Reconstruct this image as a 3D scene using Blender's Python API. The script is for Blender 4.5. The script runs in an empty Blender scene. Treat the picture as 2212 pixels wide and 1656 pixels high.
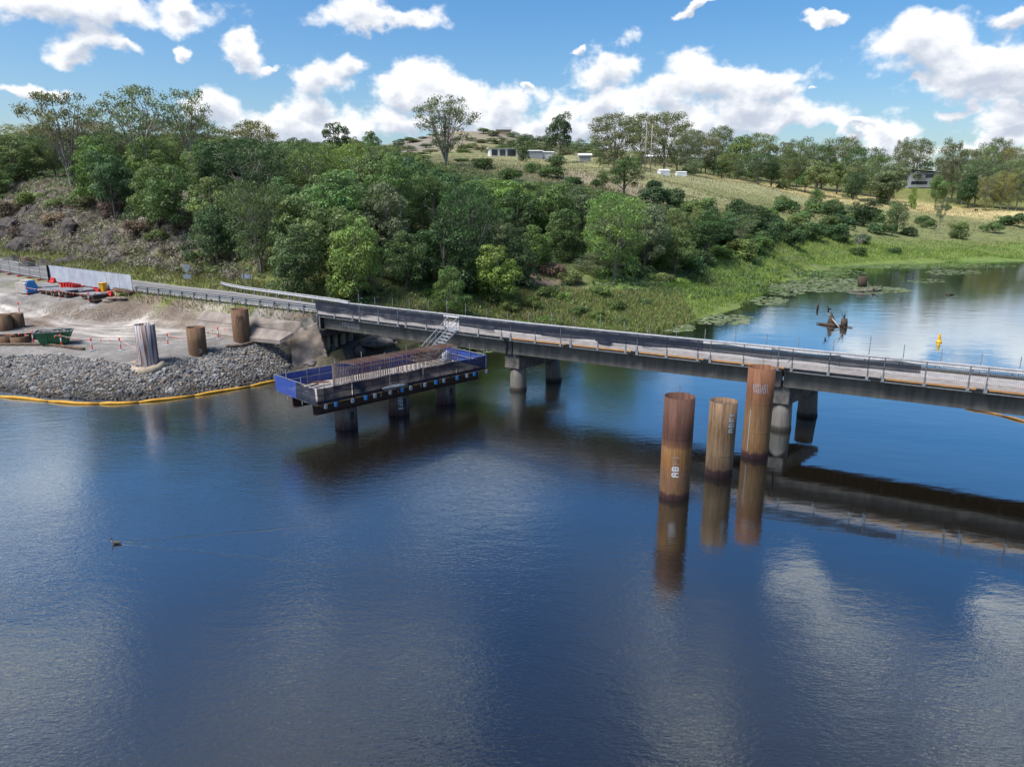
import bpy, bmesh, math, random
import numpy as np
from mathutils import Vector, Matrix

# ------------------------------------------------------------------ camera, sky, sun, exposure
sc = bpy.context.scene
CAM_H, PITCH, FPX = 14.6, math.radians(14.2), 1534.0      # metres above the water; focal length for a 2212 px wide picture
cam_data = bpy.data.cameras.new('camera'); cam = bpy.data.objects.new('camera', cam_data)
sc.collection.objects.link(cam); sc.camera = cam
cam.location = (0, 0, CAM_H); cam.rotation_euler = (math.radians(90) - PITCH, 0, 0)
cam_data.sensor_width = 36; cam_data.lens = 36 * FPX / 2212; cam_data.clip_start = .3; cam_data.clip_end = 9000
sc.view_settings.view_transform = 'Standard'; sc.view_settings.look = 'None'
sc.view_settings.exposure = 1.10; sc.view_settings.gamma = 1.0; sc.view_settings.use_curve_mapping = False
sc.render.engine = 'CYCLES'
sc.cycles.use_denoising = True
sc.cycles.max_bounces = 6; sc.cycles.diffuse_bounces = 2; sc.cycles.glossy_bounces = 3; sc.cycles.transparent_max_bounces = 10
sc.cycles.transmission_bounces = 3; sc.cycles.caustics_reflective = False; sc.cycles.caustics_refractive = False

SUN_EL, SUN_AZ = math.radians(58), math.radians(-120)       # azimuth clockwise from the view direction
world = bpy.data.worlds.new('World'); sc.world = world; world.use_nodes = True
SKY_STRENGTH = 0.10; SKY_SAT, SKY_VAL = 1.40, .79
CLOUD_LIT, CLOUD_SHADE = (.51, .515, .525), (.27, .30, .355)

def raydir(x, y):
    """direction of a point of the 2212x1656 photograph"""
    a, b = (x - 1106) / FPX, (y - 828) / FPX
    return Vector((a, math.cos(PITCH) - b * math.sin(PITCH), -(math.sin(PITCH) + b * math.cos(PITCH))))
def gp(x, y, h=0.0):
    d = raydir(x, y); t = (h - CAM_H) / d.z
    return Vector((d.x * t, d.y * t, h))
FARW = ([0, 200, 320, 2000], [0, 200, 500, 2300])        # the far slopes lie well back from the pond
def far(Y): return float(np.interp(Y, *FARW))
def at(x, y, Y):
    Y = far(Y); d = raydir(x, y); t = Y / d.y
    return Vector((d.x * t, Y, CAM_H + d.z * t))

def build_world():
    nt = world.node_tree; nt.nodes.clear(); N = nt.nodes; L = nt.links
    out = N.new('ShaderNodeOutputWorld')
    sky = N.new('ShaderNodeTexSky'); sky.sky_type = 'NISHITA'; sky.sun_disc = False
    sky.sun_elevation = SUN_EL; sky.sun_rotation = SUN_AZ; sky.altitude = 100; sky.air_density = 1.0; sky.dust_density = 2.0; sky.ozone_density = 2.2
    tc = N.new('ShaderNodeTexCoord')
    sep = N.new('ShaderNodeSeparateXYZ'); L.new(tc.outputs['Generated'], sep.inputs[0])
    def m(op, a, b=None, clamp=False):
        n = N.new('ShaderNodeMath'); n.operation = op; n.use_clamp = clamp
        for i, v in enumerate((a, b)):
            if v is None: continue
            if isinstance(v, (int, float)): n.inputs[i].default_value = v
            else: L.new(v, n.inputs[i])
        return n.outputs[0]
    az = m('ARCTAN2', sep.outputs[0], sep.outputs[1]); el = m('ARCSINE', m('MAXIMUM', m('MINIMUM', sep.outputs[2], .9999), -.9999))
    P = N.new('ShaderNodeCombineXYZ'); L.new(az, P.inputs[0]); L.new(el, P.inputs[1])
    # domain warp
    def noise(vec, scale, detail, rough=.5, off=0):
        mp = N.new('ShaderNodeMapping'); mp.inputs['Location'].default_value = (off, off * .7, off * .3); mp.inputs['Scale'].default_value = (1, 1.25, 1)
        L.new(vec, mp.inputs[0])
        n = N.new('ShaderNodeTexNoise'); n.inputs['Scale'].default_value = scale; n.inputs['Detail'].default_value = detail; n.inputs['Roughness'].default_value = rough
        L.new(mp.outputs[0], n.inputs['Vector']); return n
    w1 = noise(P.outputs[0], 14, 4, .55, 3.1)
    sub = N.new('ShaderNodeVectorMath'); sub.operation = 'SUBTRACT'; L.new(w1.outputs['Color'], sub.inputs[0]); sub.inputs[1].default_value = (.5, .5, .5)
    sc1 = N.new('ShaderNodeVectorMath'); sc1.operation = 'SCALE'; L.new(sub.outputs[0], sc1.inputs[0]); sc1.inputs['Scale'].default_value = .085
    Pw = N.new('ShaderNodeVectorMath'); Pw.operation = 'ADD'; L.new(P.outputs[0], Pw.inputs[0]); L.new(sc1.outputs[0], Pw.inputs[1])
    # puffs: photo px centre, radii
    puffs = [(150, 8, 215, 34), (390, 12, 42, 16), (185, 82, 66, 32), (165, 118, 44, 20), (250, 104, 45, 20), (385, 105, 20, 16),
             (535, 124, 50, 34), (586, 142, 34, 9), (800, 40, 105, 28), (885, 30, 75, 32), (455, 215, 62, 42),
             (640, 255, 110, 44), (690, 190, 66, 50), (738, 140, 44, 30), (860, 185, 70, 36), (930, 180, 88, 48), (1000, 218, 105, 52), (1085, 225, 70, 36),
             (870, 265, 150, 34), (1200, 240, 80, 42), (1310, 238, 68, 42), (1250, 275, 170, 34), (1320, 142, 88, 44), (1245, 118, 22, 9), (1040, 275, 140, 34),
             (1520, 160, 110, 44), (1680, 184, 85, 32), (1440, 205, 62, 48), (1600, 240, 170, 42), (1500, 268, 160, 40), (1710, 262, 110, 28), (1620, 205, 130, 40),
             (1780, 24, 50, 13), (2010, 108, 110, 52), (2130, 125, 125, 52), (2120, 175, 140, 38), (2250, 150, 120, 70), (2350, 90, 120, 60), (2420, 230, 130, 40), (2180, 36, 55, 20), (2200, 28, 35, 16),
             (1910, 305, 50, 34), (1850, 285, 48, 9), (2062, 246, 46, 13), (2185, 270, 80, 25), (2195, 218, 75, 18), (2300, 290, 90, 30), (60, 201, 60, 13),
             (1485, 3, 42, 9), (1990, 190, 28, 14), (2140, 318, 100, 16), (600, 296, 130, 26), (1130, 195, 12, 10), (1770, 178, 12, 7), (1380, 300, 200, 26)]
    # clouds outside the frame, known from their mirror images in the water
    mirrored = [(0, 1060, 175, 105), (1030, 1000, 200, 72), (700, 965, 90, 36), (1840, 1370, 120, 60), (1730, 1260, 60, 46), (2160, 1580, 150, 110), (2190, 1350, 90, 50),
                (40, 1480, 170, 160), (900, 1500, 170, 80), (1480, 1600, 160, 80), (640, 1400, 90, 50), (1400, 1320, 80, 40)]
    centres = []
    for x, y, rx, ry in puffs:
        d = raydir(x, y); centres.append((math.atan2(d.x, d.y), math.atan2(d.z, math.hypot(d.x, d.y)), 1.04 * rx / FPX, 1.06 * ry / FPX))
    for x, y, rx, ry in mirrored:
        d = raydir(x, y); centres.append((math.atan2(d.x, d.y), -math.atan2(d.z, math.hypot(d.x, d.y)), 1.0 * rx / FPX, .85 * ry / FPX))
    # the same kind of fair-weather cumulus all round the rest of the sky
    rnd = random.Random(11)
    for k in range(26):
        a = rnd.uniform(.75, 5.5); e = rnd.choice([rnd.uniform(.04, .25), rnd.uniform(.2, .9)]); s = rnd.uniform(.05, .13)
        a = a if a < math.pi else a - 2 * math.pi
        centres.append((a, e, s / max(.35, math.cos(e)), s * .55))
    for k in range(8):
        a = rnd.uniform(-.6, .6); e = rnd.uniform(.85, 1.35); s = rnd.uniform(.08, .16)
        centres.append((a, e, s / max(.3, math.cos(e)), s * .7))
    fine = noise(P.outputs[0], 17, 11, .57, 7.7)
    upn = N.new('ShaderNodeVectorMath'); upn.operation = 'ADD'; L.new(P.outputs[0], upn.inputs[0]); upn.inputs[1].default_value = (-.003, .009, 0)
    fine2 = noise(upn.outputs[0], 17, 5, .58, 7.7)
    hs = N.new('ShaderNodeHueSaturation'); hs.inputs['Saturation'].default_value = SKY_SAT; hs.inputs['Value'].default_value = SKY_VAL; L.new(sky.outputs[0], hs.inputs['Color'])
    K = 1 / SKY_STRENGTH
    billow = m('MULTIPLY', m('SUBTRACT', fine.outputs['Fac'], .5), 2.2); dfine = m('MULTIPLY', m('SUBTRACT', fine2.outputs['Fac'], fine.outputs['Fac']), 1.6)
    def cell(a0, a1, e0, e1):
        """background for one sector of the sky, with the clouds that reach into it"""
        acc = None; low = None
        for (a, e, rx, ry) in centres:
            mx, my = 2.2 * rx + .07, 2.2 * ry + .07
            if a + mx < a0 or a - mx > a1 or e + my < e0 or e - my > e1: continue
            s = N.new('ShaderNodeVectorMath'); s.operation = 'MULTIPLY_ADD'; L.new(Pw.outputs[0], s.inputs[0]); s.inputs[1].default_value = (1 / rx, 1 / ry, 0); s.inputs[2].default_value = (-a / rx, -e / ry, 0)
            l = N.new('ShaderNodeVectorMath'); l.operation = 'LENGTH'; L.new(s.outputs[0], l.inputs[0])
            s2 = N.new('ShaderNodeVectorMath'); s2.operation = 'MULTIPLY_ADD'; L.new(Pw.outputs[0], s2.inputs[0]); s2.inputs[1].default_value = (1 / (rx * .9), 1 / ry, 0); s2.inputs[2].default_value = (-a / (rx * .9), -(e - .75 * ry) / ry, 0)
            l2 = N.new('ShaderNodeVectorMath'); l2.operation = 'LENGTH'; L.new(s2.outputs[0], l2.inputs[0])
            if acc is None: acc, low = l.outputs['Value'], l2.outputs['Value']
            else:
                mn = N.new('ShaderNodeMath'); mn.operation = 'SMOOTH_MIN'; mn.inputs[2].default_value = .35; L.new(acc, mn.inputs[0]); L.new(l.outputs['Value'], mn.inputs[1]); acc = mn.outputs[0]
                low = m('MINIMUM', low, l2.outputs['Value'])
        bg = N.new('ShaderNodeBackground'); bg.inputs[1].default_value = SKY_STRENGTH
        if acc is None: L.new(hs.outputs[0], bg.inputs[0]); return bg.outputs[0]
        dens = m('ADD', m('SUBTRACT', 1.0, acc), billow)
        mr = N.new('ShaderNodeMapRange'); mr.interpolation_type = 'SMOOTHSTEP'; L.new(dens, mr.inputs[0]); mr.inputs[1].default_value = -.02; mr.inputs[2].default_value = .50
        shade = m('ADD', m('MULTIPLY', m('SUBTRACT', 1.0, low), .9), dfine)
        shade = m('ADD', shade, m('MULTIPLY', m('SUBTRACT', dens, .7), .12))
        sh = N.new('ShaderNodeMapRange'); sh.interpolation_type = 'SMOOTHSTEP'; L.new(shade, sh.inputs[0]); sh.inputs[1].default_value = -.05; sh.inputs[2].default_value = .85
        cm = N.new('ShaderNodeMix'); cm.data_type = 'RGBA'; L.new(sh.outputs[0], cm.inputs[0]); cm.inputs[6].default_value = (*[v * K for v in CLOUD_LIT], 1); cm.inputs[7].default_value = (*[v * K for v in CLOUD_SHADE], 1)
        under_ = hs.outputs[0]
        if e0 >= .4:                                   # thin high veil overhead
            vn = noise(P.outputs[0], 3.2, 5, .55, 21.3); va = N.new('ShaderNodeMapRange'); va.interpolation_type = 'SMOOTHSTEP'; L.new(vn.outputs['Fac'], va.inputs[0]); va.inputs[1].default_value = .38; va.inputs[2].default_value = .66; va.inputs[4].default_value = .45
            ve = N.new('ShaderNodeMapRange'); ve.interpolation_type = 'SMOOTHSTEP'; L.new(el, ve.inputs[0]); ve.inputs[1].default_value = .42; ve.inputs[2].default_value = .66
            vm = N.new('ShaderNodeMix'); vm.data_type = 'RGBA'; L.new(m('MULTIPLY', va.outputs[0], ve.outputs[0]), vm.inputs[0]); L.new(hs.outputs[0], vm.inputs[6]); vm.inputs[7].default_value = (.40 * K, .395 * K, .39 * K, 1); under_ = vm.outputs[2]
        mix = N.new('ShaderNodeMix'); mix.data_type = 'RGBA'; L.new(mr.outputs[0], mix.inputs[0]); L.new(under_, mix.inputs[6]); L.new(cm.outputs[2], mix.inputs[7]); L.new(mix.outputs[2], bg.inputs[0]); return bg.outputs[0]
    def split(fac, lo, hi): n = N.new('ShaderNodeMixShader'); L.new(fac, n.inputs[0]); L.new(lo, n.inputs[1]); L.new(hi, n.inputs[2]); return n.outputs[0]
    gt = lambda v, t: m('GREATER_THAN', v, t)
    front_low = split(gt(az, 0), split(gt(az, -.32), cell(-.85, -.32, -.1, .40), cell(-.32, 0, -.1, .40)), split(gt(az, .32), cell(0, .32, -.1, .40), cell(.32, .85, -.1, .40)))
    front_high = split(gt(az, 0), cell(-.85, 0, .40, 1.6), cell(0, .85, .40, 1.6))
    rear = split(gt(az, 0), cell(-3.2, -.85, -.1, 1.6), cell(.85, 3.2, -.1, 1.6))
    L.new(split(gt(m('ABSOLUTE', az), .85), split(gt(el, .40), front_low, front_high), rear), out.inputs[0])
    world.cycles.sampling_method = 'MANUAL'; world.cycles.sample_map_resolution = 512
build_world()

sun_data = bpy.data.lights.new('sun', 'SUN'); sun_data.energy = 2.7; sun_data.angle = math.radians(24); sun_data.color = (1, .965, .91)
sun = bpy.data.objects.new('sun', sun_data); sc.collection.objects.link(sun)
sdir = Vector((math.sin(SUN_AZ) * math.cos(SUN_EL), math.cos(SUN_AZ) * math.cos(SUN_EL), math.sin(SUN_EL)))
sun.rotation_euler = sdir.to_track_quat('Z', 'Y').to_euler(); sun.location = (0, 0, 300)

# ------------------------------------------------------------------ helpers
col = sc.collection
def tag(o, label=None, cat=None, group=None, kind=None):
    if label: o['label'] = label
    if cat: o['category'] = cat
    if group: o['group'] = group
    if kind: o['kind'] = kind
    return o
def empty(name, loc=(0, 0, 0), rz=0.0, label=None, cat=None, group=None, kind=None):
    o = bpy.data.objects.new(name, None); col.objects.link(o); o.location = loc; o.rotation_euler = (0, 0, rz); o.empty_display_size = .3
    return tag(o, label, cat, group, kind)
def link(name, mesh, parent=None, loc=None):
    o = bpy.data.objects.new(name, mesh); col.objects.link(o)
    if parent is not None: o.parent = parent
    if loc is not None: o.location = loc
    return o
def copy_tree(o, parent=None):
    c = o.copy(); col.objects.link(c); c.parent = parent
    for ch in list(o.children): copy_tree(ch, c)
    return c

class MB:
    """collects shapes; build() links them as one mesh object"""
    def __init__(s): s.v = []; s.f = []; s.mi = []; s.cur = 0
    def _add(s, vs, fs):
        b = len(s.v); s.v += [tuple(p) for p in vs]; s.f += [tuple(i + b for i in f) for f in fs]; s.mi += [s.cur] * len(fs); return s
    def box(s, c, size, rz=0.0, rot=None):
        hx, hy, hz = (d / 2 for d in size); R = rot if rot is not None else Matrix.Rotation(rz, 3, 'Z'); c = Vector(c)
        vs = [c + R @ Vector((x * hx, y * hy, z * hz)) for z in (-1, 1) for x, y in ((-1, -1), (1, -1), (1, 1), (-1, 1))]
        return s._add(vs, [(3, 2, 1, 0), (4, 5, 6, 7), (0, 1, 5, 4), (1, 2, 6, 5), (2, 3, 7, 6), (3, 0, 4, 7)])
    def bar(s, p, q, w, h=None, up=(0, 0, 1)):
        p, q = Vector(p), Vector(q); h = h or w; d = q - p
        if d.length < 1e-6: return s
        z = d.normalized(); u = Vector(up)
        if abs(z.dot(u)) > .99: u = Vector((1, 0, 0))
        x = z.cross(u).normalized(); y = x.cross(z).normalized()
        vs = [b + x * (i * w / 2) + y * (j * h / 2) for b in (p, q) for i, j in ((-1, -1), (1, -1), (1, 1), (-1, 1))]
        return s._add(vs, [(0, 1, 2, 3), (7, 6, 5, 4), (4, 5, 1, 0), (5, 6, 2, 1), (6, 7, 3, 2), (7, 4, 0, 3)])
    def tube(s, pts, rad, n=8, caps=True):
        pts = [Vector(p) for p in pts]; k = len(pts); rad = rad if hasattr(rad, '__len__') else [rad] * k; vs = []
        prev = None
        for i, p in enumerate(pts):
            d = (pts[min(i + 1, k - 1)] - pts[max(i - 1, 0)]).normalized()
            if prev is None:
                a = Vector((0, 0, 1)) if abs(d.z) < .9 else Vector((1, 0, 0)); x = d.cross(a).normalized()
            else:
                x = (prev - d * prev.dot(d)).normalized()
            prev = x; y = d.cross(x)
            vs += [p + (x * math.cos(t) + y * math.sin(t)) * rad[i] for t in (2 * math.pi * j / n for j in range(n))]
        fs = [(i * n + j, i * n + (j + 1) % n, (i + 1) * n + (j + 1) % n, (i + 1) * n + j) for i in range(k - 1) for j in range(n)]
        if caps: fs += [tuple(reversed(range(n))), tuple((k - 1) * n + j for j in range(n))]
        return s._add(vs, fs)
    def lathe(s, prof, c=(0, 0, 0), n=24, caps=False):
        c = Vector(c); k = len(prof); vs = [c + Vector((r * math.cos(2 * math.pi * j / n), r * math.sin(2 * math.pi * j / n), z)) for r, z in prof for j in range(n)]
        fs = [(i * n + j, i * n + (j + 1) % n, (i + 1) * n + (j + 1) % n, (i + 1) * n + j) for i in range(k - 1) for j in range(n)]
        if caps: fs += [tuple(reversed(range(n))), tuple((k - 1) * n + j for j in range(n))]
        return s._add(vs, fs)
    def prism(s, poly, z0, z1):
        n = len(poly); vs = [(x, y, z0) for x, y in poly] + [(x, y, z1) for x, y in poly]
        return s._add(vs, [tuple(reversed(range(n))), tuple(range(n, 2 * n))] + [(i, (i + 1) % n, n + (i + 1) % n, n + i) for i in range(n)])
    def face(s, pts): return s._add(pts, [tuple(range(len(pts)))])
    def mesh(s, name, mats, smooth=False):
        me = bpy.data.meshes.new(name); me.from_pydata(s.v, [], s.f)
        for mt in (mats if isinstance(mats, (list, tuple)) else [mats]): me.materials.append(mt)
        if any(s.mi): me.polygons.foreach_set('material_index', s.mi)
        if smooth: me.polygons.foreach_set('use_smooth', [True] * len(s.f))
        me.update(); return me
    def build(s, name, mats, parent=None, smooth=False, bevel=0.0):
        me = s.mesh(name, mats, smooth)
        if bevel:
            bm = bmesh.new(); bm.from_mesh(me); bmesh.ops.bevel(bm, geom=bm.edges[:], offset=bevel, segments=1, affect='EDGES', clamp_overlap=True); bm.to_mesh(me); bm.free()
        return link(name, me, parent)

# ------------------------------------------------------------------ materials
def newmat(name):
    mt = bpy.data.materials.new(name); mt.use_nodes = True; nt = mt.node_tree
    return mt, nt, nt.nodes, nt.links, nt.nodes['Principled BSDF']
def M(name, c1, c2=None, scale=6.0, rough=.7, bump=.0, metal=0.0, stretch=(1, 1, 1), detail=6.0, spec=.35, bscale=None, lo=.35, hi=.68):
    """procedural surface: two colours mixed by noise in object space, optional fine relief"""
    mt, nt, N, L, b = newmat(name)
    c2 = c2 or tuple(v * .7 for v in c1)
    tc = N.new('ShaderNodeTexCoord'); mp = N.new('ShaderNodeMapping'); mp.inputs['Scale'].default_value = stretch; L.new(tc.outputs['Object'], mp.inputs[0])
    n = N.new('ShaderNodeTexNoise'); n.inputs['Scale'].default_value = scale; n.inputs['Detail'].default_value = detail; n.inputs['Roughness'].default_value = .6; L.new(mp.outputs[0], n.inputs['Vector'])
    r = N.new('ShaderNodeValToRGB'); r.color_ramp.elements[0].position = lo; r.color_ramp.elements[1].position = hi
    r.color_ramp.elements[0].color = (*c2, 1); r.color_ramp.elements[1].color = (*c1, 1); L.new(n.outputs['Fac'], r.inputs[0]); L.new(r.outputs[0], b.inputs['Base Color'])
    b.inputs['Roughness'].default_value = rough; b.inputs['Metallic'].default_value = metal; b.inputs['Specular IOR Level'].default_value = spec
    if bump:
        n2 = N.new('ShaderNodeTexNoise'); n2.inputs['Scale'].default_value = bscale or scale * 4; n2.inputs['Detail'].default_value = 5; L.new(mp.outputs[0], n2.inputs['Vector'])
        bp = N.new('ShaderNodeBump'); bp.inputs['Strength'].default_value = bump; bp.inputs['Distance'].default_value = .04; L.new(n2.outputs['Fac'], bp.inputs['Height']); L.new(bp.outputs[0], b.inputs['Normal'])
    return mt
def net_mat(name, c1, c2, cover, scale=3.0):
    """shade cloth: an open weave, part of the light passes straight through"""
    mt = M(name, c1, c2, scale, .85, .4, stretch=(1, 1, 3), lo=.3, hi=.7); nt = mt.node_tree; N = nt.nodes; L = nt.links; b = N['Principled BSDF']
    n = N.new('ShaderNodeTexNoise'); n.inputs['Scale'].default_value = 1.1; n.inputs['Detail'].default_value = 3
    tc = N.new('ShaderNodeTexCoord'); L.new(tc.outputs['Object'], n.inputs['Vector'])
    mr = N.new('ShaderNodeMapRange'); L.new(n.outputs['Fac'], mr.inputs[0]); mr.inputs[1].default_value = .3; mr.inputs[2].default_value = .7; mr.inputs[3].default_value = cover - .1; mr.inputs[4].default_value = min(1, cover + .1)
    L.new(mr.outputs[0], b.inputs['Alpha']); return mt

def rust_mat(name, stops, zscale, streak=.5, wet=.35):
    """rusty casing: bands up the height (object z) broken by noise, vertical run-off streaks"""
    mt, nt, N, L, b = newmat(name)
    tc = N.new('ShaderNodeTexCoord'); sp = N.new('ShaderNodeSeparateXYZ'); L.new(tc.outputs['Object'], sp.inputs[0])
    mp = N.new('ShaderNodeMapping'); mp.inputs['Scale'].default_value = (5, 5, .35); L.new(tc.outputs['Object'], mp.inputs[0])
    ns = N.new('ShaderNodeTexNoise'); ns.inputs['Scale'].default_value = 1.6; ns.inputs['Detail'].default_value = 7; ns.inputs['Roughness'].default_value = .65; L.new(mp.outputs[0], ns.inputs['Vector'])
    nb = N.new('ShaderNodeTexNoise'); nb.inputs['Scale'].default_value = 3.0; nb.inputs['Detail'].default_value = 8; L.new(tc.outputs['Object'], nb.inputs['Vector'])
    def m(op, a, c):
        n = N.new('ShaderNodeMath'); n.operation = op
        for i, v in enumerate((a, c)):
            if isinstance(v, (int, float)): n.inputs[i].default_value = v
            else: L.new(v, n.inputs[i])
        return n.outputs[0]
    t = m('ADD', m('DIVIDE', sp.outputs[2], zscale), m('MULTIPLY', m('SUBTRACT', nb.outputs['Fac'], .5), .10))
    r = N.new('ShaderNodeValToRGB'); L.new(t, r.inputs[0]); e = r.color_ramp.elements
    e[0].position, e[0].color = stops[0][0], (*stops[0][1], 1); e[1].position, e[1].color = stops[-1][0], (*stops[-1][1], 1)
    for p, c in stops[1:-1]: x = e.new(p); x.color = (*c, 1)
    mr = N.new('ShaderNodeMapRange'); L.new(ns.outputs['Fac'], mr.inputs[0]); mr.inputs[1].default_value = .3; mr.inputs[2].default_value = .7; mr.inputs[3].default_value = 1 - streak; mr.inputs[4].default_value = 1 + streak * .6
    mx = N.new('ShaderNodeVectorMath'); mx.operation = 'SCALE'; L.new(r.outputs[0], mx.inputs[0]); L.new(mr.outputs[0], mx.inputs['Scale'])
    L.new(mx.outputs[0], b.inputs['Base Color']); b.inputs['Roughness'].default_value = .8; b.inputs['Specular IOR Level'].default_value = .25
    nf = N.new('ShaderNodeTexNoise'); nf.inputs['Scale'].default_value = 30; L.new(tc.outputs['Object'], nf.inputs['Vector'])
    bp = N.new('ShaderNodeBump'); bp.inputs['Strength'].default_value = .35; bp.inputs['Distance'].default_value = .02; L.new(nf.outputs['Fac'], bp.inputs['Height']); L.new(bp.outputs[0], b.inputs['Normal'])
    return mt

MT = {}
MT['girder'] = M('girder_concrete', (.17, .163, .142), (.092, .088, .078), 1.3, .85, .3, stretch=(2.2, 2.2, .3), bscale=25)
MT['pier'] = M('pier_concrete', (.23, .215, .195), (.07, .066, .062), 1.6, .9, .5, stretch=(1, 1, .7), bscale=20)
MT['darkconc'] = M('stained_shaded_concrete', (.10, .095, .09), (.045, .043, .043), 2.2, .9, .5, bscale=20)
MT['deck'] = M('deck_concrete', (.40, .37, .35), (.27, .25, .24), 2.5, .85, .2)
MT['slab'] = M('batter_concrete', (.29, .25, .22), (.17, .14, .12), .9, .9, .5, bscale=14)
MT['asphalt'] = M('worn_asphalt', (.19, .185, .185), (.13, .128, .13), .6, .9, .25, bscale=40)
MT['paint'] = M('road_paint', (.62, .62, .6), (.4, .4, .39), 5, .7)
MT['galv'] = M('galvanised_steel', (.25, .265, .285), (.16, .175, .19), 5, .5, 0, .35)
MT['alum'] = M('aluminium', (.42, .43, .44), (.31, .32, .34), 5, .45, 0, .3)
MT['steelrail'] = M('rail_steel', (.50, .51, .52), (.36, .37, .39), 3, .5, 0, .25)
MT['greypost'] = M('grey_scaffold_tube', (.30, .31, .33), (.20, .21, .22), 5, .55, 0, .3)
MT['wire'] = M('wire_steel', (.10, .11, .12), (.06, .065, .07), 5, .6, 0, .3)
MT['timber'] = M('weathered_plank', (.46, .42, .40), (.31, .28, .265), 2.5, .85, .3, stretch=(1, 1, 4))
MT['orange'] = M('fresh_plywood', (.47, .25, .09), (.34, .17, .06), 3, .75, .1)
MT['net'] = net_mat('dark_shade_net', (.010, .017, .038), (.005, .009, .020), .95)
MT['netsheer'] = net_mat('sheer_shade_net', (.025, .035, .052), (.012, .017, .026), .80)
MT['blue'] = net_mat('blue_shade_net', (.035, .085, .36), (.02, .045, .22), .93)
MT['white'] = M('white_cloth', (.40, .43, .49), (.30, .33, .39), 1.2, .9, .4, bscale=5)
MT['rebar'] = M('rusty_rebar', (.20, .115, .09), (.10, .055, .045), 4, .85)
MT['rebarpale'] = M('grout_splashed_rebar', (.25, .215, .20), (.15, .11, .095), 2.5, .85)
MT['darksteel'] = M('dark_rusty_beam', (.075, .042, .033), (.025, .018, .017), 2.5, .8, .3)
MT['bluecap'] = M('blue_plastic', (.05, .28, .62), (.03, .2, .5), 4, .5)
MT['greyblock'] = M('grey_clamp', (.36, .40, .44), (.24, .27, .30), 6, .6)
MT['ply'] = M('formwork_ply', (.40, .36, .33), (.25, .225, .21), 2, .85, .1)
MT['red'] = M('red_plastic', (.60, .035, .03), (.42, .022, .02), 3, .5)
MT['orangep'] = M('orange_plastic', (.85, .10, .04), (.70, .07, .03), 3, .55)
MT['whitep'] = M('white_sleeve', (.75, .75, .75), (.6, .6, .6), 3, .5)
MT['blackrub'] = M('black_rubber', (.03, .03, .03), (.018, .018, .018), 3, .8)
MT['yellow'] = M('yellow_plastic', (.72, .38, .015), (.55, .28, .01), 2, .45)
MT['boomtan'] = M('boom_tan', (.30, .17, .06), (.18, .10, .04), 2, .8)
MT['boom'] = M('boom_yellow', (.62, .34, .04), (.45, .22, .02), 2, .7)
MT['buoy'] = M('buoy_yellow', (.75, .43, .02), (.6, .33, .015), 2, .4)
MT['greenskip'] = M('skip_green', (.03, .13, .055), (.018, .075, .033), 1.5, .6, .1)
MT['sock'] = M('coir_sock', (.16, .115, .08), (.09, .062, .045), 3, .95, .8, bscale=20)
MT['sandbag'] = M('geotextile', (.40, .33, .245), (.27, .215, .155), 1.6, .95, .6, bscale=16)
MT['stone'] = None
MT['bark'] = M('bark_grey', (.22, .19, .165), (.11, .095, .08), 3, .95, .6, stretch=(1, 1, .3))
MT['barkpale'] = M('bark_pale', (.36, .33, .30), (.20, .175, .155), 2.2, .9, .4, stretch=(1, 1, .3))
MT['barkdead'] = M('dead_wood', (.40, .36, .33), (.24, .21, .19), 3, .95, .4, stretch=(1, 1, .3))
MT['driftwood'] = M('waterlogged_wood', (.10, .07, .05), (.04, .028, .02), 4, .9, .6, stretch=(1, 1, .3))
MT['roofwhite'] = M('white_roof', (.72, .73, .74), (.62, .63, .64), .5, .6)
MT['roofgrey'] = M('grey_roof', (.30, .32, .34), (.24, .25, .27), .5, .6)
MT['wallwhite'] = M('white_wall', (.66, .65, .62), (.55, .54, .52), .4, .85)
MT['glass'] = M('window_glass', (.03, .035, .045), (.02, .022, .028), .5, .1, spec=.7)
MT['walltan'] = M('tan_wall', (.35, .28, .20), (.27, .21, .15), .5, .85)
MT['horse'] = M('black_coat', (.02, .017, .015), (.012, .01, .009), 3, .7)
MT['feather'] = M('brown_feather', (.11, .09, .07), (.06, .05, .04), 8, .8)
MT['featherblack'] = M('black_feather', (.015, .016, .018), (.008, .009, .01), 8, .6)
MT['featherwhite'] = M('white_feather', (.6, .58, .54), (.45, .43, .4), 8, .8)
MT['signback'] = M('sign_back', (.26, .30, .33), (.18, .21, .235), 3, .5, 0, .3)
# ------------------------------------------------------------------ the lie of the land
EX, NX = Vector((.861, -.508, 0)), Vector((.508, .861, 0))      # along the bridge (towards the near right) and across it
B0 = Vector((0.15, 55.15, 0)) - NX * .25                          # near girder face at the first pier
def rise(u): return max(0.0, -u) * .014
def B(u, v, z): return B0 + EX * u + NX * v + Vector((0, 0, z + rise(u)))
N0 = B0 - EX * 20.3                                               # bridge end; the approach road runs on along -EX
def road_h(t):
    return float(np.interp(t, [-30, 0, 30, 47, 56, 65, 110], [4.6, 4.74, 5.0, 5.4, 5.85, 6.3, 8.4]))
def road_w(t): return float(np.interp(t, [0, 20, 60], [3.7, 6.0, 6.4]))
def RD(t, off, dz=0.0): p = N0 - EX * t + NX * off; return Vector((p.x, p.y, road_h(t) + dz))

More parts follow.
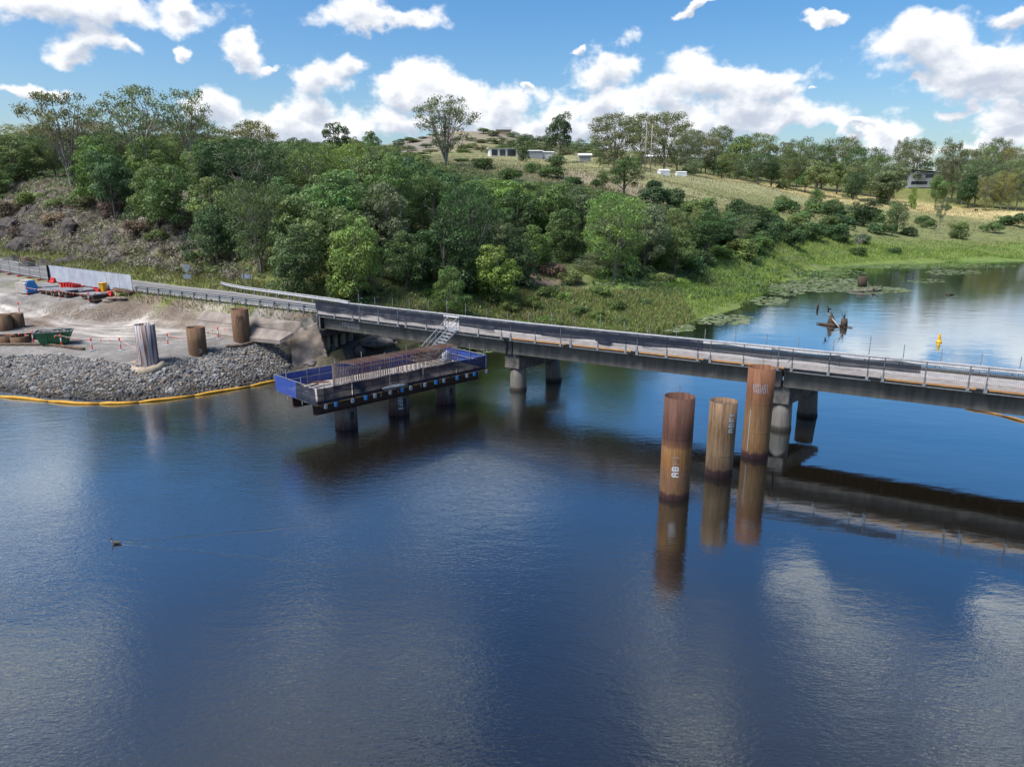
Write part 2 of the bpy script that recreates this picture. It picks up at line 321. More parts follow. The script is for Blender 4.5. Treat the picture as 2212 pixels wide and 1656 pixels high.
COL = dict(G=(.20, .188, .176), L=(.36, .328, .295), D=(.16, .125, .098), F=(.05, .06, .025), P=(.225, .225, .11), Y=(.40, .33, .15), B=(.125, .175, .042),
           R=(.085, .075, .068), V=(.135, .155, .045), M=(.05, .042, .03), H=(.235, .20, .11), O=(.15, .165, .065), W=(.03, .026, .018), T=(.24, .20, .14), K=(.20, .178, .15))
CP = []
def cp(x, y, h, c): p = gp(x, y, h); CP.append((p.x, p.y, h, c))
def ca(x, y, Y, c): p = at(x, y, Y); CP.append((p.x, p.y, p.z, c))
def cw(X, Y, h, c):
    k = far(Y) / Y if Y > 200 else 1.0; CP.append((X * k, Y * k, CAM_H + (h - CAM_H) * k, c))
# shore of the works site and the bank under the bridge
SHORE_SITE = [(-500, 790), (-250, 815), (0, 846), (130, 862), (250, 864), (400, 852), (500, 838), (600, 815), (640, 793)]
for x, y in SHORE_SITE: cp(x, y, -.05, 'M'); q = gp(x, y + 34, 0); cw(q.x, q.y, -1.6, 'W')
for x, y in [(700, 786), (760, 772), (810, 762), (850, 752)]: cp(x, y, 0, 'M')
for x, y in [(760, 800), (850, 775), (900, 765)]: q = gp(x, y, 0); cw(q.x, q.y, -1.4, 'W')
RIP_TOP = [(-250, 750, 1.9), (0, 766, 1.9), (132, 762, 2.0), (220, 775, 1.9), (282, 787, 1.8), (335, 787, 1.7), (370, 773, 1.9), (436, 777, 1.55), (446, 757, 2.1), (490, 750, 2.2), (596, 725, 2.6)]
for x, y, h in RIP_TOP: cp(x, y, h, 'G')
for x, y, h, c in [(0, 735, 2.4, 'G'), (60, 738, 2.3, 'G'), (120, 745, 2.2, 'G'), (200, 752, 2.1, 'G'), (270, 752, 2.1, 'G'), (380, 742, 2.25, 'G'), (480, 732, 2.4, 'G'), (550, 718, 2.6, 'G'),
                   (0, 645, 4.0, 'L'), (33, 662, 3.5, 'L'), (66, 678, 3.0, 'L'), (132, 700, 2.6, 'L'), (180, 712, 2.5, 'L'), (220, 704, 2.5, 'L'), (300, 700, 2.55, 'L'), (380, 706, 2.6, 'L'), (440, 712, 2.6, 'L'), (260, 725, 2.3, 'L'), (380, 720, 2.4, 'G'),
                   (15, 690, 2.9, 'D'), (60, 700, 2.75, 'D'), (95, 705, 2.6, 'D'), (0, 715, 2.6, 'G'), (100, 720, 2.4, 'G'), (-120, 640, 4.4, 'L'), (-120, 700, 3.0, 'G'), (-120, 600, 5.4, 'G'),
                   (40, 632, 4.5, 'G'), (66, 641, 4.3, 'G'), (130, 650, 4.2, 'G'), (194, 657, 4.1, 'G'), (250, 650, 4.35, 'D'), (130, 628, 4.7, 'G'), (200, 634, 4.7, 'G'), (30, 606, 5.2, 'G'), (90, 615, 5.0, 'G'), (170, 622, 4.95, 'G'),
                   (100, 682, 2.85, 'D'), (170, 690, 2.75, 'D'), (240, 690, 2.7, 'D'), (310, 686, 2.8, 'D'), (130, 668, 3.5, 'D'), (220, 674, 3.4, 'D'), (300, 668, 3.6, 'D'),
                   (330, 655, 4.3, 'D'), (400, 666, 4.2, 'D'), (390, 684, 3.3, 'D'), (440, 700, 3.0, 'T'), (550, 712, 3.1, 'T'), (630, 722, 2.8, 'T'), (650, 702, 3.6, 'D'),
                   (640, 765, .9, 'D'), (665, 770, .7, 'D'), (700, 772, .6, 'R'), (760, 760, .7, 'R'), (800, 748, .8, 'R'), (835, 735, 1.2, 'R'), (720, 745, .9, 'R'), (690, 782, .25, 'R'), (725, 776, .3, 'R'), (668, 784, .35, 'D'), (700, 758, .9, 'R'), (745, 768, .5, 'R')]:
    cp(x, y, h, c)
# approach road, verges, rock cutting
for t in range(0, 121, 10):
    h = road_h(t)
    for off in (-.6, 3, 7): p = RD(t, off); cw(p.x, p.y, h - .06, 'V' if off != 3 else 'G')
    p = RD(t, 9.5); cw(p.x, p.y, h + (.5 if t > 15 else -.6), 'V')
for t in range(38, 121, 8):
    h = road_h(t)
    p = RD(t, 13); cw(p.x, p.y, h + 3.4, 'R'); p = RD(t, 17); cw(p.x, p.y, h + 6.2, 'K'); p = RD(t, 23); cw(p.x, p.y, h + 9.4, 'K')
for t in (18, 26): p = RD(t, 15); cw(p.x, p.y, road_h(t) + 3.0, 'V'); p = RD(t, 24); cw(p.x, p.y, road_h(t) + 6.5, 'F')
for t in (0, 8): p = RD(t, 15); cw(p.x, p.y, 4.6, 'F')
# slope and ridge on the left
for X, Y, h in [(-130, 150, 20), (-100, 145, 19), (-75, 145, 18.5), (-50, 130, 16), (-130, 200, 25), (-100, 195, 24), (-70, 190, 23.5), (-40, 170, 21), (-40, 205, 26), (-20, 120, 12.5), (-20, 150, 17.5), (-20, 185, 22.5),
                (-50, 240, 28), (-100, 250, 27), (-180, 220, 26), (-5, 100, 6.3), (0, 130, 12), (10, 155, 16), (-30, 100, 8.5), (-180, 150, 19)]: cw(X, Y, h, 'F')
# bank behind the bridge
for x, y, h in [(850, 748, 0), (905, 735, 0), (960, 727, 0), (1040, 722, 0), (1140, 722, 0), (1250, 722, 0), (1350, 718, 0), (1440, 710, 0)]: cp(x, y, h, 'B' if x > 1300 else 'M')
for x, y in [(960, 745), (1100, 745), (1250, 750), (1450, 735), (1600, 700), (1750, 640), (1900, 600), (2212, 590)]: q = gp(x, y, 0); cw(q.x, q.y, -1.3, 'W')
for x, y in [(1540, 680), (1640, 642), (1690, 610), (1730, 588), (1800, 576), (1900, 568), (2050, 564), (2212, 560), (2500, 556), (2900, 552)]: cp(x, y, 0.0, 'B')
for x, y, Y, c in [(1000, 665, 84, 'O'), (1100, 640, 90, 'O'), (1150, 600, 98, 'D'), (1250, 650, 92, 'O'), (1350, 670, 90, 'B'), (1100, 500, 120, 'F'), (1250, 560, 112, 'F'), (1350, 600, 104, 'B'), (1400, 650, 95, 'B'), (1500, 625, 116, 'B'), (1600, 602, 133, 'B'), (1500, 590, 125, 'F'), (1400, 540, 128, 'F'),
                   (1700, 540, 170, 'O'), (1640, 575, 146, 'B'), (1760, 560, 175, 'B'), (1900, 545, 193, 'B'), (2050, 545, 196, 'B'), (2212, 542, 204, 'B'), (2500, 538, 215, 'B'),
                   (1900, 510, 207, 'O'), (2100, 520, 210, 'O'), (2212, 505, 222, 'O'), (2500, 500, 232, 'P'), (1800, 495, 205, 'O'), (1600, 500, 165, 'F'), (1500, 470, 160, 'F'),
                   (1300, 480, 140, 'F'), (1200, 430, 158, 'F'), (1300, 410, 170, 'F'), (1000, 380, 185, 'F'), (960, 358, 197, 'O'), (1080, 362, 225, 'P'), (1100, 338, 290, 'P'), (1180, 345, 285, 'P'),
                   (1300, 385, 195, 'T'), (1300, 352, 265, 'P'), (1400, 440, 175, 'T'), (1450, 405, 205, 'P'), (1440, 378, 238, 'P'), (1550, 440, 190, 'P'), (1560, 395, 250, 'P'), (1650, 402, 245, 'P'), (1650, 440, 215, 'O'), (1750, 462, 222, 'O'), (1760, 425, 258, 'Y'),
                   (1850, 430, 268, 'Y'), (1950, 440, 272, 'Y'), (2000, 455, 258, 'Y'), (2080, 458, 254, 'Y'), (2150, 460, 252, 'Y'), (2080, 440, 280, 'V'), (2212, 462, 250, 'Y'), (1900, 472, 232, 'O'), (2100, 482, 235, 'O'), (2500, 462, 265, 'P'),
                   (1500, 368, 290, 'O'), (1650, 385, 300, 'O'), (1800, 400, 305, 'O'), (1900, 412, 300, 'V'), (1990, 404, 300, 'V'), (2100, 415, 315, 'V'), (2212, 425, 320, 'V'), (2600, 430, 330, 'O'),
                   (900, 335, 300, 'P'), (800, 330, 300, 'O'), (1240, 340, 300, 'P')]: ca(x, y, Y, c)
# far country
for X, Y, h, c in [(-400, 400, 33, 'O'), (-150, 380, 34, 'O'), (0, 400, 40, 'O'), (100, 400, 33, 'O'), (250, 420, 27, 'O'), (450, 450, 25, 'O'), (900, 500, 24, 'O'), (-900, 500, 30, 'O'),
                   (-300, 800, 40, 'O'), (100, 560, 44, 'O'), (250, 800, 40, 'O'), (600, 900, 35, 'O'), (-1500, 1200, 40, 'O'), (1600, 1200, 36, 'O'), (-900, 300, 25, 'O'), (900, 250, 14, 'P'), (500, 260, 12, 'P'), (400, 150, -1, 'B'), (300, 120, -2, 'W'), (700, 160, 4, 'P'),
                   (-700, 100, 6, 'O'), (-300, 110, 9, 'O'), (-250, 60, 3, 'G'), (-500, 40, 2, 'O')]: cw(X, Y, h, c)
for x, y, Y, c in [(1000, 283, 820, 'H'), (940, 290, 800, 'H'), (900, 300, 760, 'K'), (870, 312, 740, 'K'), (1050, 284, 820, 'K'), (1090, 288, 820, 'K'), (1150, 300, 820, 'O'), (1010, 320, 640, 'H'), (930, 318, 660, 'K'), (1080, 322, 640, 'O'), (1180, 318, 700, 'H'), (1250, 318, 800, 'O'), (1400, 330, 850, 'O')]: ca(x, y, Y, c)
for X, Y in [(-80, 35), (-40, 42), (-20, 50), (-8, 56), (0, 35), (20, 45), (0, 66), (12, 66), (25, 72), (50, 80), (40, 40), (80, 60), (90, 110), (130, 130), (160, 160), (200, 140), (-60, 20), (0, 15), (60, 10), (-150, 20), (-300, 0), (300, 60), (120, 30), (700, 50)]: cw(X, Y, -2.2, 'W')

CPA = np.array([(a, b, c) for a, b, c, _ in CP]); CPC = np.array([COL[c] for *_, c in CP])
def _fit():
    d = np.linalg.norm(CPA[:, None, :2] - CPA[None, :, :2], axis=2); n = len(CPA)
    A = np.zeros((n + 3, n + 3)); A[:n, :n] = -d + np.eye(n) * .25; A[:n, n] = 1; A[:n, n + 1:n + 3] = CPA[:, :2]; A[n, :n] = 1; A[n + 1:n + 3, :n] = CPA[:, :2].T
    return np.linalg.lstsq(A, np.concatenate([CPA[:, 2], np.zeros(3)]), rcond=None)[0]
WTS = _fit()
def vnoise(x, y, s, seed=0):
    """cheap smooth value noise in -1..1"""
    xi = np.floor(x / s).astype(np.int64); yi = np.floor(y / s).astype(np.int64); fx = x / s - xi; fy = y / s - yi
    fx = fx * fx * (3 - 2 * fx); fy = fy * fy * (3 - 2 * fy)
    def hsh(a, b):
        h = (a * 374761393 + b * 668265263 + seed * 982451653) & 0x7fffffff; h = ((h ^ (h >> 13)) * 1274126177) & 0x7fffffff
        return ((h ^ (h >> 16)) & 0xffff) / 32767.5 - 1
    return (hsh(xi, yi) * (1 - fx) + hsh(xi + 1, yi) * fx) * (1 - fy) + (hsh(xi, yi + 1) * (1 - fx) + hsh(xi + 1, yi + 1) * fx) * fy
RT = np.linspace(-5, 125, 80); RH = np.array([road_h(t) for t in RT]); RW = np.array([road_w(t) for t in RT])
def TH(x, y):
    """ground height at world x, y (arrays)"""
    x = np.atleast_1d(np.asarray(x, float)); y = np.atleast_1d(np.asarray(y, float)); out = np.empty(len(x))
    for i in range(0, len(x), 20000):
        a, b = x[i:i + 20000], y[i:i + 20000]
        d = np.hypot(a[:, None] - CPA[None, :, 0], b[:, None] - CPA[None, :, 1]); n = len(CPA)
        out[i:i + 20000] = -d @ WTS[:n] + WTS[n] + a * WTS[n + 1] + b * WTS[n + 2]
    r = np.hypot(x, y); amp = np.clip((r - 60) / 200, 0.0, 1.0)
    out += vnoise(x, y, 9, 1) * (.10 + .45 * amp) + vnoise(x, y, 2.3, 2) * .06 + vnoise(x, y, 40, 3) * 1.2 * amp * (out > 2)
    dx, dy = x - N0.x, y - N0.y; t = -(dx * EX.x + dy * EX.y); off = dx * NX.x + dy * NX.y     # the road bench
    hh = np.interp(t, RT, RH) - .10; ww = np.interp(t, RT, RW)
    k = np.clip(np.minimum((off + 1.3) / .8, (ww + 1.6 - off) / .8), 0, 1) * ((t > -1) & (t < 122))
    out = out * (1 - k) + hh * k
    under = (t < 0.5) & (t > -60) & (off > -2) & (off < 6)           # clear the way beneath the spans
    out = np.where(under, np.minimum(out, .9 + .12 * np.clip(off + 2, 0, 8)), out)
    return out
def th(x, y): return float(TH([x], [y])[0])

def tint_at(x, y):
    wx = x + vnoise(x, y, 5, 5) * 1.6 + vnoise(x, y, 1.7, 6) * .6; wy = y + vnoise(x, y, 5, 7) * 1.6 + vnoise(x, y, 1.7, 8) * .6
    out = np.empty((len(x), 3))
    for i in range(0, len(x), 20000):
        d = np.hypot(wx[i:i + 20000, None] - CPA[None, :, 0], wy[i:i + 20000, None] - CPA[None, :, 1]) + .3
        w = d ** -4.0; out[i:i + 20000] = (w @ CPC) / w.sum(1, keepdims=True)
    # wheel ruts of the haul track and dusty, compacted patches
    near = np.where((x < -15) & (y < 92) & (y > 54))[0]
    if len(near):
        a, c = x[near], y[near]
        for k, pts in enumerate([[(-30, 640, 4.2), (0, 645, 4.0), (33, 662, 3.5), (66, 678, 3.0), (132, 700, 2.6), (220, 706, 2.5), (300, 702, 2.55), (440, 712, 2.6)], [(-30, 655, 3.9), (33, 672, 3.3), (80, 692, 2.8), (150, 712, 2.45), (240, 722, 2.3), (360, 720, 2.4), (470, 722, 2.5)], [(20, 735, 2.4), (120, 732, 2.35), (230, 735, 2.2), (340, 735, 2.3), (450, 728, 2.4)]]):
            P = [gp(*q) for q in pts]; dm = np.full(len(a), 99.0)
            for p, q in zip(P[:-1], P[1:]):
                dx, dy = q.x - p.x, q.y - p.y; t = np.clip(((a - p.x) * dx + (c - p.y) * dy) / (dx * dx + dy * dy), 0, 1); dm = np.minimum(dm, np.hypot(a - p.x - t * dx, c - p.y - t * dy))
            dm = dm + vnoise(a, c, 1.3, 20 + k) * .10; rut = np.exp(-((dm - .85) / .22) ** 2) * (.55 + .45 * vnoise(a, c, 2.5, 30 + k)); out[near] *= (1 + .45 * np.clip(rut, 0, 1))[:, None]; out[near] *= (1 - .28 * np.exp(-((dm - 1.35) / .2) ** 2) - .22 * np.exp(-(dm / .3) ** 2))[:, None]
        out[near] *= (1 + .18 * vnoise(a, c, 3.5, 41) + .12 * vnoise(a, c, .9, 42))[:, None]
    return out

def ground_material():
    mt, nt, N, L, b = newmat('earth_and_grass')
    a = N.new('ShaderNodeAttribute'); a.attribute_name = 'tint'; geo = N.new('ShaderNodeNewGeometry')
    def noise(s, d=6, r=.6):
        n = N.new('ShaderNodeTexNoise'); n.inputs['Scale'].default_value = s; n.inputs['Detail'].default_value = d; n.inputs['Roughness'].default_value = r; L.new(geo.outputs['Position'], n.inputs['Vector']); return n.outputs['Fac']
    def rng(s, lo, hi):
        m = N.new('ShaderNodeMapRange'); L.new(s, m.inputs[0]); m.inputs[1].default_value = .3; m.inputs[2].default_value = .7; m.inputs[3].default_value = lo; m.inputs[4].default_value = hi; return m.outputs[0]
    def mul(p, q):
        m = N.new('ShaderNodeMath'); m.operation = 'MULTIPLY'; L.new(p, m.inputs[0]); L.new(q, m.inputs[1]); return m.outputs[0]
    k = mul(mul(rng(noise(.35), .75, 1.25), rng(noise(2.5), .8, 1.2)), rng(noise(12, 3), .72, 1.28))
    s = N.new('ShaderNodeVectorMath'); s.operation = 'SCALE'; L.new(a.outputs['Color'], s.inputs[0]); L.new(k, s.inputs['Scale'])
    hue = N.new('ShaderNodeHueSaturation'); L.new(s.outputs[0], hue.inputs['Color']); L.new(rng(noise(.12, 3), .485, .512), hue.inputs['Hue']); L.new(rng(noise(.9, 3), .8, 1.15), hue.inputs['Saturation'])
    L.new(hue.outputs[0], b.inputs['Base Color']); b.inputs['Roughness'].default_value = .95; b.inputs['Specular IOR Level'].default_value = .15
    bp = N.new('ShaderNodeBump'); bp.inputs['Strength'].default_value = .6; bp.inputs['Distance'].default_value = .12; L.new(noise(5, 8, .7), bp.inputs['Height']); L.new(bp.outputs[0], b.inputs['Normal'])
    return mt
MT['ground'] = ground_material()

def grid_mesh(name, P, nu, nv, mat, attr=None):
    me = bpy.data.meshes.new(name); me.vertices.add(nu * nv); me.vertices.foreach_set('co', P.astype(np.float32).ravel())
    i = np.arange(nu - 1)[:, None] * nv + np.arange(nv - 1)[None, :]; q = np.stack([i, i + nv, i + nv + 1, i + 1], -1).reshape(-1, 4)
    me.loops.add(q.size); me.loops.foreach_set('vertex_index', q.ravel().astype(np.int32)); me.polygons.add(len(q))
    me.polygons.foreach_set('loop_start', np.arange(0, q.size, 4, dtype=np.int32)); me.polygons.foreach_set('loop_total', np.full(len(q), 4, np.int32)); me.polygons.foreach_set('use_smooth', np.ones(len(q), bool))
    me.update(calc_edges=True); me.materials.append(mat)
    if attr is not None:
        ca_ = me.color_attributes.new('tint', 'FLOAT_COLOR', 'POINT'); ca_.data.foreach_set('color', np.concatenate([attr, np.ones((len(attr), 1))], 1).astype(np.float32).ravel())
    return me
def build_ground():
    az = np.radians(np.concatenate([np.linspace(-100, -45, 50)[:-1], np.linspace(-45, 45, 380), np.linspace(45, 100, 50)[1:]]))
    r = np.concatenate([np.exp(np.linspace(math.log(38), math.log(110), 330))[:-1], np.exp(np.linspace(math.log(110), math.log(340), 160))[:-1], np.exp(np.linspace(math.log(340), math.log(700), 90))[:-1], np.exp(np.linspace(math.log(700), math.log(6000), 60))])
    A, R = np.meshgrid(az, r, indexing='ij'); x = (np.sin(A) * R).ravel(); y = (np.cos(A) * R).ravel()
    z = TH(x, y); fd = np.clip((np.hypot(x, y) - 1500) / 1200, 0, 1); z = z * (1 - fd) + 40 * fd
    me = grid_mesh('ground', np.stack([x, y, z], 1), len(az), len(r), MT['ground'], tint_at(x, y))
    tag(link('ground', me), kind='structure')
build_ground()

# ------------------------------------------------------------------ water
def water_material():
    mt, nt, N, L, b = newmat('pond_water')
    geo = N.new('ShaderNodeNewGeometry')
    def m(op, a, c=None, clamp=False):
        n = N.new('ShaderNodeMath'); n.operation = op; n.use_clamp = clamp
        for i, v in enumerate((a, c)):
            if v is None: continue
            if isinstance(v, (int, float)): n.inputs[i].default_value = v
            else: L.new(v, n.inputs[i])
        return n.outputs[0]
    def noise(scale, detail, rough, rot=0.0, sx=1.0, sy=1.0, dist=0.0):
        mp = N.new('ShaderNodeMapping'); mp.inputs['Rotation'].default_value = (0, 0, rot); mp.inputs['Scale'].default_value = (sx, sy, 1); L.new(geo.outputs['Position'], mp.inputs[0])
        n = N.new('ShaderNodeTexNoise'); n.inputs['Scale'].default_value = scale; n.inputs['Detail'].default_value = detail; n.inputs['Roughness'].default_value = rough; n.inputs['Distortion'].default_value = dist; L.new(mp.outputs[0], n.inputs['Vector']); return n.outputs['Fac']
    def rng(s, a, c, lo, hi):
        q = N.new('ShaderNodeMapRange'); q.interpolation_type = 'SMOOTHSTEP'; L.new(s, q.inputs[0]); q.inputs[1].default_value = a; q.inputs[2].default_value = c; q.inputs[3].default_value = lo; q.inputs[4].default_value = hi; return q.outputs[0]
    fine = noise(4.2, 3, .6, .5, 1.0, 2.2, .4)        # cat's-paw ripples
    mid = noise(.85, 2, .5, .75, 1.0, 2.6, .3)
    slow = noise(.22, 2, .5, .9, 1.0, 2.2)
    sp = N.new('ShaderNodeSeparateXYZ'); L.new(geo.outputs['Position'], sp.inputs[0])
    patch = noise(.045, 3, .5, .3, 1.0, 1.6)
    # sheltered, calmer water down-wind of the bridge on the right, breeze on the open left side
    calm = rng(m('ADD', m('SUBTRACT', sp.outputs[0], m('MULTIPLY', sp.outputs[1], .18)), m('MULTIPLY', m('SUBTRACT', patch, .5), 26)), -6.0, 9.0, 1.0, .10)
    calm = m('MAXIMUM', calm, rng(sp.outputs[1], 58.0, 84.0, 0.0, .20)); calm = m('MAXIMUM', calm, rng(sp.outputs[1], 13.0, 30.0, .75, .05)); ripple = m('MULTIPLY', calm, rng(patch, .35, .65, .55, 1.25))
    h = m('ADD', m('ADD', m('MULTIPLY', m('MULTIPLY', fine, ripple), .0115), m('MULTIPLY', m('MULTIPLY', mid, m('ADD', m('MULTIPLY', ripple, .75), .25)), .011)), m('MULTIPLY', slow, .014))
    # a swimming duck's V-shaped wake
    d0 = gp(250, 1172); a1 = gp(900, 1170); dirv = (a1 - d0).normalized(); lat = Vector((-dirv.y, dirv.x, 0))
    def axis(v): 
        n = N.new('ShaderNodeVectorMath'); n.operation = 'DOT_PRODUCT'; s = N.new('ShaderNodeVectorMath'); s.operation = 'SUBTRACT'; L.new(geo.outputs['Position'], s.inputs[0]); s.inputs[1].default_value = (d0.x, d0.y, 0)
        L.new(s.outputs[0], n.inputs[0]); n.inputs[1].default_value = v; return n.outputs['Value']
    al, la = axis(dirv), axis(lat)
    arm = m('SUBTRACT', m('ABSOLUTE', la), m('MULTIPLY', al, .20)); wob = m('MULTIPLY', m('SUBTRACT', noise(.9, 2, .5), .5), .25)
    ridge = rng(m('ABSOLUTE', m('ADD', arm, wob)), 0.0, .16, 1.0, 0.0)
    vis = m('MULTIPLY', rng(al, .1, .6, 0, 1), rng(al, 5.0, 11.0, 1, 0))
    h = m('ADD', h, m('MULTIPLY', m('MULTIPLY', ridge, vis), .008))
    bp = N.new('ShaderNodeBump'); bp.inputs['Strength'].default_value = 1.0; bp.inputs['Distance'].default_value = 1.0; L.new(h, bp.inputs['Height'])
    cr = N.new('ShaderNodeValToRGB'); L.new(noise(.05, 3, .5), cr.inputs[0]); e = cr.color_ramp.elements; e[0].color = (.0080, .0064, .0042, 1); e[1].color = (.0135, .0106, .0070, 1)
    N.remove(b); out = [n for n in N if n.type == 'OUTPUT_MATERIAL'][0]
    df = N.new('ShaderNodeBsdfDiffuse'); L.new(cr.outputs[0], df.inputs[0]); gl = N.new('ShaderNodeBsdfGlossy'); gl.inputs['Color'].default_value = (.86, .95, 1.0, 1); gl.inputs['Roughness'].default_value = .03
    lw = N.new('ShaderNodeLayerWeight'); lw.inputs['Blend'].default_value = .5; rp = N.new('ShaderNodeValToRGB'); L.new(lw.outputs['Facing'], rp.inputs[0]); q = rp.color_ramp.elements      # reflectance of the silty surface against angle
    q[0].position, q[0].color = 0.0, (.08, .08, .08, 1); q[1].position, q[1].color = 1.0, (.96, .96, .96, 1)
    for ps, v in ((.30, .15), (.50, .28), (.68, .52), (.82, .74), (.92, .88)): x_ = q.new(ps); x_.color = (v, v, v, 1)
    for n_ in (df, gl, lw): L.new(bp.outputs[0], n_.inputs['Normal'])
    mx = N.new('ShaderNodeMixShader'); L.new(rp.outputs[0], mx.inputs[0]); L.new(df.outputs[0], mx.inputs[1]); L.new(gl.outputs[0], mx.inputs[2]); L.new(mx.outputs[0], out.inputs[0])
    return mt
MT['water'] = water_material()
mb = MB(); mb.face([(-4000, -4000, 0), (4000, -4000, 0), (4000, 600, 0), (-4000, 600, 0)]); tag(mb.build('water', MT['water']), kind='structure')

# ------------------------------------------------------------------ the approach road
def strip(name, f0, f1, ts, mat):
    P = [];
    for t in ts: P += [f0(t), f1(t)]
    mb = MB(); mb._add(P, [(2 * i, 2 * i + 1, 2 * i + 3, 2 * i + 2) for i in range(len(ts) - 1)]); return mb.build(name, mat)
TS = [i * 2.0 for i in range(0, 61)]
tag(strip('road', lambda t: RD(t, .1, .0), lambda t: RD(t, .1 + road_w(t), .0), TS, MT['asphalt']), kind='structure')
tag(strip('road_edge_line', lambda t: RD(t, road_w(t) - .45, .006), lambda t: RD(t, road_w(t) - .30, .006), TS, MT['paint']), kind='structure')
tag(strip('road_edge_line', lambda t: RD(t, .45, .006), lambda t: RD(t, .60, .006), TS, MT['paint']), kind='structure')
tag(strip('road_centre_line', lambda t: RD(t, road_w(t) / 2 - .06, .006), lambda t: RD(t, road_w(t) / 2 + .06, .006), [12 + i for i in range(0, 100, 2)], MT['paint']), kind='structure')
# ------------------------------------------------------------------ the old road bridge
def wp(mb, name, mat, parent, smooth=False, bevel=0.0):
    """a part whose shapes were given in world coordinates"""
    o = mb.build(name, mat, None, smooth, bevel); o.parent = parent
    o.matrix_parent_inverse = (Matrix.Translation(parent.location) @ parent.rotation_euler.to_matrix().to_4x4()).inverted(); return o
def wcopy(o, delta, name=None):
    c = o.copy(); col.objects.link(c); c.location = o.location + Vector(delta)
    return c
def bbox(mb, u0, u1, v0, v1, z0, z1):
    c = [B(u, v, z) for z in (z0, z1) for u, v in ((u0, v0), (u1, v0), (u1, v1), (u0, v1))]
    return mb._add(c, [(3, 2, 1, 0), (4, 5, 6, 7), (0, 1, 5, 4), (1, 2, 6, 5), (2, 3, 7, 6), (3, 0, 4, 7)])
def bbar(mb, a, b, w, h=None): return mb.bar(B(*a), B(*b), w, h)

SX = Vector((.700, .714, 0))                   # skewed pier direction
UEND = 46.0; SPAN = 20.3
MT['pillar'] = rust_mat('water_stained_column', [(0.0, (.03, .027, .024)), (.10, (.05, .045, .04)), (.19, (.16, .15, .135)), (.6, (.21, .195, .175)), (1.0, (.15, .14, .125))], 2.0, .35)
br = empty('road_bridge', B(0, 1.7, 0), label='long dark concrete girder road bridge crossing the water on paired round columns', cat='bridge')
for i, (a, b) in enumerate([(-SPAN, 0), (0, SPAN), (SPAN, UEND)]):
    for v in (0.0, 2.95):
        mb = MB(); bbox(mb, a + .06, b - .06, v, v + .5, 3.12, 4.12); bbox(mb, a + .06, b - .06, v - .035, v + .535, 3.10, 3.30); wp(mb, 'girder', MT['girder'], br)
    mb = MB(); bbox(mb, a + .03, b - .03, -.12, 3.75, 4.125, 4.40); wp(mb, 'deck_slab', MT['deck'], br)
    mb = MB(); bbox(mb, a + .04, b - .04, 3.40, 3.70, 4.402, 4.60); wp(mb, 'kerb', MT['darkconc'], br)  # far kerb: the shade on it is put into its dark colour
    mb = MB(); bbox(mb, a + .04, b - .04, -.10, .16, 4.402, 4.58); wp(mb, 'kerb', MT['deck'], br)
    for k in range(1, 4):
        u = a + (b - a) * k / 4; mb = MB(); bbox(mb, u - .12, u + .12, .50, 2.95, 3.4, 4.1); wp(mb, 'cross_beam', MT['girder'], br)
for u in (0.0, SPAN):
    base = B(u, .95, 0); base.z = 0
    head = MB(); pr = [(-.75, 1.85), (2.6, 1.85), (4.9, 2.35), (5.35, 2.6), (5.35, 3.02), (-.75, 3.02)]
    vs = [base + SX * s_ + EX * w_ + Vector((0, 0, z_)) for w_ in (-.66, .66) for s_, z_ in pr]; n = len(pr)
    head._add(vs, [tuple(range(n)), tuple(reversed(range(n, 2 * n)))] + [(i, n + i, n + (i + 1) % n, (i + 1) % n) for i in range(n)])
    wp(head, 'headstock', MT['pier'], br, bevel=.04)
    for s_, rake in ((0.0, 0.0), (4.15, .22)):
        c = base + SX * s_; mb = MB(); prof = []
        pts = [c + SX * (rake * (1 - z / 2)) + Vector((0, 0, z)) for z in (-2.5, -.02, .22, .5, 1.2, 1.95)]
        mb.tube(pts, [.72, .71, .68, .66, .64, .62], 28); wp(mb, 'column', MT['pillar'], br, smooth=True)
    for du in (-.32, .32):
        mb = MB(); bbox(mb, u + du - .14, u + du + .14, .06, .44, 3.03, 3.12); wp(mb, 'bearing', MT['galv'], br)
mb = MB(); mb.tube([B(-.55, -.04, 3.2), B(-.5, -.06, 3.6), B(-.55, -.05, 4.1)], [.11, .13, .11], 8); wp(mb, 'drain_stain_pipe', MT['darkconc'], br)
# abutment under the left end
mb = MB(); bbox(mb, -21.3, -20.0, -.6, 4.3, 2.35, 3.07); wp(mb, 'abutment_headstock', MT['darkconc'], br, bevel=.04)
mb = MB(); bbox(mb, -21.2, -20.55, -.5, 4.2, 3.07, 4.42); wp(mb, 'back_wall', MT['darkconc'], br)
for v in (-.2, .6, 1.6, 2.6, 3.7):
    p = B(-20.6, v, 0); mb = MB(); mb.tube([(p.x, p.y, -.8), (p.x, p.y, 1.2), (p.x, p.y, 2.62)], [.26, .25, .25], 12); wp(mb, 'abutment_pile', MT['walltan'], br, smooth=True)
mb = MB()                                      # raking wing wall with a pale washed face
w0, w1, w2, w3 = B(-21.25, -.62, 4.15), B(-19.9, -.70, 2.2), B(-20.6, -1.2, 2.0), B(-22.2, -1.1, 4.0)
th_ = Vector((.0, .0, -.45)); vs = [w0, w1, w2, w3] + [p + th_ for p in (w0, w1, w2, w3)]
mb._add(vs, [(0, 3, 2, 1), (4, 5, 6, 7), (0, 1, 5, 4), (1, 2, 6, 5), (2, 3, 7, 6), (3, 0, 4, 7)]); wp(mb, 'wing_wall', MT['pier'], br)
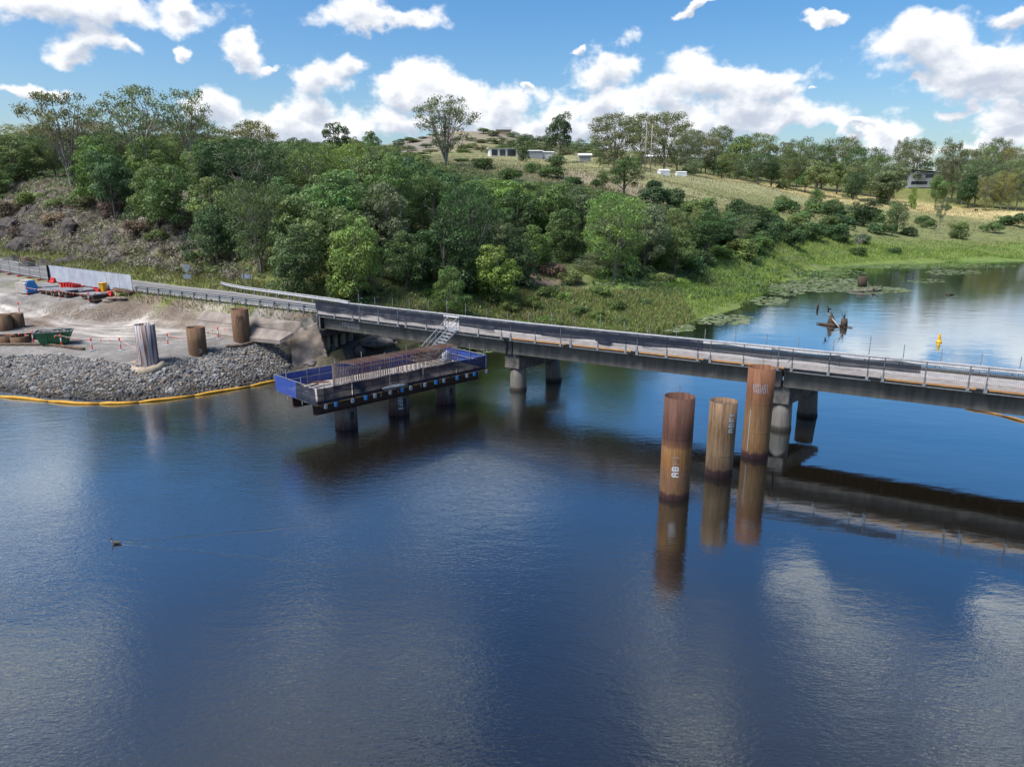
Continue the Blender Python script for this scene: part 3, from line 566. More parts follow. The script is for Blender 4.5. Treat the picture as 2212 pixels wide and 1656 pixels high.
# far-side guard rail on the bridge
def wbeam(mb, pts, off):
    """W-section rail: pts world points of the rail centre line, off = unit vector across"""
    prof = [(.0, .155), (.045, .13), (.05, .075), (.0, .03), (.0, -.03), (.05, -.075), (.045, -.13), (.0, -.155)]
    vs = [p + off * a + Vector((0, 0, b)) for p in pts for a, b in prof]; n = len(prof)
    mb._add(vs, [(i * n + j, i * n + j + 1, (i + 1) * n + j + 1, (i + 1) * n + j) for i in range(len(pts) - 1) for j in range(n - 1)])
    vs2 = [p + off * (a - .012) + Vector((0, 0, b)) for p in pts for a, b in prof]
    mb._add(vs2, [(i * n + j, (i + 1) * n + j, (i + 1) * n + j + 1, i * n + j + 1) for i in range(len(pts) - 1) for j in range(n - 1)]); return mb
u = -SPAN
while u < UEND:
    a, b = u, min(u + 4.0, UEND); mb = MB(); wbeam(mb, [B(a, 3.50, 4.90), B(b, 3.50, 4.90)], -NX); bbox(mb, a, b, 3.47, 3.56, 5.045, 5.06); wp(mb, 'guard_rail', MT['steelrail'], br); u += 4.0
u = -SPAN + 1
while u < UEND: mb = MB(); bbox(mb, u - .05, u + .05, 3.51, 3.62, 4.4, 5.03); wp(mb, 'rail_post', MT['galv'], br); u += 2.0
# graffiti on the first girder (hand-painted capitals)
FONT = {'A': '01110 10001 10001 11111 10001 10001 10001', 'B': '11110 10001 10001 11110 10001 10001 11110', 'D': '11110 10001 10001 10001 10001 10001 11110', 'E': '11111 10000 10000 11110 10000 10000 11111', 'F': '11111 10000 10000 11110 10000 10000 10000',
        'G': '01111 10000 10000 10011 10001 10001 01110', 'I': '11111 11111 11111 11111 11111 11111 11111', 'L': '10000 10000 10000 10000 10000 10000 11111', 'M': '10001 11011 10101 10101 10001 10001 10001', 'O': '01110 10001 10001 10001 10001 10001 01110', 'S': '01111 10000 10000 01110 00001 00001 11110', 'T': '11111 00100 00100 00100 00100 00100 00100',
        '0': '01110 10001 10011 10101 11001 10001 01110', '2': '01110 10001 00001 00110 01000 10000 11111', '5': '11111 10000 11110 00001 00001 10001 01110', '7': '11111 00001 00010 00100 01000 01000 01000', '3': '11110 00001 00001 01110 00001 00001 11110', ' ': '00000 ' * 6 + '00000'}
def bold_cells(text):
    """the same letters with heavy strokes, still on the letter grid (yields cell corners in thirds)"""
    full = set()
    for cx, cy in cells(text, 2):
        for i in range(-1, 4):
            for j in range(-1, 4): full.add((cx * 3 + i, cy * 3 + j))
    for a, b in sorted(full): yield a / 3, b / 3
def cells(text, gap=1):
    x = 0
    for ch in text:
        rows = FONT[ch].split(); w = 2 if ch == 'I' else 5
        for r, row in enumerate(rows):
            for c in range(w):
                if row[c] == '1': yield x + c, 6 - r
        x += w + gap
mt, nt_, N_, L_, b_ = newmat('chalk_white_paint'); b_.inputs['Base Color'].default_value = (.46, .47, .48, 1); MT['chalk'] = mt
mb = MB(); rg = random.Random(4); s_ = .058; g0 = B(-18.0, -.006, 3.52)
for cx, cy in cells('MADDOG'):
    p = g0 + EX * (cx * s_ + (cy * .15) * s_) + Vector((0, 0, cy * s_ - cx * .0035 + rg.uniform(-.004, .004)))
    mb.face([p, p + EX * (s_ * .86), p + EX * (s_ * .86) + Vector((0, 0, s_ * 1.05)), p + Vector((0, 0, s_ * 1.05))])
wp(mb, 'graffiti', MT['chalk'], br)

# ------------------------------------------------------------------ scaffold walkway with guard posts on the near edge
wk = empty('edge_scaffold', B(0, -.7, 4.3), label='galvanised scaffold walkway with toe boards and dark netting on the bridge near edge', cat='scaffold')
posts = []; module = 5.15; u = -20.4; k = 0
gap_lo, gap_hi = -6.0, -4.6                     # opening where the stair lands
proto_post = None
while u < UEND - 1:
    for d in (.1, 2.25, 4.4): posts.append(u + d)
    # toe board, ply edge and walk deck for the module (skip the stair opening)
    a, b = u + .02, u + module - .02
    segs = [(a, b)] if b < gap_lo or a > gap_hi else [(a, gap_lo)] * (gap_lo - a > .3) + [(gap_hi, b)] * (b - gap_hi > .3)
    rz = random.Random(k)
    for (x0, x1) in segs:
        if x1 <= x0: continue
        mb = MB(); bbox(mb, x0, x1, -.71, -.67, 4.53 + rz.uniform(-.02, .02), 4.85 + rz.uniform(-.02, .03)); wp(mb, 'toe_board', MT['timber'], wk)
        mb = MB(); bbox(mb, x0, x1, -.66, -.40, 4.47, 4.51); wp(mb, 'walk_plank', MT['timber'], wk)
        mb = MB(); bbox(mb, x0, x1, -.38, -.14, 4.47, 4.51); wp(mb, 'walk_plank', MT['timber'], wk)
    if k in (4, 5, 6, 7, 9, 10): mb = MB(); bbox(mb, u + .25, u + module - .35, -.735, -.715, 4.44, 4.545); wp(mb, 'ply_edge', MT['orange'], wk)
    mb = MB(); bbar(mb, (u + .0, -.72, 4.30), (u + 2.35, -.72, 4.30), .045); wp(mb, 'ledger', MT['galv'], wk)
    mb = MB(); bbar(mb, (u + 2.3, -.72, 4.30), (u + 4.6, -.72, 4.30), .045); wp(mb, 'ledger', MT['galv'], wk)
    mb = MB(); bbar(mb, (u + .2, -.70, 4.30), (u + 2.2, -.1, 4.36), .035); wp(mb, 'brace', MT['galv'], wk)
    u += module; k += 1
for i, u in enumerate(posts):
    if gap_lo < u < gap_hi: continue
    mb = MB(); bbox(mb, u - .085, u + .085, -.80, -.62, 4.31, 4.52); wp(mb, 'bracket_foot', MT['galv'], wk)
    mb = MB(); bbar(mb, (u, -.745, 4.5), (u, -.745, 5.78), .05); wp(mb, 'guard_post', MT['galv'], wk)
    mb = MB(); bbar(mb, (u, -.7, 4.28), (u, .0, 4.20), .05, .07); wp(mb, 'bracket_arm', MT['galv'], wk)
def rails(u0, u1):
    for z in (5.08, 5.40, 5.74):
        a = u0
        while a < u1 - .1:
            b = min(a + module, u1); mb = MB(); bbar(mb, (a, -.715, z), (b, -.715, z - .004), .04 if z < 5.3 else .03); wp(mb, 'hand_rail', MT['galv'] if z > 5.3 else MT['steelrail'], wk); a = b
rails(-20.4, gap_lo); rails(gap_hi, UEND - .5)
# wire mesh infill panels
u = gap_hi + .1; wire = None
while u < UEND - 2.3:
    if wire is None:
        mb = MB()
        for i in range(0, 22): mb.bar(EX * (i * .1), EX * (i * .1) + Vector((0, 0, .92)), .007)
        for j in range(0, 10): mb.bar(Vector((0, 0, j * .1)), EX * 2.1 + Vector((0, 0, j * .1)), .007)
        wire = mb.mesh('mesh_panel', MT['wire'])
    o = link('mesh_panel', wire, wk); o.location = B(u, -.690, 4.84) - wk.location; u += 2.15
# dark debris netting slung along the rails
def net_strip(u0, u1, ztop, zbot, mat, seed, v=-.775):
    rg = random.Random(seed); n = max(4, int((u1 - u0) / .35)); P = []
    for i in range(n + 1):
        u = u0 + (u1 - u0) * i / n; sag = .03 * math.sin(i * .45 + seed)
        zt = ztop(u) if callable(ztop) else ztop; zb = zbot(u) if callable(zbot) else zbot
        for j in range(4):
            f = j / 3; P.append(B(u, v - .02 * math.sin(i * .9 + j + seed) * (j > 0), zt - (zt - zb) * f - sag * f + 0))
    mb = MB(); mb._add(P, [(i * 4 + j, i * 4 + j + 1, (i + 1) * 4 + j + 1, (i + 1) * 4 + j) for i in range(n) for j in range(3)]); return wp(mb, 'debris_net', mat, wk, smooth=True)
for i, (a, b) in enumerate([(-20.4, -16.1), (-16.13, -11.5), (-11.53, gap_lo - .05)]): net_strip(a, b, 5.80, (lambda u: 4.88 + .04 * math.sin(u * .8)), MT['net'], i)
us = [gap_hi + .1, -1.2, 3.0, 7.4, 11.0, 15.2]
for i in range(len(us) - 1): net_strip(us[i], us[i + 1] + .03, 5.76, (lambda u, i=i: 4.99 + .06 * math.sin(u * .7 + i) - (.22 if 7.6 < u < 8.6 else 0)), MT['net'], 10 + i)
us = [15.2, 19.6, 23.6, 27.9]
for i in range(len(us) - 1): net_strip(us[i], us[i + 1] + .03, (lambda u, i=i: 5.70 - .16 * abs(math.sin(u * .75 + i))), (lambda u, i=i: 5.02 + .05 * math.sin(u * .9 + i)), MT['netsheer'], 20 + i)
# far-side scaffold tubes standing up behind the guard rail
fs = empty('far_scaffold_tubes', B(0, 3.8, 4.2), label='row of thin upright scaffold tubes along the far edge of the bridge', cat='scaffold')
rg = random.Random(9); u = -19.4
while u < UEND:
    z1 = 5.75 + rg.choice([0, .05, .12, .25, .5]); mb = MB(); mb.tube([B(u, 3.85, 4.15), B(u + rg.uniform(-.03, .03), 3.85 + rg.uniform(-.03, .03), z1)], .026, 6); wp(mb, 'upright_tube', MT['greypost'], fs)
    u += 2.1 + rg.uniform(-.12, .12)
mb = MB(); bbox(mb, -SPAN, UEND, 3.80, 3.90, 4.16, 4.22); wp(mb, 'ledger', MT['galv'], fs)
for z in (4.75,):
    u = -19.4
    while u < UEND - 4: mb = MB(); bbar(mb, (u, 3.83, z), (u + 4.1, 3.83, z), .03); wp(mb, 'ledger', MT['greypost'], fs); u += 4.2

# ------------------------------------------------------------------ steel piles in the water, right
def wrap_text(mb, text, R, z0, ang0, size, up=True, zoff=0.0, rad=.006):
    """letters read upwards (rotated a quarter turn) on a pile of radius R"""
    for cx, cy in (bold_cells(text) if size > .03 else cells(text)):
        k_ = 1.0 if size <= .03 else 1 / 3; zs = (cx * size, (cx + k_) * size); als = (cy * size / R, (cy + k_) * size / R)
        def pt(zz, aa):
            a = ang0 - aa if up else ang0 + aa
            z = z0 + zz if up else z0 - zz
            return (math.cos(a) * (R + rad), math.sin(a) * (R + rad), z)
        q = [pt(zs[0], als[0]), pt(zs[1], als[0]), pt(zs[1], als[1]), pt(zs[0], als[1])]
        mb.face(q)
MT['stencil'] = M('stencil_paint', (.46, .49, .52), (.24, .235, .23), 7, .7, lo=.30, hi=.48)
MT['faded'] = M('faded_stencil', (.27, .20, .15), (.19, .12, .08), 9, .8)
def steel_pile(base, R, h, mat, label, inner=None):
    o = empty('steel_pile', base, label=label, cat='pile', group='steel piles of the new pier in the water')
    mb = MB(); n = 40
    mb.lathe([(R, -2.5), (R, h * .33), (R, h * .66), (R, h), (R - .03, h), (R - .03, h - 1.6)], n=n); c = mb.build('casing', mat, o, smooth=True)
    for f in c.data.polygons:
        pass
    mb = MB(); mb.lathe([(R - .03, h - 1.5), (.01, h - 1.5)], n=n); mb.build('inner_fill', inner or MT['darksteel'], o)
    for z in (h * .30, h * .62):
        mb = MB(); mb.lathe([(R + .001, z - .03), (R + .012, z), (R + .001, z + .03)], n=n); mb.build('weld_seam', mat, o, smooth=True)
    return o
r1 = rust_mat('rust_maroon_over_tan', [(0.0, (.030, .014, .016)), (.055, (.055, .028, .024)), (.085, (.17, .092, .050)), (.22, (.17, .095, .052)), (.36, (.235, .112, .042)), (.50, (.27, .145, .058)), (.535, (.16, .078, .045)), (.60, (.10, .048, .034)), (1.0, (.105, .052, .038))], 5.35)
r2 = rust_mat('rust_tan', [(0.0, (.030, .014, .016)), (.085, (.055, .028, .028)), (.125, (.16, .105, .062)), (.35, (.215, .148, .088)), (.6, (.18, .115, .064)), (1.0, (.185, .118, .072))], 4.3, .6)
r3 = rust_mat('rust_orange_over_tan', [(0.0, (.030, .014, .016)), (.055, (.055, .028, .028)), (.09, (.19, .105, .05)), (.45, (.205, .122, .06)), (.68, (.18, .085, .045)), (.76, (.165, .070, .038)), (1.0, (.175, .082, .046))], 5.5, .5)
P1 = gp(1455, 1082); P2 = gp(1551, 1033); P3 = gp(1629, 992)
for p in (P1, P2, P3): p += Vector((p.x, p.y, 0)).normalized() * .76
def face_angle(p): return math.atan2(-p.y, -p.x)                 # towards the camera
p1 = steel_pile(P1, .76, 5.32, r1, 'frontmost rusty steel pile, maroon top half over tan lower half')
mb = MB(); a = face_angle(P1); wrap_text(mb, 'AB', .76, 1.30, a + .20, .045, rad=.008); mb.build('stencil_lettering', MT['stencil'], p1)
mb = MB(); wrap_text(mb, 'FI', .76, 1.95, a + .20, .045, rad=.007); mb.build('faded_lettering', MT['faded'], p1)
mb = MB(); wrap_text(mb, 'STEEL', .76, 1.30, a + .22 + .64 * 0 + .40, .020, rad=.008); wrap_text(mb, '07 527', .76, 1.30, a + .22 + .62, .020, rad=.008)
mb.build('small_lettering', MT['faded'], p1)
mb = MB(); mb.tube([(.1, .55, 4.2), (.12, .56, 5.75)], .014, 5); mb.build('reinforcing_bar', MT['rebar'], p1)
p2 = steel_pile(P2, .74, 4.22, r2, 'shortest rusty tan steel pile, between the two taller ones', MT['deck'])
mb = MB(); a = face_angle(P2); wrap_text(mb, 'ABFI', .74, 2.6, a + .93, .045, rad=.008); mb.build('stencil_lettering', MT['stencil'], p2)
for k in range(14):
    mb = MB(); t = a + math.pi - 1.2 + k * .18; mb.tube([(math.cos(t) * .62, math.sin(t) * .62, 2.9), (math.cos(t) * .62, math.sin(t) * .62, 4.05)], .022, 5); mb.build('starter_bar', MT['rebarpale'], p2)
p3 = steel_pile(P3, .77, 5.42, r3, 'tall orange-rust steel pile standing right against the bridge')
mb = MB(); a = face_angle(P3)
for k in range(9):
    t = a - .52 + k * .125; z0 = 4.02 + .03 * math.sin(k)
    for zz in range(6):
        q0, q1 = z0 + zz * .09, z0 + zz * .09 + .085 * (1 if (k * 7 + zz * 3) % 5 else .4)
        mb.face([(math.cos(t + d) * .778, math.sin(t + d) * .778, z) for d, z in ((0, q0), (.05, q0), (.05, q1), (0, q1))])
mb.build('scraped_panel', MT['greyblock'], p3)['kind'] = 'stuff'
mb = MB(); t = a - .62; mb.face([(math.cos(t + d) * .777, math.sin(t + d) * .777, z) for d, z in ((0, .45), (.05, .45), (.05, 3.0), (0, 3.0))]); mb.build('lime_run', MT['greyblock'], p3)
mb = MB(); mb.tube([(.1, .2, 4.2), (.1, .2, 6.6)], .014, 5); mb.build('reinforcing_bar', MT['rebar'], p3)

# ------------------------------------------------------------------ pier work platform with reinforcement cage
PS = Vector((.711, .703, 0)); PT = Vector((-.703, .711, 0))
PA = Vector((-12.06, 42.2, 0)); PL, PW, PZ = 14.1, 5.0, 2.62
def Pp(s_, t_, z_): return PA + PS * s_ + PT * t_ + Vector((0, 0, z_))
def pbox(mb, s0, s1, t0, t1, z0, z1):
    c = [Pp(s_, t_, z_) for z_ in (z0, z1) for s_, t_ in ((s0, t0), (s1, t0), (s1, t1), (s0, t1))]
    return mb._add(c, [(3, 2, 1, 0), (4, 5, 6, 7), (0, 1, 5, 4), (1, 2, 6, 5), (2, 3, 7, 6), (3, 0, 4, 7)])
pf = empty('work_platform', Pp(PL / 2, PW / 2, PZ), label='netted work platform on three piles beside the bridge, holding a reinforcement cage', cat='platform')
k = 0; s0 = 0.0
while s0 < PL:
    s1 = min(s0 + 1.2, PL)
    for t0 in (0.0, 2.5): mb = MB(); pbox(mb, s0 + .01, s1 - .01, t0 + .01, t0 + 2.49, PZ - .035 + .003 * (k % 3), PZ + .003 * (k % 3)); wp(mb, 'deck_panel', MT['ply'], pf); k += 1
    s0 = s1
for t0 in (.9, 3.5):
    for zz, w_ in ((PZ - .98, .36), (PZ - .28, .36)): mb = MB(); pbox(mb, .2, PL + .1, t0 - w_ / 2, t0 + w_ / 2, zz, zz + .05); wp(mb, 'main_beam_flange', MT['darksteel'], pf)
    mb = MB(); pbox(mb, .2, PL + .1, t0 - .03, t0 + .03, PZ - .93, PZ - .28); wp(mb, 'main_beam_web', MT['darksteel'], pf)
s0 = .3
while s0 < PL: mb = MB(); pbox(mb, s0 - .06, s0 + .06, -.15, PW + .1, PZ - .23, PZ - .04); wp(mb, 'joist', MT['darksteel'], pf); s0 += 1.15
mb = MB(); pbox(mb, -.02, PL, -.06, -.01, PZ - .16, PZ + .12); wp(mb, 'edge_board', MT['orange'], pf)
mb = MB(); pbox(mb, -.06, -.01, 0, PW, PZ - .14, PZ + .1); wp(mb, 'edge_board', MT['timber'], pf)
s0 = .5; k = 0
while s0 < PL:
    blue = k in (1, 3, 6, 9, 11, 13); mb = MB(); pbox(mb, s0 - .085, s0 + .085, -.26, -.10, PZ - .36, PZ - .10); wp(mb, 'beam_clamp', MT['bluecap'] if blue else MT['greyblock'], pf); s0 += .72 + .25 * ((k * 5) % 3); k += 1
pp = [(s_, -.06) for s_ in (.55, 2.6, 4.7, 6.1, 8.0, 9.7, 11.4, 13.4)] + [(s_, PW + .06) for s_ in (.3, 2.2, 4.4, 6.6, 8.6, 10.6, 12.6, 13.9)] + [(-.06, t_) for t_ in (1.7, 3.6, 4.9)] + [(PL + .06, t_) for t_ in (.2, 1.8, 3.4, 4.9)]
for i, (s_, t_) in enumerate(pp):
    top = PZ + 1.25 + .35 * ((i * 7) % 3) / 2; mb = MB(); mb.tube([Pp(s_, t_, PZ - .4), Pp(s_, t_, top)], .026, 6); wp(mb, 'guard_post', MT['greypost'], pf)
for z_ in (.5, 1.0):
    mb = MB()
    for a_, b_ in (((0, -.05), (PL, -.05)), ((0, PW + .05), (PL, PW + .05)), ((-.05, 0), (-.05, PW)), ((PL + .05, 0), (PL + .05, PW))):
        mb.tube([Pp(*a_, PZ + z_), Pp(*b_, PZ + z_)], .022, 6)
    wp(mb, 'guard_rail_ring', MT['greypost'], pf)
def pnet(a_, b_, z0, z1, mat, seed, droop=.05):
    rg = random.Random(seed); L_ = math.hypot(b_[0] - a_[0], b_[1] - a_[1]); n = max(3, int(L_ / .4)); P = []
    for i in range(n + 1):
        f = i / n; s_ = a_[0] + (b_[0] - a_[0]) * f; t_ = a_[1] + (b_[1] - a_[1]) * f; zt = z1 - droop * abs(math.sin(f * math.pi * max(1, round(L_ / 2.2)))) + rg.uniform(-.015, .015)
        for j in range(4):
            g = j / 3; w_ = .03 * math.sin(i * 1.7 + j + seed); P.append(Pp(s_ + (w_ if a_[0] == b_[0] else 0), t_ + (w_ if a_[0] != b_[0] else 0), zt + (z0 - zt) * g + rg.uniform(-.01, .01)))
    mb = MB(); mb._add(P, [(i * 4 + j, i * 4 + j + 1, (i + 1) * 4 + j + 1, (i + 1) * 4 + j) for i in range(n) for j in range(3)]); return wp(mb, 'debris_net', mat, pf, smooth=True)
fr = [(0, 2.5), (2.5, 5.4), (5.4, 8.2), (8.2, 11.2), (11.2, PL)]
for i, (a_, b_) in enumerate(fr): pnet((a_, -.12), (b_ - .03, -.12), PZ - .05, PZ + .98, MT['net'], 40 + i)
pnet((-.12, -.1), (-.12, 2.3), PZ - .08, PZ + .98, MT['net'], 50); pnet((-.12, 2.3), (-.12, PW + .1), PZ - .08, PZ + 1.02, MT['blue'], 51)
for i, (a_, b_) in enumerate([(0, 3.2), (3.2, 6.4), (6.4, 9.3), (9.3, 11.3)]): pnet((a_, PW + .12), (b_ - .03, PW + .12), PZ - .02, PZ + 1.02, MT['blue'], 60 + i)
pnet((11.3, PW + .12), (PL, PW + .12), PZ - .02, PZ + 1.02, MT['netsheer'], 66)
pnet((PL + .12, 0), (PL + .12, PW), PZ - .02, PZ + 1.0, MT['blue'], 70)
# its three piles
gr = rust_mat('grout_streaked_rust', [(0.0, (.05, .03, .032)), (.18, (.11, .07, .068)), (.35, (.17, .14, .13)), (1.0, (.19, .17, .165))], 2.6, .75)
for i, (x, y, lab) in enumerate([(749, 929, 'grout-streaked round pile under the near left end of the work platform'), (862, 899, 'white-stencilled round pile under the middle of the work platform'), (963, 874, 'grout-streaked round pile under the platform end nearest the bridge pier')]):
    p = gp(x, y); p += Vector((p.x, p.y, 0)).normalized() * .74
    o = empty('platform_pile', p, label=lab, cat='pile', group='piles under the work platform'); mb = MB(); mb.lathe([(.75, -2.5), (.76, .0), (.75, 1.0), (.75, 1.62)], n=36, caps=True); mb.build('casing', gr, o, smooth=True)
    a = face_angle(p)
    mb = MB(); mb.face([(math.cos(a + d) * .765, math.sin(a + d) * .765, z) for d, z in ((.42, .62), (.8, .62), (.8, 1.25), (.42, 1.25))]); mb.build('dark_opening', MT['blackrub'], o)
    if i == 1: mb = MB(); wrap_text(mb, 'ABFI', .75, 1.58, a - .02, .046, up=False, rad=.010); mb.build('stencil_lettering', MT['stencil'], o)
# reinforcement cage
cg = empty('rebar_cage', Pp(7.2, 2.35, PZ), label='long brown reinforcement cage with a pale rounded end on the work platform', cat='rebar cage')
C0, C1, CT0, CT1, CZ = 3.5, 12.8, 1.45, 3.05, 1.64
mb = MB()
for (a_, b_) in (((0, CT0, .12), (0, CT0, CZ)), ((0, CT0, CZ), (0, CT1, CZ)), ((0, CT1, CZ), (0, CT1, .12)), ((0, CT1, .12), (0, CT0, .12))):
    mb.bar(PS * a_[0] + PT * a_[1] + Vector((0, 0, a_[2])), PS * b_[0] + PT * b_[1] + Vector((0, 0, b_[2])), .036)
stir = mb.mesh('stirrup', MT['rebar']); stirp = stir.copy(); stirp.materials[0] = MT['rebarpale']
s0 = C0 + .15; k = 0
while s0 < C1:
    o = link('stirrup', stirp if (s0 < 4.0 or 6.1 < s0 < 6.9 or 10.6 < s0 < 11.4 or k % 7 == 0) else stir, cg); o.location = PA + PS * s0 + Vector((0, 0, PZ)) - cg.location; o.rotation_euler = (0, 0, 0); s0 += .19 if not (7.6 < s0 < 9.6) else .36; k += 1
for t_ in [CT0 + .1 + i * .23 for i in range(0, 7)]: mb = MB(); mb.tube([Pp(C0, t_, PZ + CZ + .03), Pp((C0 + C1) / 2, t_, PZ + CZ + .03), Pp(C1, t_, PZ + CZ + .02)], .019, 5); wp(mb, 'long_bar', MT['rebar'], cg)
for z_ in (.35, .7, 1.05, 1.4):
    for t_ in (CT0 - .03, CT1 + .03): mb = MB(); mb.tube([Pp(C0, t_, PZ + z_), Pp(C1, t_, PZ + z_)], .015, 5); wp(mb, 'long_bar', MT['rebar'], cg)
for k in range(26):
    a = math.pi / 2 + math.pi * k / 25; s_ = C0 + math.cos(a) * .85; t_ = (CT0 + CT1) / 2 + math.sin(a) * .80
    mb = MB(); mb.tube([Pp(s_, t_, PZ + .02), Pp(s_, t_, PZ + CZ - .03)], .026, 5); wp(mb, 'end_bar', MT['rebarpale'], cg)
mb = MB(); mb.tube([Pp(C0 + math.cos(math.pi / 2 + math.pi * k / 14) * .83, (CT0 + CT1) / 2 + math.sin(math.pi / 2 + math.pi * k / 14) * .78, PZ + CZ - .1) for k in range(15)], .018, 5); wp(mb, 'end_hoop', MT['rebar'], cg)
for i in range(3): mb = MB(); mb.tube([Pp(10.8 + .5 * i, 1.7, PZ + .4), Pp(9.0 + .4 * i, 2.9, PZ + 1.0 + .2 * i)], .03, 5); wp(mb, 'brace_bar', MT['rebarpale'], cg)
# things lying on the platform
for i, (a_, b_, lab) in enumerate([((.6, 3.9), (2.6, 4.35), 'upper long timber lying on the bare end of the work platform'), ((.5, 3.5), (3.2, 3.75), 'lower long timber lying on the bare end of the work platform')]):
    mb = MB(); mb.bar(Pp(*a_, PZ + .06), Pp(*b_, PZ + .06), .12, .09); tag(mb.build('timber_bearer', MT['timber']), lab, 'timber')
mb = MB()
for i in range(8): mb.tube([Pp(1.0 + .1 * i, 4.4 - .05 * i, PZ + .05 + .03 * i), Pp(2.0 + .08 * i, 4.0 + .04 * i, PZ + .25 + .02 * (i % 3)), Pp(3.0 + .05 * i, 3.9, PZ + .12)], .02, 5)
tag(mb.build('bent_rebar_bundle', MT['rebar']), 'bent brown rebar offcuts by the blue net on the platform', 'rebar')
def lumpy(name, c, size, mat, seed, sub=3, amp=.18, parent=None, flat=False, rz=0.0):
    bm = bmesh.new(); bmesh.ops.create_icosphere(bm, subdivisions=sub, radius=1); rg = random.Random(seed); ph = [rg.uniform(0, 6) for _ in range(6)]
    for v in bm.verts:
        n = v.co; k = 1 + amp * (math.sin(3 * n.x + ph[0]) * math.sin(2.6 * n.y + ph[1]) + .6 * math.sin(5 * n.z + ph[2] + 2 * n.x) + .5 * math.sin(7 * n.y + ph[3]) * math.cos(6 * n.x + ph[4]))
        v.co = Vector((n.x * size[0] * k, n.y * size[1] * k, n.z * size[2] * k))
    me = bpy.data.meshes.new(name); bm.to_mesh(me); bm.free(); me.materials.append(mat)
    if not flat: me.polygons.foreach_set('use_smooth', [True] * len(me.polygons))
    o = link(name, me, parent, c); o.rotation_euler = (0, 0, rz); return o
tag(lumpy('tarp_bundle', Pp(13.1, 3.3, PZ + .45), (.38, .6, .5), MT['white'], 3), 'crumpled white tarpaulin at the stair end of the platform', 'tarpaulin')
tag(lumpy('grey_sheet', Pp(5.6, -.30, PZ + .12), (.85, .10, .16), MT['galv'], 8, amp=.25, rz=.78), 'crumpled grey plastic sheet caught on the front net', 'plastic sheet')

# ------------------------------------------------------------------ aluminium stair from the bridge down to the platform
st_top = B(-5.25, -.62, 4.60); st_dir = Vector((-.78, -.626, 0)); st_lat = Vector((.626, -.78, 0)); drop = st_top.z - PZ; run = 2.55
mb = MB(); pbox(mb, 11.9, PL - .1, PW + .14, PW + 1.25, PZ - .10, PZ - .01); wp(mb, 'stair_landing', MT['ply'], pf)
sr = empty('access_stair', st_top - Vector((0, 0, drop)) + st_dir * run, label='bright aluminium stair leading from the bridge down to the platform', cat='stair')
def Sp(f, l, z=0): return st_top + st_dir * (run * f) + st_lat * l + Vector((0, 0, -drop * f + z))
nt = 10
for k in range(nt): f = (k + .5) / nt; mb = MB(); mb.bar(Sp(f, -.52), Sp(f, .52), .22, .035); wp(mb, 'tread', MT['alum'], sr)
for l in (-.56, 0, .56): mb = MB(); mb.bar(Sp(-.02, l, -.03), Sp(1.02, l, -.03), .04, .11 if l else .03); wp(mb, 'stringer', MT['alum'], sr)
for l in (-.59, .59):
    for z in (.55, 1.0): mb = MB(); mb.tube([Sp(-.08, l, z), Sp(1.05, l, z)], .026, 6); wp(mb, 'hand_rail', MT['alum'], sr)
    for f in (.02, .5, .98): mb = MB(); mb.tube([Sp(f, l, -.05), Sp(f, l, 1.0)], .022, 6); wp(mb, 'baluster', MT['alum'], sr)
mb = MB(); bbox(mb, gap_lo + .05, gap_hi - .05, -.62, .45, 4.54, 4.60); wp(mb, 'landing', MT['alum'], sr)
for u_ in (gap_lo + .02, gap_hi - .02):
    mb = MB(); mb.tube([B(u_, -.62, 4.5), B(u_, -.62, 5.75)], .026, 6); wp(mb, 'landing_post', MT['galv'], sr)
# ------------------------------------------------------------------ works site on the left bank
def gz(x, y, it=6, h0=2.5):
    """photo point on the ground -> world point on the terrain"""
    h = h0
    for _ in range(it):
        p = gp(x, y, h); h = .5 * h + .5 * th(p.x, p.y)
    p = gp(x, y, h); return Vector((p.x, p.y, th(p.x, p.y)))
# rock armour
def stone_material():
    mt, nt, N, L, b = newmat('quarry_stone'); oi = N.new('ShaderNodeObjectInfo'); a = N.new('ShaderNodeAttribute'); a.attribute_name = 'tint'
    tc = N.new('ShaderNodeTexCoord'); n = N.new('ShaderNodeTexNoise'); n.inputs['Scale'].default_value = 4; n.inputs['Detail'].default_value = 5; L.new(tc.outputs['Object'], n.inputs['Vector'])
    mr = N.new('ShaderNodeMapRange'); L.new(n.outputs['Fac'], mr.inputs[0]); mr.inputs[1].default_value = .3; mr.inputs[2].default_value = .7; mr.inputs[3].default_value = .75; mr.inputs[4].default_value = 1.2
    mul = N.new('ShaderNodeMix'); mul.data_type = 'RGBA'; mul.blend_type = 'MULTIPLY'; mul.inputs[0].default_value = 1; L.new(a.outputs['Color'], mul.inputs[6]); L.new(oi.outputs['Color'], mul.inputs[7])
    s = N.new('ShaderNodeVectorMath'); s.operation = 'SCALE'; L.new(mul.outputs[2], s.inputs[0]); L.new(mr.outputs[0], s.inputs['Scale']); L.new(s.outputs[0], b.inputs['Base Color']); b.inputs['Roughness'].default_value = .9
    return mt
MT['stone'] = stone_material()
def stone_arrays(seed):
    rg = np.random.RandomState(seed); bm = bmesh.new(); bmesh.ops.create_icosphere(bm, subdivisions=1, radius=1)
    v = np.array([x.co for x in bm.verts]); f = np.array([[q.index for q in x.verts] for x in bm.faces]); bm.free()
    v = v * (1 + rg.uniform(-.22, .22, (len(v), 1))) * np.array([1, rg.uniform(.65, .95), rg.uniform(.5, .75)]); return v, f
STONES = [stone_arrays(i) for i in range(8)]
def set_tint(me, cols):
    c = me.color_attributes.new('tint', 'FLOAT_COLOR', 'POINT'); c.data.foreach_set('color', np.concatenate([cols, np.ones((len(cols), 1))], 1).astype(np.float32).ravel())
SM = []
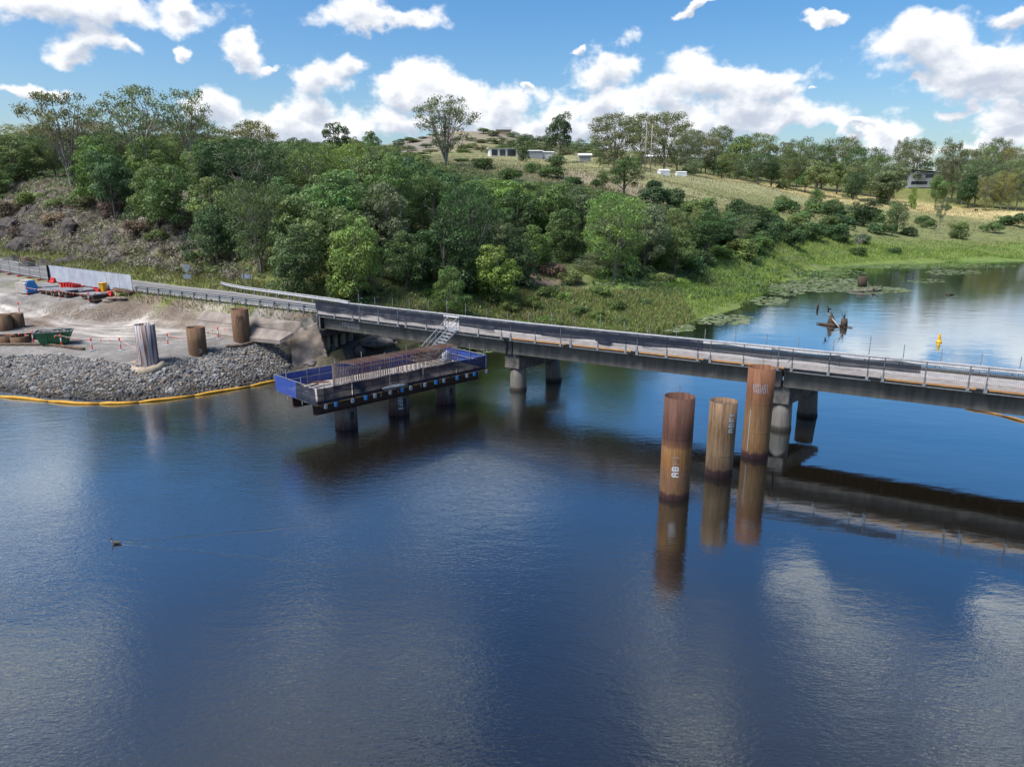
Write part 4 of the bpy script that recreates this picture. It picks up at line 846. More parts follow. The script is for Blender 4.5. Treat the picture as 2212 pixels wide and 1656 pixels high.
for v, f in STONES:
    me = bpy.data.meshes.new('stone'); me.from_pydata(v.tolist(), [], f.tolist()); me.materials.append(MT['stone']); set_tint(me, np.ones((len(v), 3))); SM.append(me)
def inpoly(px, py, poly):
    r = np.zeros(len(px), bool); n = len(poly); j = n - 1
    for i in range(n):
        xi, yi = poly[i]; xj, yj = poly[j]; c = ((yi > py) != (yj > py)) & (px < (xj - xi) * (py - yi) / (yj - yi + 1e-12) + xi); r ^= c; j = i
    return r
def build_riprap():
    shore = [gp(x, y + 6, 0) for x, y in SHORE_SITE[1:]]; top = [gp(x, y, h) for x, y, h in RIP_TOP] + [gp(612, 745, 2.0)]
    poly = [(p.x, p.y) for p in shore] + [(p.x, p.y) for p in reversed(top)]
    rg = np.random.RandomState(5); xs = [p[0] for p in poly]; ys = [p[1] for p in poly]
    px = rg.uniform(min(xs), max(xs), 42000); py = rg.uniform(min(ys), max(ys), 42000); k = inpoly(px, py, poly); px, py = px[k], py[k]
    keep = []; cell = {}                          # spacing: no two stones' centres closer than 0.21 m
    for i in range(len(px)):
        c = (int(px[i] // .17), int(py[i] // .17))
        if any((px[i] - px[j]) ** 2 + (py[i] - py[j]) ** 2 < .17 ** 2 for a in (-1, 0, 1) for b_ in (-1, 0, 1) for j in cell.get((c[0] + a, c[1] + b_), ())): continue
        cell.setdefault(c, []).append(i); keep.append(i)
    px, py = px[keep], py[keep]; pz = TH(px, py); n = len(px); size = rg.uniform(.075, .18, n) * np.where(rg.rand(n) < .10, 1.8, 1)
    base = np.array([[.23, .225, .22], [.27, .26, .24], [.16, .165, .175], [.31, .30, .285], [.23, .19, .155], [.13, .135, .145]]); cidx = rg.randint(0, 6, n); cols = base[cidx] * rg.uniform(.45, 1.0, (n, 1)) * np.where(pz < .22 + vnoise(px, py, 1.5, 9) * .12, .45, 1)[:, None]
    view = size / np.hypot(px, py) * (np.abs(px / (py * .97 + 3)) < .72); order = np.argsort(-view)
    root = empty('rock_bank', (float(px.mean()), float(py.mean()), 0), label='grey broken-stone armour bank sloping into the water below the works site', cat='rock bank')
    for i in order[:300]:
        o = link('stone', SM[i % 8], root); o.location = Vector((px[i], py[i], pz[i] + .02)) - root.location; o.scale = [size[i] * 1.08] * 3; o.rotation_euler = (rg.uniform(-.6, .6), rg.uniform(-.6, .6), rg.uniform(0, 6.28)); o.color = (*cols[i], 1)
    V, F, C = [], [], []; b0 = 0
    for i in order[300:]:
        v, f = STONES[i % 8]; a = rg.uniform(0, 6.28); c, s = math.cos(a), math.sin(a); tl = rg.uniform(-.5, .5)
        w = v * size[i]; w = np.stack([w[:, 0] * c - w[:, 1] * s, w[:, 0] * s + w[:, 1] * c, w[:, 2] + w[:, 0] * tl], 1) + [px[i], py[i], pz[i] + .02]
        V.append(w); F.append(f + b0); C.append(np.repeat(cols[i][None], len(v), 0)); b0 += len(v)
    V = np.concatenate(V); F = np.concatenate(F); me = bpy.data.meshes.new('small_stones'); me.from_pydata(V.tolist(), [], F.tolist()); me.materials.append(MT['stone']); set_tint(me, np.concatenate(C))
    o = link('small_stones', me, root); o.location = -root.location; o['kind'] = 'stuff'; o.color = (1, 1, 1, 1)
build_riprap()
# stones and rubble strewn over the earth batter and site
def strewn(name, pts, lo, hi, seed, label, cat, palette):
    rg = np.random.RandomState(seed); V, F, C = [], [], []; b0 = 0
    for (x, y, z) in pts:
        v, f = STONES[rg.randint(8)]; s = rg.uniform(lo, hi); a = rg.uniform(0, 6.28); c_, s_ = math.cos(a), math.sin(a); w = v * s
        w = np.stack([w[:, 0] * c_ - w[:, 1] * s_, w[:, 0] * s_ + w[:, 1] * c_, w[:, 2]], 1) + [x, y, z]; V.append(w); F.append(f + b0); C.append(np.repeat((np.array(palette[rg.randint(len(palette))]) * rg.uniform(.7, 1.2))[None], len(v), 0)); b0 += len(v)
    me = bpy.data.meshes.new(name); me.from_pydata(np.concatenate(V).tolist(), [], np.concatenate(F).tolist()); me.materials.append(MT['stone']); set_tint(me, np.concatenate(C))
    o = link(name, me); o.color = (1, 1, 1, 1); return tag(o, label, cat, kind='stuff')
def scatter_px(polypx, n, seed, h0=3.0):
    rg = random.Random(seed); xs = [p[0] for p in polypx]; ys = [p[1] for p in polypx]; out = []
    P = np.array([[gz(x, y, 4, h0).x, gz(x, y, 4, h0).y] for x, y in polypx]); r = np.random.RandomState(seed)
    x = r.uniform(P[:, 0].min(), P[:, 0].max(), n * 4); y = r.uniform(P[:, 1].min(), P[:, 1].max(), n * 4); k = inpoly(x, y, P.tolist()); x, y = x[k][:n], y[k][:n]; return np.stack([x, y, TH(x, y)], 1)
strewn('rubble', np.concatenate([scatter_px([(90, 660), (200, 662), (320, 650), (420, 660), (400, 690), (300, 690), (170, 692), (95, 684)], 900, 1), scatter_px([(0, 690), (60, 685), (110, 710), (60, 720), (0, 712)], 160, 2)]), .03, .11, 3, 'loose gravel and rubble on the earth batter below the guard rail', 'rubble', [(.30, .26, .22), (.19, .15, .12), (.24, .2, .17), (.36, .33, .29)])

# concrete batter slabs beside the bridge end
def slab(name, quad, thick, mat, label):
    q = [Vector(p) for p in quad]; dn = Vector((0, 0, -thick)); mb = MB(); mb._add(q + [p + dn for p in q], [(0, 1, 2, 3), (7, 6, 5, 4), (0, 4, 5, 1), (1, 5, 6, 2), (2, 6, 7, 3), (3, 7, 4, 0)]); o = mb.build(name, mat)
    bm = bmesh.new(); bm.from_mesh(o.data); bmesh.ops.recalc_face_normals(bm, faces=bm.faces[:]); bm.to_mesh(o.data); bm.free(); return tag(o, label, 'concrete slab', 'concrete slabs on the batter below the road')
def lift(x, y, h): return gp(x, y, h)
slab('batter_slab', [lift(423, 690, 3.72), lift(520, 701, 3.66), lift(520, 681, 4.40), lift(440, 670, 4.46)], .35, MT['slab'], 'pale upper concrete slab on the batter left of the tall land pile')
slab('batter_slab', [lift(526, 701, 3.66), lift(637, 715, 3.5), lift(650, 695, 4.36), lift(526, 682, 4.40)], .40, MT['slab'], 'pale upper concrete slab between the tall land pile and the bridge end')
slab('batter_slab', [lift(402, 712, 2.78), lift(515, 727, 2.72), lift(520, 703, 3.60), lift(424, 692, 3.65)], .35, MT['slab'], 'pale lower concrete slab on the batter left of the tall land pile')
slab('batter_slab', [lift(522, 727, 2.74), lift(604, 735, 2.8), lift(634, 717, 3.50), lift(527, 704, 3.60)], .35, MT['slab'], 'stained lower concrete slab running to the rock bank by the bridge')
# rough mortared batter falling from the road edge to the water beside the wing wall
def rough_batter():
    c = [gp(626, 714, 3.1), gp(686, 696, 4.05), gp(708, 770, 1.0), gp(632, 800, -.1)]; n = 16; P = []; rg = random.Random(5)
    for k in range(2):
        for i in range(n + 1):
            for j in range(n + 1):
                u, v = i / n, j / n; p = (c[0] * (1 - u) + c[1] * u) * (1 - v) + (c[3] * (1 - u) + c[2] * u) * v
                w = .10 * math.sin(u * 9 + v * 4) * math.sin(v * 7 + 1) + rg.uniform(-.05, .05); P.append(p + Vector((0, -w, w * .6 + .12 * math.sin(math.pi * u) * math.sin(math.pi * v) - k * .5)))
    m_ = (n + 1) ** 2; mb = MB(); F = [(i * (n + 1) + j, i * (n + 1) + j + 1, (i + 1) * (n + 1) + j + 1, (i + 1) * (n + 1) + j) for i in range(n) for j in range(n)]
    rim = [j for j in range(n)] + [i * (n + 1) + n for i in range(n)] + [n * (n + 1) + n - j for j in range(n)] + [(n - i) * (n + 1) for i in range(n)]
    mb._add(P, F + [tuple(q + m_ for q in reversed(f)) for f in F] + [(rim[i], rim[(i + 1) % len(rim)], rim[(i + 1) % len(rim)] + m_, rim[i] + m_) for i in range(len(rim))])
    o = mb.build('rough_batter', M('rough_mortar', (.24, .20, .17), (.13, .108, .09), 1.2, .95, .9, bscale=6), smooth=True); bm = bmesh.new(); bm.from_mesh(o.data); bmesh.ops.recalc_face_normals(bm, faces=bm.faces[:]); bm.to_mesh(o.data); bm.free(); tag(o, 'rough brown mortared slope beside the wing wall at the bridge end', 'embankment')
rough_batter()
# broken rocks under the abutment
rockmat = M('weathered_rock', (.20, .175, .16), (.075, .066, .06), 1.3, .9, .8, bscale=7); rockdark = M('cutting_rock', (.10, .085, .076), (.022, .02, .019), 1.6, .9, .9, bscale=5)
def rock(c, size, seed, mat, label, group, flat=True, sub=3):
    bm = bmesh.new(); bmesh.ops.create_icosphere(bm, subdivisions=sub, radius=1); rg = random.Random(seed)
    planes = [(Vector((rg.gauss(0, 1), rg.gauss(0, 1), rg.gauss(0, .8))).normalized(), rg.uniform(.55, .9)) for _ in range(14)]
    for v in bm.verts:
        p = v.co.copy()
        for n, d in planes:
            k = p.dot(n)
            if k > d: p -= n * (k - d)
        v.co = Vector((p.x * size[0], p.y * size[1], p.z * size[2])) + Vector((rg.gauss(0, .045), rg.gauss(0, .045), rg.gauss(0, .045))) * min(size)
    me = bpy.data.meshes.new('rock'); bm.to_mesh(me); bm.free(); me.materials.append(mat); o = link('rock', me, None, c); o.rotation_euler = (0, 0, rg.uniform(0, 6)); return tag(o, label, 'rock', group)
for i, (x, y, h, s, lab) in enumerate([(690, 768, .7, (1.2, 1.0, .8), 'brown rock just below the wing wall toe'), (622, 772, .8, (.6, .5, .5), 'pale small rock at the edge of the stone bank'),
                                (715, 758, 1.0, (1.0, .8, .7), 'tan rock by the first abutment pile'), (806, 720, 2.0, (1.8, 1.3, 1.2), 'large layered grey rock under the bridge, upper one'), (812, 740, 1.3, (1.9, 1.2, .8), 'large layered grey rock under the bridge, lower one'), (838, 730, 1.4, (1.4, 1.2, .9), 'grey rock under the bridge closest to the blue net'), (775, 755, .8, (1.1, .9, .6), 'low dark rock among the abutment piles'), (735, 770, .4, (1.2, .9, .5), 'low dark rock at the water by the abutment'), (672, 788, .3, (.9, .7, .6), 'brown rock at the waterline below the mortared slope'), (695, 786, .25, (1.0, .8, .55), 'grey rock at the waterline behind the blue net corner'), (718, 780, .3, (.8, .7, .5), 'small grey rock at the waterline before the abutment piles'), (683, 772, .7, (.8, .7, .6), 'brown rock between the mortared slope and the abutment')]):
    rock(gp(x, y, h), s, 60 + i, rockmat, lab, None)
# rocks of the road cutting
rcs = [(30, 500, 112, 4.0), (75, 480, 114, 4.2), (15, 455, 118, 5.0), (60, 440, 120, 4.5), (115, 515, 108, 3.6), (150, 490, 112, 3.8), (150, 540, 103, 2.4), (205, 528, 104, 2.8), (250, 552, 100, 2.6), (290, 562, 98, 2.2), (235, 520, 106, 2.6), (20, 530, 107, 2.8), (330, 575, 96, 1.7), (95, 545, 104, 2.2)]
nm = ['leftmost upper', 'second upper', 'highest left', 'highest inner', 'tall middle', 'broad middle', 'low jutting', 'dark overhanging', 'low dark', 'small dark right-hand', 'brown rounded upper', 'lower leftmost', 'small rightmost', 'low ledge-like']
for i, (x, y, Y, s) in enumerate(rcs):
    p = at(x, y, Y); z = th(p.x, p.y); rock((p.x, p.y, z - s * .34), (s * 1.25, s * .55, s * .72), 90 + i, rockdark, nm[i] + ' rock outcrop in the road cutting', 'rock outcrops in the cutting').rotation_euler = (0, .12 * math.sin(i), math.atan2(EX.y, EX.x) + .35 * math.sin(i * 2.3))

# steel piles standing on land
def land_pile(xc, ytop, xb, ybase, R, mat, label, seed, h0):
    b = gz(xb, ybase, 6, h0); b += Vector((b.x, b.y, 0)).normalized() * R; g = math.hypot(b.x, b.y); t = at(xc, ytop, b.y); hh = t.z - b.z
    lean = Vector((t.x - b.x, 0, 0)) * .25
    o = empty('land_pile', b, label=label, cat='pile', group='steel piles standing on the works site'); mb = MB(); n = 36; rg = random.Random(seed)
    mb.lathe([(R, -2.0), (R, hh * .5), (R, hh), (R - .03, hh), (R - .03, hh - 1.2)], n=n)
    mb.build('casing', mat, o, smooth=True); mb = MB(); mb.lathe([(R - .03, hh - 1.0), (.01, hh - 1.0)], n=n); mb.build('inner_fill', MT['darksteel'], o); return o, hh
whitesteel = rust_mat('limewashed_rust', [(0, (.30, .30, .31)), (.9, (.40, .40, .42)), (1.0, (.16, .075, .05))], 4.0, .2)
def streaky():
    mt, nt, N, L, b = newmat('white_streaked_rust'); tc = N.new('ShaderNodeTexCoord'); mp = N.new('ShaderNodeMapping'); mp.inputs['Scale'].default_value = (2.6, 2.6, .10); L.new(tc.outputs['Object'], mp.inputs[0])
    n = N.new('ShaderNodeTexNoise'); n.inputs['Scale'].default_value = 2.2; n.inputs['Detail'].default_value = 6; L.new(mp.outputs[0], n.inputs['Vector']); r = N.new('ShaderNodeValToRGB'); L.new(n.outputs['Fac'], r.inputs[0]); e = r.color_ramp.elements
    e[0].position = .43; e[0].color = (.11, .05, .032, 1); e[1].position = .50; e[1].color = (.34, .34, .36, 1); x = e.new(.47); x.color = (.2, .1, .07, 1); L.new(r.outputs[0], b.inputs['Base Color']); b.inputs['Roughness'].default_value = .8; return mt
brown = rust_mat('rust_brown', [(0, (.13, .075, .045)), (.5, (.17, .105, .06)), (1.0, (.13, .07, .045))], 3.5, .5)
lp, hh = land_pile(306, 700, 323, 792, .78, streaky(), 'white-streaked rusty steel pile standing in the stone bank', 1, 1.6)
lp2, hh2 = land_pile(420, 706, 429, 771, .76, brown, 'short brown steel pile with a small white numeral near its foot', 2, 1.8); a = face_angle(lp2.location)
mb = MB(); 
for cx, cy in cells('3'): 
    zz = .35 + cy * .045; aa = a + .12 + cx * .045 / .76; mb.face([(math.cos(aa + d) * .768, math.sin(aa + d) * .768, z) for d, z in ((0, zz), (.062, zz), (.062, zz + .047), (0, zz + .047))])
mb.build('painted_numeral', MT['stencil'], lp2)
lp3, hh3 = land_pile(520, 667, 524, 742, .76, brown, 'tall brown steel pile with scraped flaking top against the concrete batter', 3, 2.3); a = face_angle(lp3.location); mb = MB(); rg = random.Random(2)
for k in range(9):
    t = a - .45 + k * .1; z1 = hh3 - .35 - rg.uniform(0, .3); z0 = z1 - rg.uniform(.3, .9); mb.face([(math.cos(t + d) * .766, math.sin(t + d) * .766, z) for d, z in ((0, z0), (.05, z0), (.05, z1), (0, z1))])
mb.build('flaking_patch', MT['darksteel'], lp3)
# cut-off casing sections on the far left
secs = [(10, 712, 1.5, .72, 'tall cut-off rusty casing at the left edge of the site'), (38, 706, 1.35, .66, 'second rusty casing just behind the leftmost one'), (14, 738, .62, .72, 'low rusty casing ring in front of the tall casing'), (44, 740, .62, .74, 'low rusty casing ring beside the orange-topped post')]
for i, (x, y, h, R, lab) in enumerate(secs):
    p = gz(x, y, 6, 2.5); o = empty('casing_section', p, label=lab, cat='pipe', group='cut-off casing sections'); mb = MB(); mb.lathe([(R, -.1), (R, h), (R - .035, h), (R - .035, .02)], n=28); mb.build('shell', brown, o, smooth=True)
p = gz(66, 732, 6, 2.4); o = empty('steel_trough', p, .5, label='open rusty steel box lying beside the casing rings', cat='steel box')
for c, s in (((0, 0, .04), (2.4, .9, .08)), ((0, -.43, .3), (2.4, .05, .5)), ((0, .43, .3), (2.4, .05, .5)), ((-1.18, 0, .3), (.05, .8, .5)), ((1.18, 0, .3), (.05, .8, .5))): mb = MB(); mb.box(c, s); mb.build('plate', MT['darksteel'], o)
# geotextile collar round the white pile
b = lp.location; mb = MB(); pts = []; rad = []
for k in range(15):
    a = math.radians(-200 + 220 * k / 14); f = k / 14; pts.append((b.x + math.cos(a) * 1.15, b.y - .2 + math.sin(a) * 1.1, b.z + .18 - .5 * math.sin(math.pi * f))); rad.append(.20 + .22 * math.sin(math.pi * f) + .03 * math.sin(k * 2.1))
mb.tube(pts, rad, 12); tag(mb.build('geotextile_sock', MT['sandbag'], smooth=True), 'fat curved tan geotextile tube wrapped round the foot of the white-streaked pile', 'sandbag')
# coir logs at the top of the stone bank
def sock(pxs, r, label, seed):
    rg = random.Random(seed); P = [gz(x, y, 6, 2.2) + Vector((0, 0, r * .8)) for x, y in pxs]; pts = []; 
    for i in range(len(P) - 1):
        for k in range(6): pts.append(P[i].lerp(P[i + 1], k / 6) + Vector((rg.uniform(-.05, .05), rg.uniform(-.05, .05), rg.uniform(-.02, .02))))
    pts.append(P[-1]); mb = MB(); mb.tube(pts, [r * rg.uniform(.85, 1.15) for _ in pts], 9); tag(mb.build('coir_log', MT['sock'], smooth=True), label, 'erosion log', 'erosion logs')
sock([(-20, 747), (40, 746), (90, 746), (140, 751), (182, 756)], .14, 'long brown coir log lying along the pad edge below the skip', 1)
sock([(488, 751), (520, 749), (545, 742), (565, 736), (600, 727), (620, 722)], .15, 'brown coir log curving below the tall land pile towards the bridge', 2)
# skip bin
def skip(p, rz):
    o = empty('skip_bin', p, rz, label='green steel skip bin full of rubble on the gravel pad', cat='skip bin'); L0, L1, W, H = 1.0, 1.45, .85, 1.15
    bt = [(-L0, -W * .8), (L0, -W * .8), (L0, W * .8), (-L0, W * .8)]; tp = [(-L1, -W), (L1, -W), (L1, W), (-L1, W)]; mb = MB()
    vs = [(x, y, .1) for x, y in bt] + [(x, y, H) for x, y in tp]; mb._add(vs, [(3, 2, 1, 0)] + [(i, (i + 1) % 4, 4 + (i + 1) % 4, 4 + i) for i in range(4)])
    vi = [(x * .96, y * .94, .14) for x, y in bt] + [(x * .96, y * .94, H) for x, y in tp]; mb._add(vi, [(0, 1, 2, 3)] + [(4 + i, 4 + (i + 1) % 4, (i + 1) % 4, i) for i in range(4)]); mb.build('bin_body', MT['greenskip'], o)
    for i in range(4):
        a, c = tp[i], tp[(i + 1) % 4]; mb = MB(); mb.bar((*a, H + .02), (*c, H + .02), .09, .07); mb.build('rim', MT['galv'], o)
    for x in (-.5, .5): mb = MB(); mb.box((x, -W * .93, .62), (.09, .09, 1.0)); mb.build('rib', MT['greenskip'], o)
    mb = MB(); rg = random.Random(1)
    for k in range(60):
        v, f = STONES[k % 8]; s = rg.uniform(.07, .17); c = np.array([rg.uniform(-1.2, 1.2), rg.uniform(-.65, .65), H - .12 + rg.uniform(-.03, .1)]); mb._add((v * s + c).tolist(), f.tolist())
    r_ = mb.build('rubble_load', M('demolition_rubble', (.30, .26, .22), (.13, .11, .095), 3, .9), o); r_['kind'] = 'stuff'
    mb = MB(); mb.bar((-.9, .1, H + .05), (.1, -.4, H + .18), .15, .04); mb.build('loose_plank', MT['timber'], o)
pk = gz(120, 742, 6, 2.2); skip(pk, .38)
# bollard posts with bunting
DPOST = None
def delineator(p, label):
    global DPOST
    if DPOST is None:
        mb = MB(); mb.lathe([(.24, 0), (.24, .05), (.10, .075), (.10, .09)], n=14, caps=True); mb.cur = 1; mb.lathe([(.05, .07), (.05, .5)], n=10); mb.cur = 2; mb.lathe([(.055, .5), (.055, .82)], n=10); mb.cur = 1; mb.lathe([(.05, .82), (.05, .98), (.085, 1.0), (.085, 1.1), (.04, 1.14)], n=10, caps=False)
        parts = []
        m1 = MB(); m1.lathe([(.24, 0), (.24, .05), (.10, .075), (.10, .09)], n=14, caps=True); parts.append(('rubber_base', m1.mesh('rubber_base', MT['greyblock'])))
        m2 = MB(); m2.lathe([(.052, .07), (.052, .50)], n=10); parts.append(('post', m2.mesh('post', MT['orangep']))); m2 = MB(); m2.lathe([(.052, .82), (.052, .98), (.085, 1.0), (.085, 1.1), (.04, 1.14), (.001, 1.14)], n=10); parts.append(('post_head', m2.mesh('post_head', MT['orangep'])))
        m3 = MB(); m3.lathe([(.056, .5), (.056, .82)], n=10); parts.append(('reflective_sleeve', m3.mesh('reflective_sleeve', MT['whitep']))); DPOST = parts
    o = empty('delineator_post', p, label=label, cat='bollard', group='red and white site bollards')
    rg = random.Random(label); o.rotation_euler = (rg.uniform(-.05, .05), rg.uniform(-.05, .05), 0)
    for n, me in DPOST: link(n, me, o)
    return p
dl = [(72, 742, 'bollard in front of the casing rings'), (134, 749, 'bollard in front of the green skip'), (200, 757, 'bollard alone on the pad right of the skip'), (262, 756, 'bollard beside the white-streaked pile'), (363, 746, 'bollard between the white-streaked and short brown piles'), (472, 732, 'bollard between the short and tall brown piles'), (551, 722, 'bollard right of the tall brown pile')]
D1 = [delineator(gz(x, y, 6, 2.2), 'red and white ' + l) for x, y, l in dl]
dl2 = [(60, 640, 'bollard by the blue-ended panel stack'), (130, 647, 'bollard before the middle of the panel stacks'), (193, 654, 'bollard at the right end of the panel stacks'), (253, 647, 'bollard by the rubbish below the white fence')]
D2 = [delineator(gz(x, y, 6, 4.2), 'red and white ' + l) for x, y, l in dl2]
D3 = [delineator(gz(42, 675, 6, 3.2), 'lone red and white bollard at the bend of the dirt ramp')]
def bunting(pts, label, seed):
    rg = random.Random(seed); o = empty('flag_bunting', pts[0], label=label, cat='bunting', group='orange flag bunting'); line = MB(); k = 0
    for a, c in zip(pts[:-1], pts[1:]):
        a = a + Vector((0, 0, 1.02)); c = c + Vector((0, 0, 1.02)); L_ = (c - a).length; n = 10; P = [a.lerp(c, i / n) - Vector((0, 0, .045 * L_ * math.sin(math.pi * i / n) * .5)) for i in range(n + 1)]; line.tube(P, .010, 4)
        m = max(2, int(L_ / .62))
        for i in range(1, m):
            f = i / m; p = a.lerp(c, f) - Vector((0, 0, .045 * L_ * math.sin(math.pi * f) * .5)); d = (c - a).normalized(); s = rg.uniform(.10, .14); w = Vector((-d.y, d.x, 0)) * rg.uniform(-.06, .06)
            mb = MB(); mb._add([p - d * s * .7, p + d * s * .7, p + w - Vector((0, 0, s * 1.7)), p - d * s * .7 + Vector((.0, .004, 0)), p + d * s * .7 + Vector((0, .004, 0)), p + w + Vector((0, .004, -s * 1.7))], [(0, 1, 2), (5, 4, 3)]); wp(mb, 'flag', MT['orangep'], o)
    wp(line, 'cord', MT['whitep'], o)
bunting([gz(-25, 741, 6, 2.4)] + D1[:4] + [lp.location + Vector((.1, -.8, .4))], 'string of orange flags crossing the pad in front of the skip', 1)
bunting([lp.location + Vector((.8, -.3, .7)), D1[4], lp2.location + Vector((-.8, 0, .6)), D1[5], lp3.location + Vector((-.8, 0, .3)), D1[6]], 'string of orange flags between the three land piles', 2)
bunting(D2, 'string of orange flags before the panel stacks', 3)
# formwork panels stacked on the upper pad
def panel_stack(x, y, h0, nlay, size, rz, label, top, seed):
    p = gz(x, y, 6, h0); o = empty('panel_stack', p, rz, label=label, cat='panel stack', group='stacked steel deck panels'); rg = random.Random(seed); z = 0
    for bx in (-size[0] * .35, 0, size[0] * .35): mb = MB(); mb.box((bx, 0, .09), (.14, size[1] * .95, .18)); mb.build('timber_bearer', MT['walltan'], o)
    z = .18
    for k in range(nlay):
        mb = MB(); mb.box((rg.uniform(-.06, .06), rg.uniform(-.06, .06), z + .07), (size[0] * rg.uniform(.95, 1), size[1], .13)); mb.build('deck_panel', top if k == nlay - 1 else MT['darksteel'], o); z += .15
        if k < nlay - 1:
            for bx in (-size[0] * .4, size[0] * .4): mb = MB(); mb.box((bx, 0, z + .03), (.12, size[1] * .9, .06)); mb.build('spacer', MT['walltan'], o)
            z += .07
rot = math.atan2(-EX.y, -EX.x) + math.pi
plate = M('grey_steel_plate', (.22, .225, .245), (.14, .14, .155), 1.2, .6, .1)
panel_stack(118, 633, 4.4, 2, (3.4, 2.0), rot, 'flat panel stack just right of the blue-ended boxes', plate, 1)
panel_stack(146, 638, 4.3, 3, (3.4, 1.9), rot, 'flat steel panel stack in the middle of the row', plate, 2)
panel_stack(178, 634, 4.5, 2, (3.2, 1.8), rot, 'flat panel stack behind, in front of the red barriers', plate, 3)
panel_stack(204, 643, 4.3, 2, (3.0, 1.7), rot, 'rightmost flat steel panel stack beside the yellow bin', plate, 4)
panel_stack(96, 622, 4.7, 1, (3.4, 1.6), rot, 'single low deck panel behind the blue-ended boxes', plate, 5)
p = gz(62, 633, 6, 4.4); o = empty('trench_box', p, rot, label='stack of grey timber-sided shoring boxes with a bright blue end', cat='shoring box')
for k in range(5): mb = MB(); mb.box((-.35, 0, .16 + k * .24), (2.2, 1.2, .22)); mb.build('side_plank', MT['timber'], o)
for k, (w, z) in enumerate([(1.3, .35), (1.3, .8), (.9, 1.25)]): mb = MB(); mb.box((.82, 0, z), (.16, w, .42)); mb.build('blue_end_panel', MT['bluecap'], o)
mb = MB(); mb.box((-.5, .3, 1.42), (1.9, .7, .2)); mb.build('side_plank', MT['timber'], o)
p = gz(207, 652, 6, 4.2); o = empty('beam_offcut', p, rot, label='rusty steel beam offcuts at the end of the panel stacks', cat='steel beam')
for k in range(3): mb = MB(); mb.box((k * .35 - .3, 0, .2), (.28, .9, .05)); mb.box((k * .35 - .3, 0, .02), (.28, .9, .04)); mb.box((k * .35 - .3, 0, .1), (.05, .9, .2)); mb.build('beam_piece', MT['darksteel'], o)
# red water-filled barriers
def barrier_mesh():
    mb = MB(); pr = [(-.28, 0), (.28, 0), (.28, .12), (.12, .40), (.10, .8), (-.10, .8), (-.12, .40), (-.28, .12)]; n = len(pr)
    vs = [(x, y, z) for x in (-.5, -.17, -.15, .15, .17, .5) for y, z in pr]; k = 6
    vs = [(x, y * (.86 if abs(x) < .16 else 1), z) for x, y, z in vs]
    fs = [(i * n + j, (i + 1) * n + j, (i + 1) * n + (j + 1) % n, i * n + (j + 1) % n) for i in range(k - 1) for j in range(n)] + [tuple(range(n)), tuple(reversed(range((k - 1) * n, k * n)))]
    mb._add(vs, fs); return mb.mesh('barrier', MT['red'])
BM = barrier_mesh(); c0 = gz(152, 626, 6, 4.8); n = 0
words_ = ['first', 'second', 'third', 'fourth', 'fifth']
for k in range(5):
    o = link('water_barrier', BM, None, c0 + EX * (-.95 + k * .58) + Vector((0, 0, 0))); o.location.z = th(o.location.x, o.location.y); o.rotation_euler = (0, 0, math.atan2(NX.y, NX.x)); tag(o, words_[k] + ' from the left of the five red plastic barriers standing before the white fence', 'barrier', 'red plastic barriers')
for i, (x, y, lab) in enumerate([(115, 610, 'single red barrier block by the fence left of the barrier row'), (211, 634, 'red barrier block just left of the yellow bin'), (238, 639, 'red barrier block just right of the yellow bin')]):
    o = link('water_barrier', BM, None, gz(x, y, 6, 4.9)); o.rotation_euler = (0, 0, rot); o.scale = (.9, .9, .7); tag(o, lab, 'barrier', 'red plastic barriers')
# wheelie bin
p = gz(224, 631, 6, 4.8); o = empty('wheelie_bin', p, rot + .3, label='bright yellow wheelie bin against the white fence', cat='bin')
mb = MB(); vs = [(x * .24, y * .24, .06) for x, y in ((-1, -1), (1, -1), (1, 1), (-1, 1))] + [(x * .30, y * .32, 1.0) for x, y in ((-1, -1), (1, -1), (1, 1), (-1, 1))]; mb._add(vs, [(3, 2, 1, 0), (4, 5, 6, 7)] + [(i, (i + 1) % 4, 4 + (i + 1) % 4, 4 + i) for i in range(4)]); mb.build('bin_body', MT['yellow'], o, bevel=.03)
mb = MB(); mb.box((0, -.02, 1.05), (.66, .74, .08)); mb.build('lid', MT['yellow'], o, bevel=.02); mb = MB(); mb.bar((-.25, .36, 1.02), (.25, .36, 1.02), .05); mb.build('handle', MT['yellow'], o)
for x in (-.24, .24): mb = MB(); mb.tube([(x - .03, .22, .1), (x + .03, .22, .1)], .1, 12); mb.build('wheel', MT['blackrub'], o)
# rubbish beyond the panels: coil and debris
p = gz(265, 640, 6, 4.8); mb = MB()
for k in range(4): mb.tube([(p.x + math.cos(t) * (.9 + .06 * k), p.y + .3 * k * .3 + math.sin(t) * .25, p.z + .25 + .5 * abs(math.sin(t / 2)) + .05 * k) for t in [i * math.pi / 8 for i in range(0, 17)]], .05, 6)
tag(mb.build('hose_coil', MT['sock']), 'dark coiled hose heaped at the end of the white fence', 'hose')
tag(lumpy('debris_heap', gz(246, 648, 6, 4.5) + Vector((0, 0, .05)), (1.1, .6, .28), M('mixed_debris', (.30, .24, .20), (.08, .06, .05), 4, .9, .6), 12, amp=.3, flat=True), 'low heap of brown and white site rubbish near the fence end', 'debris')
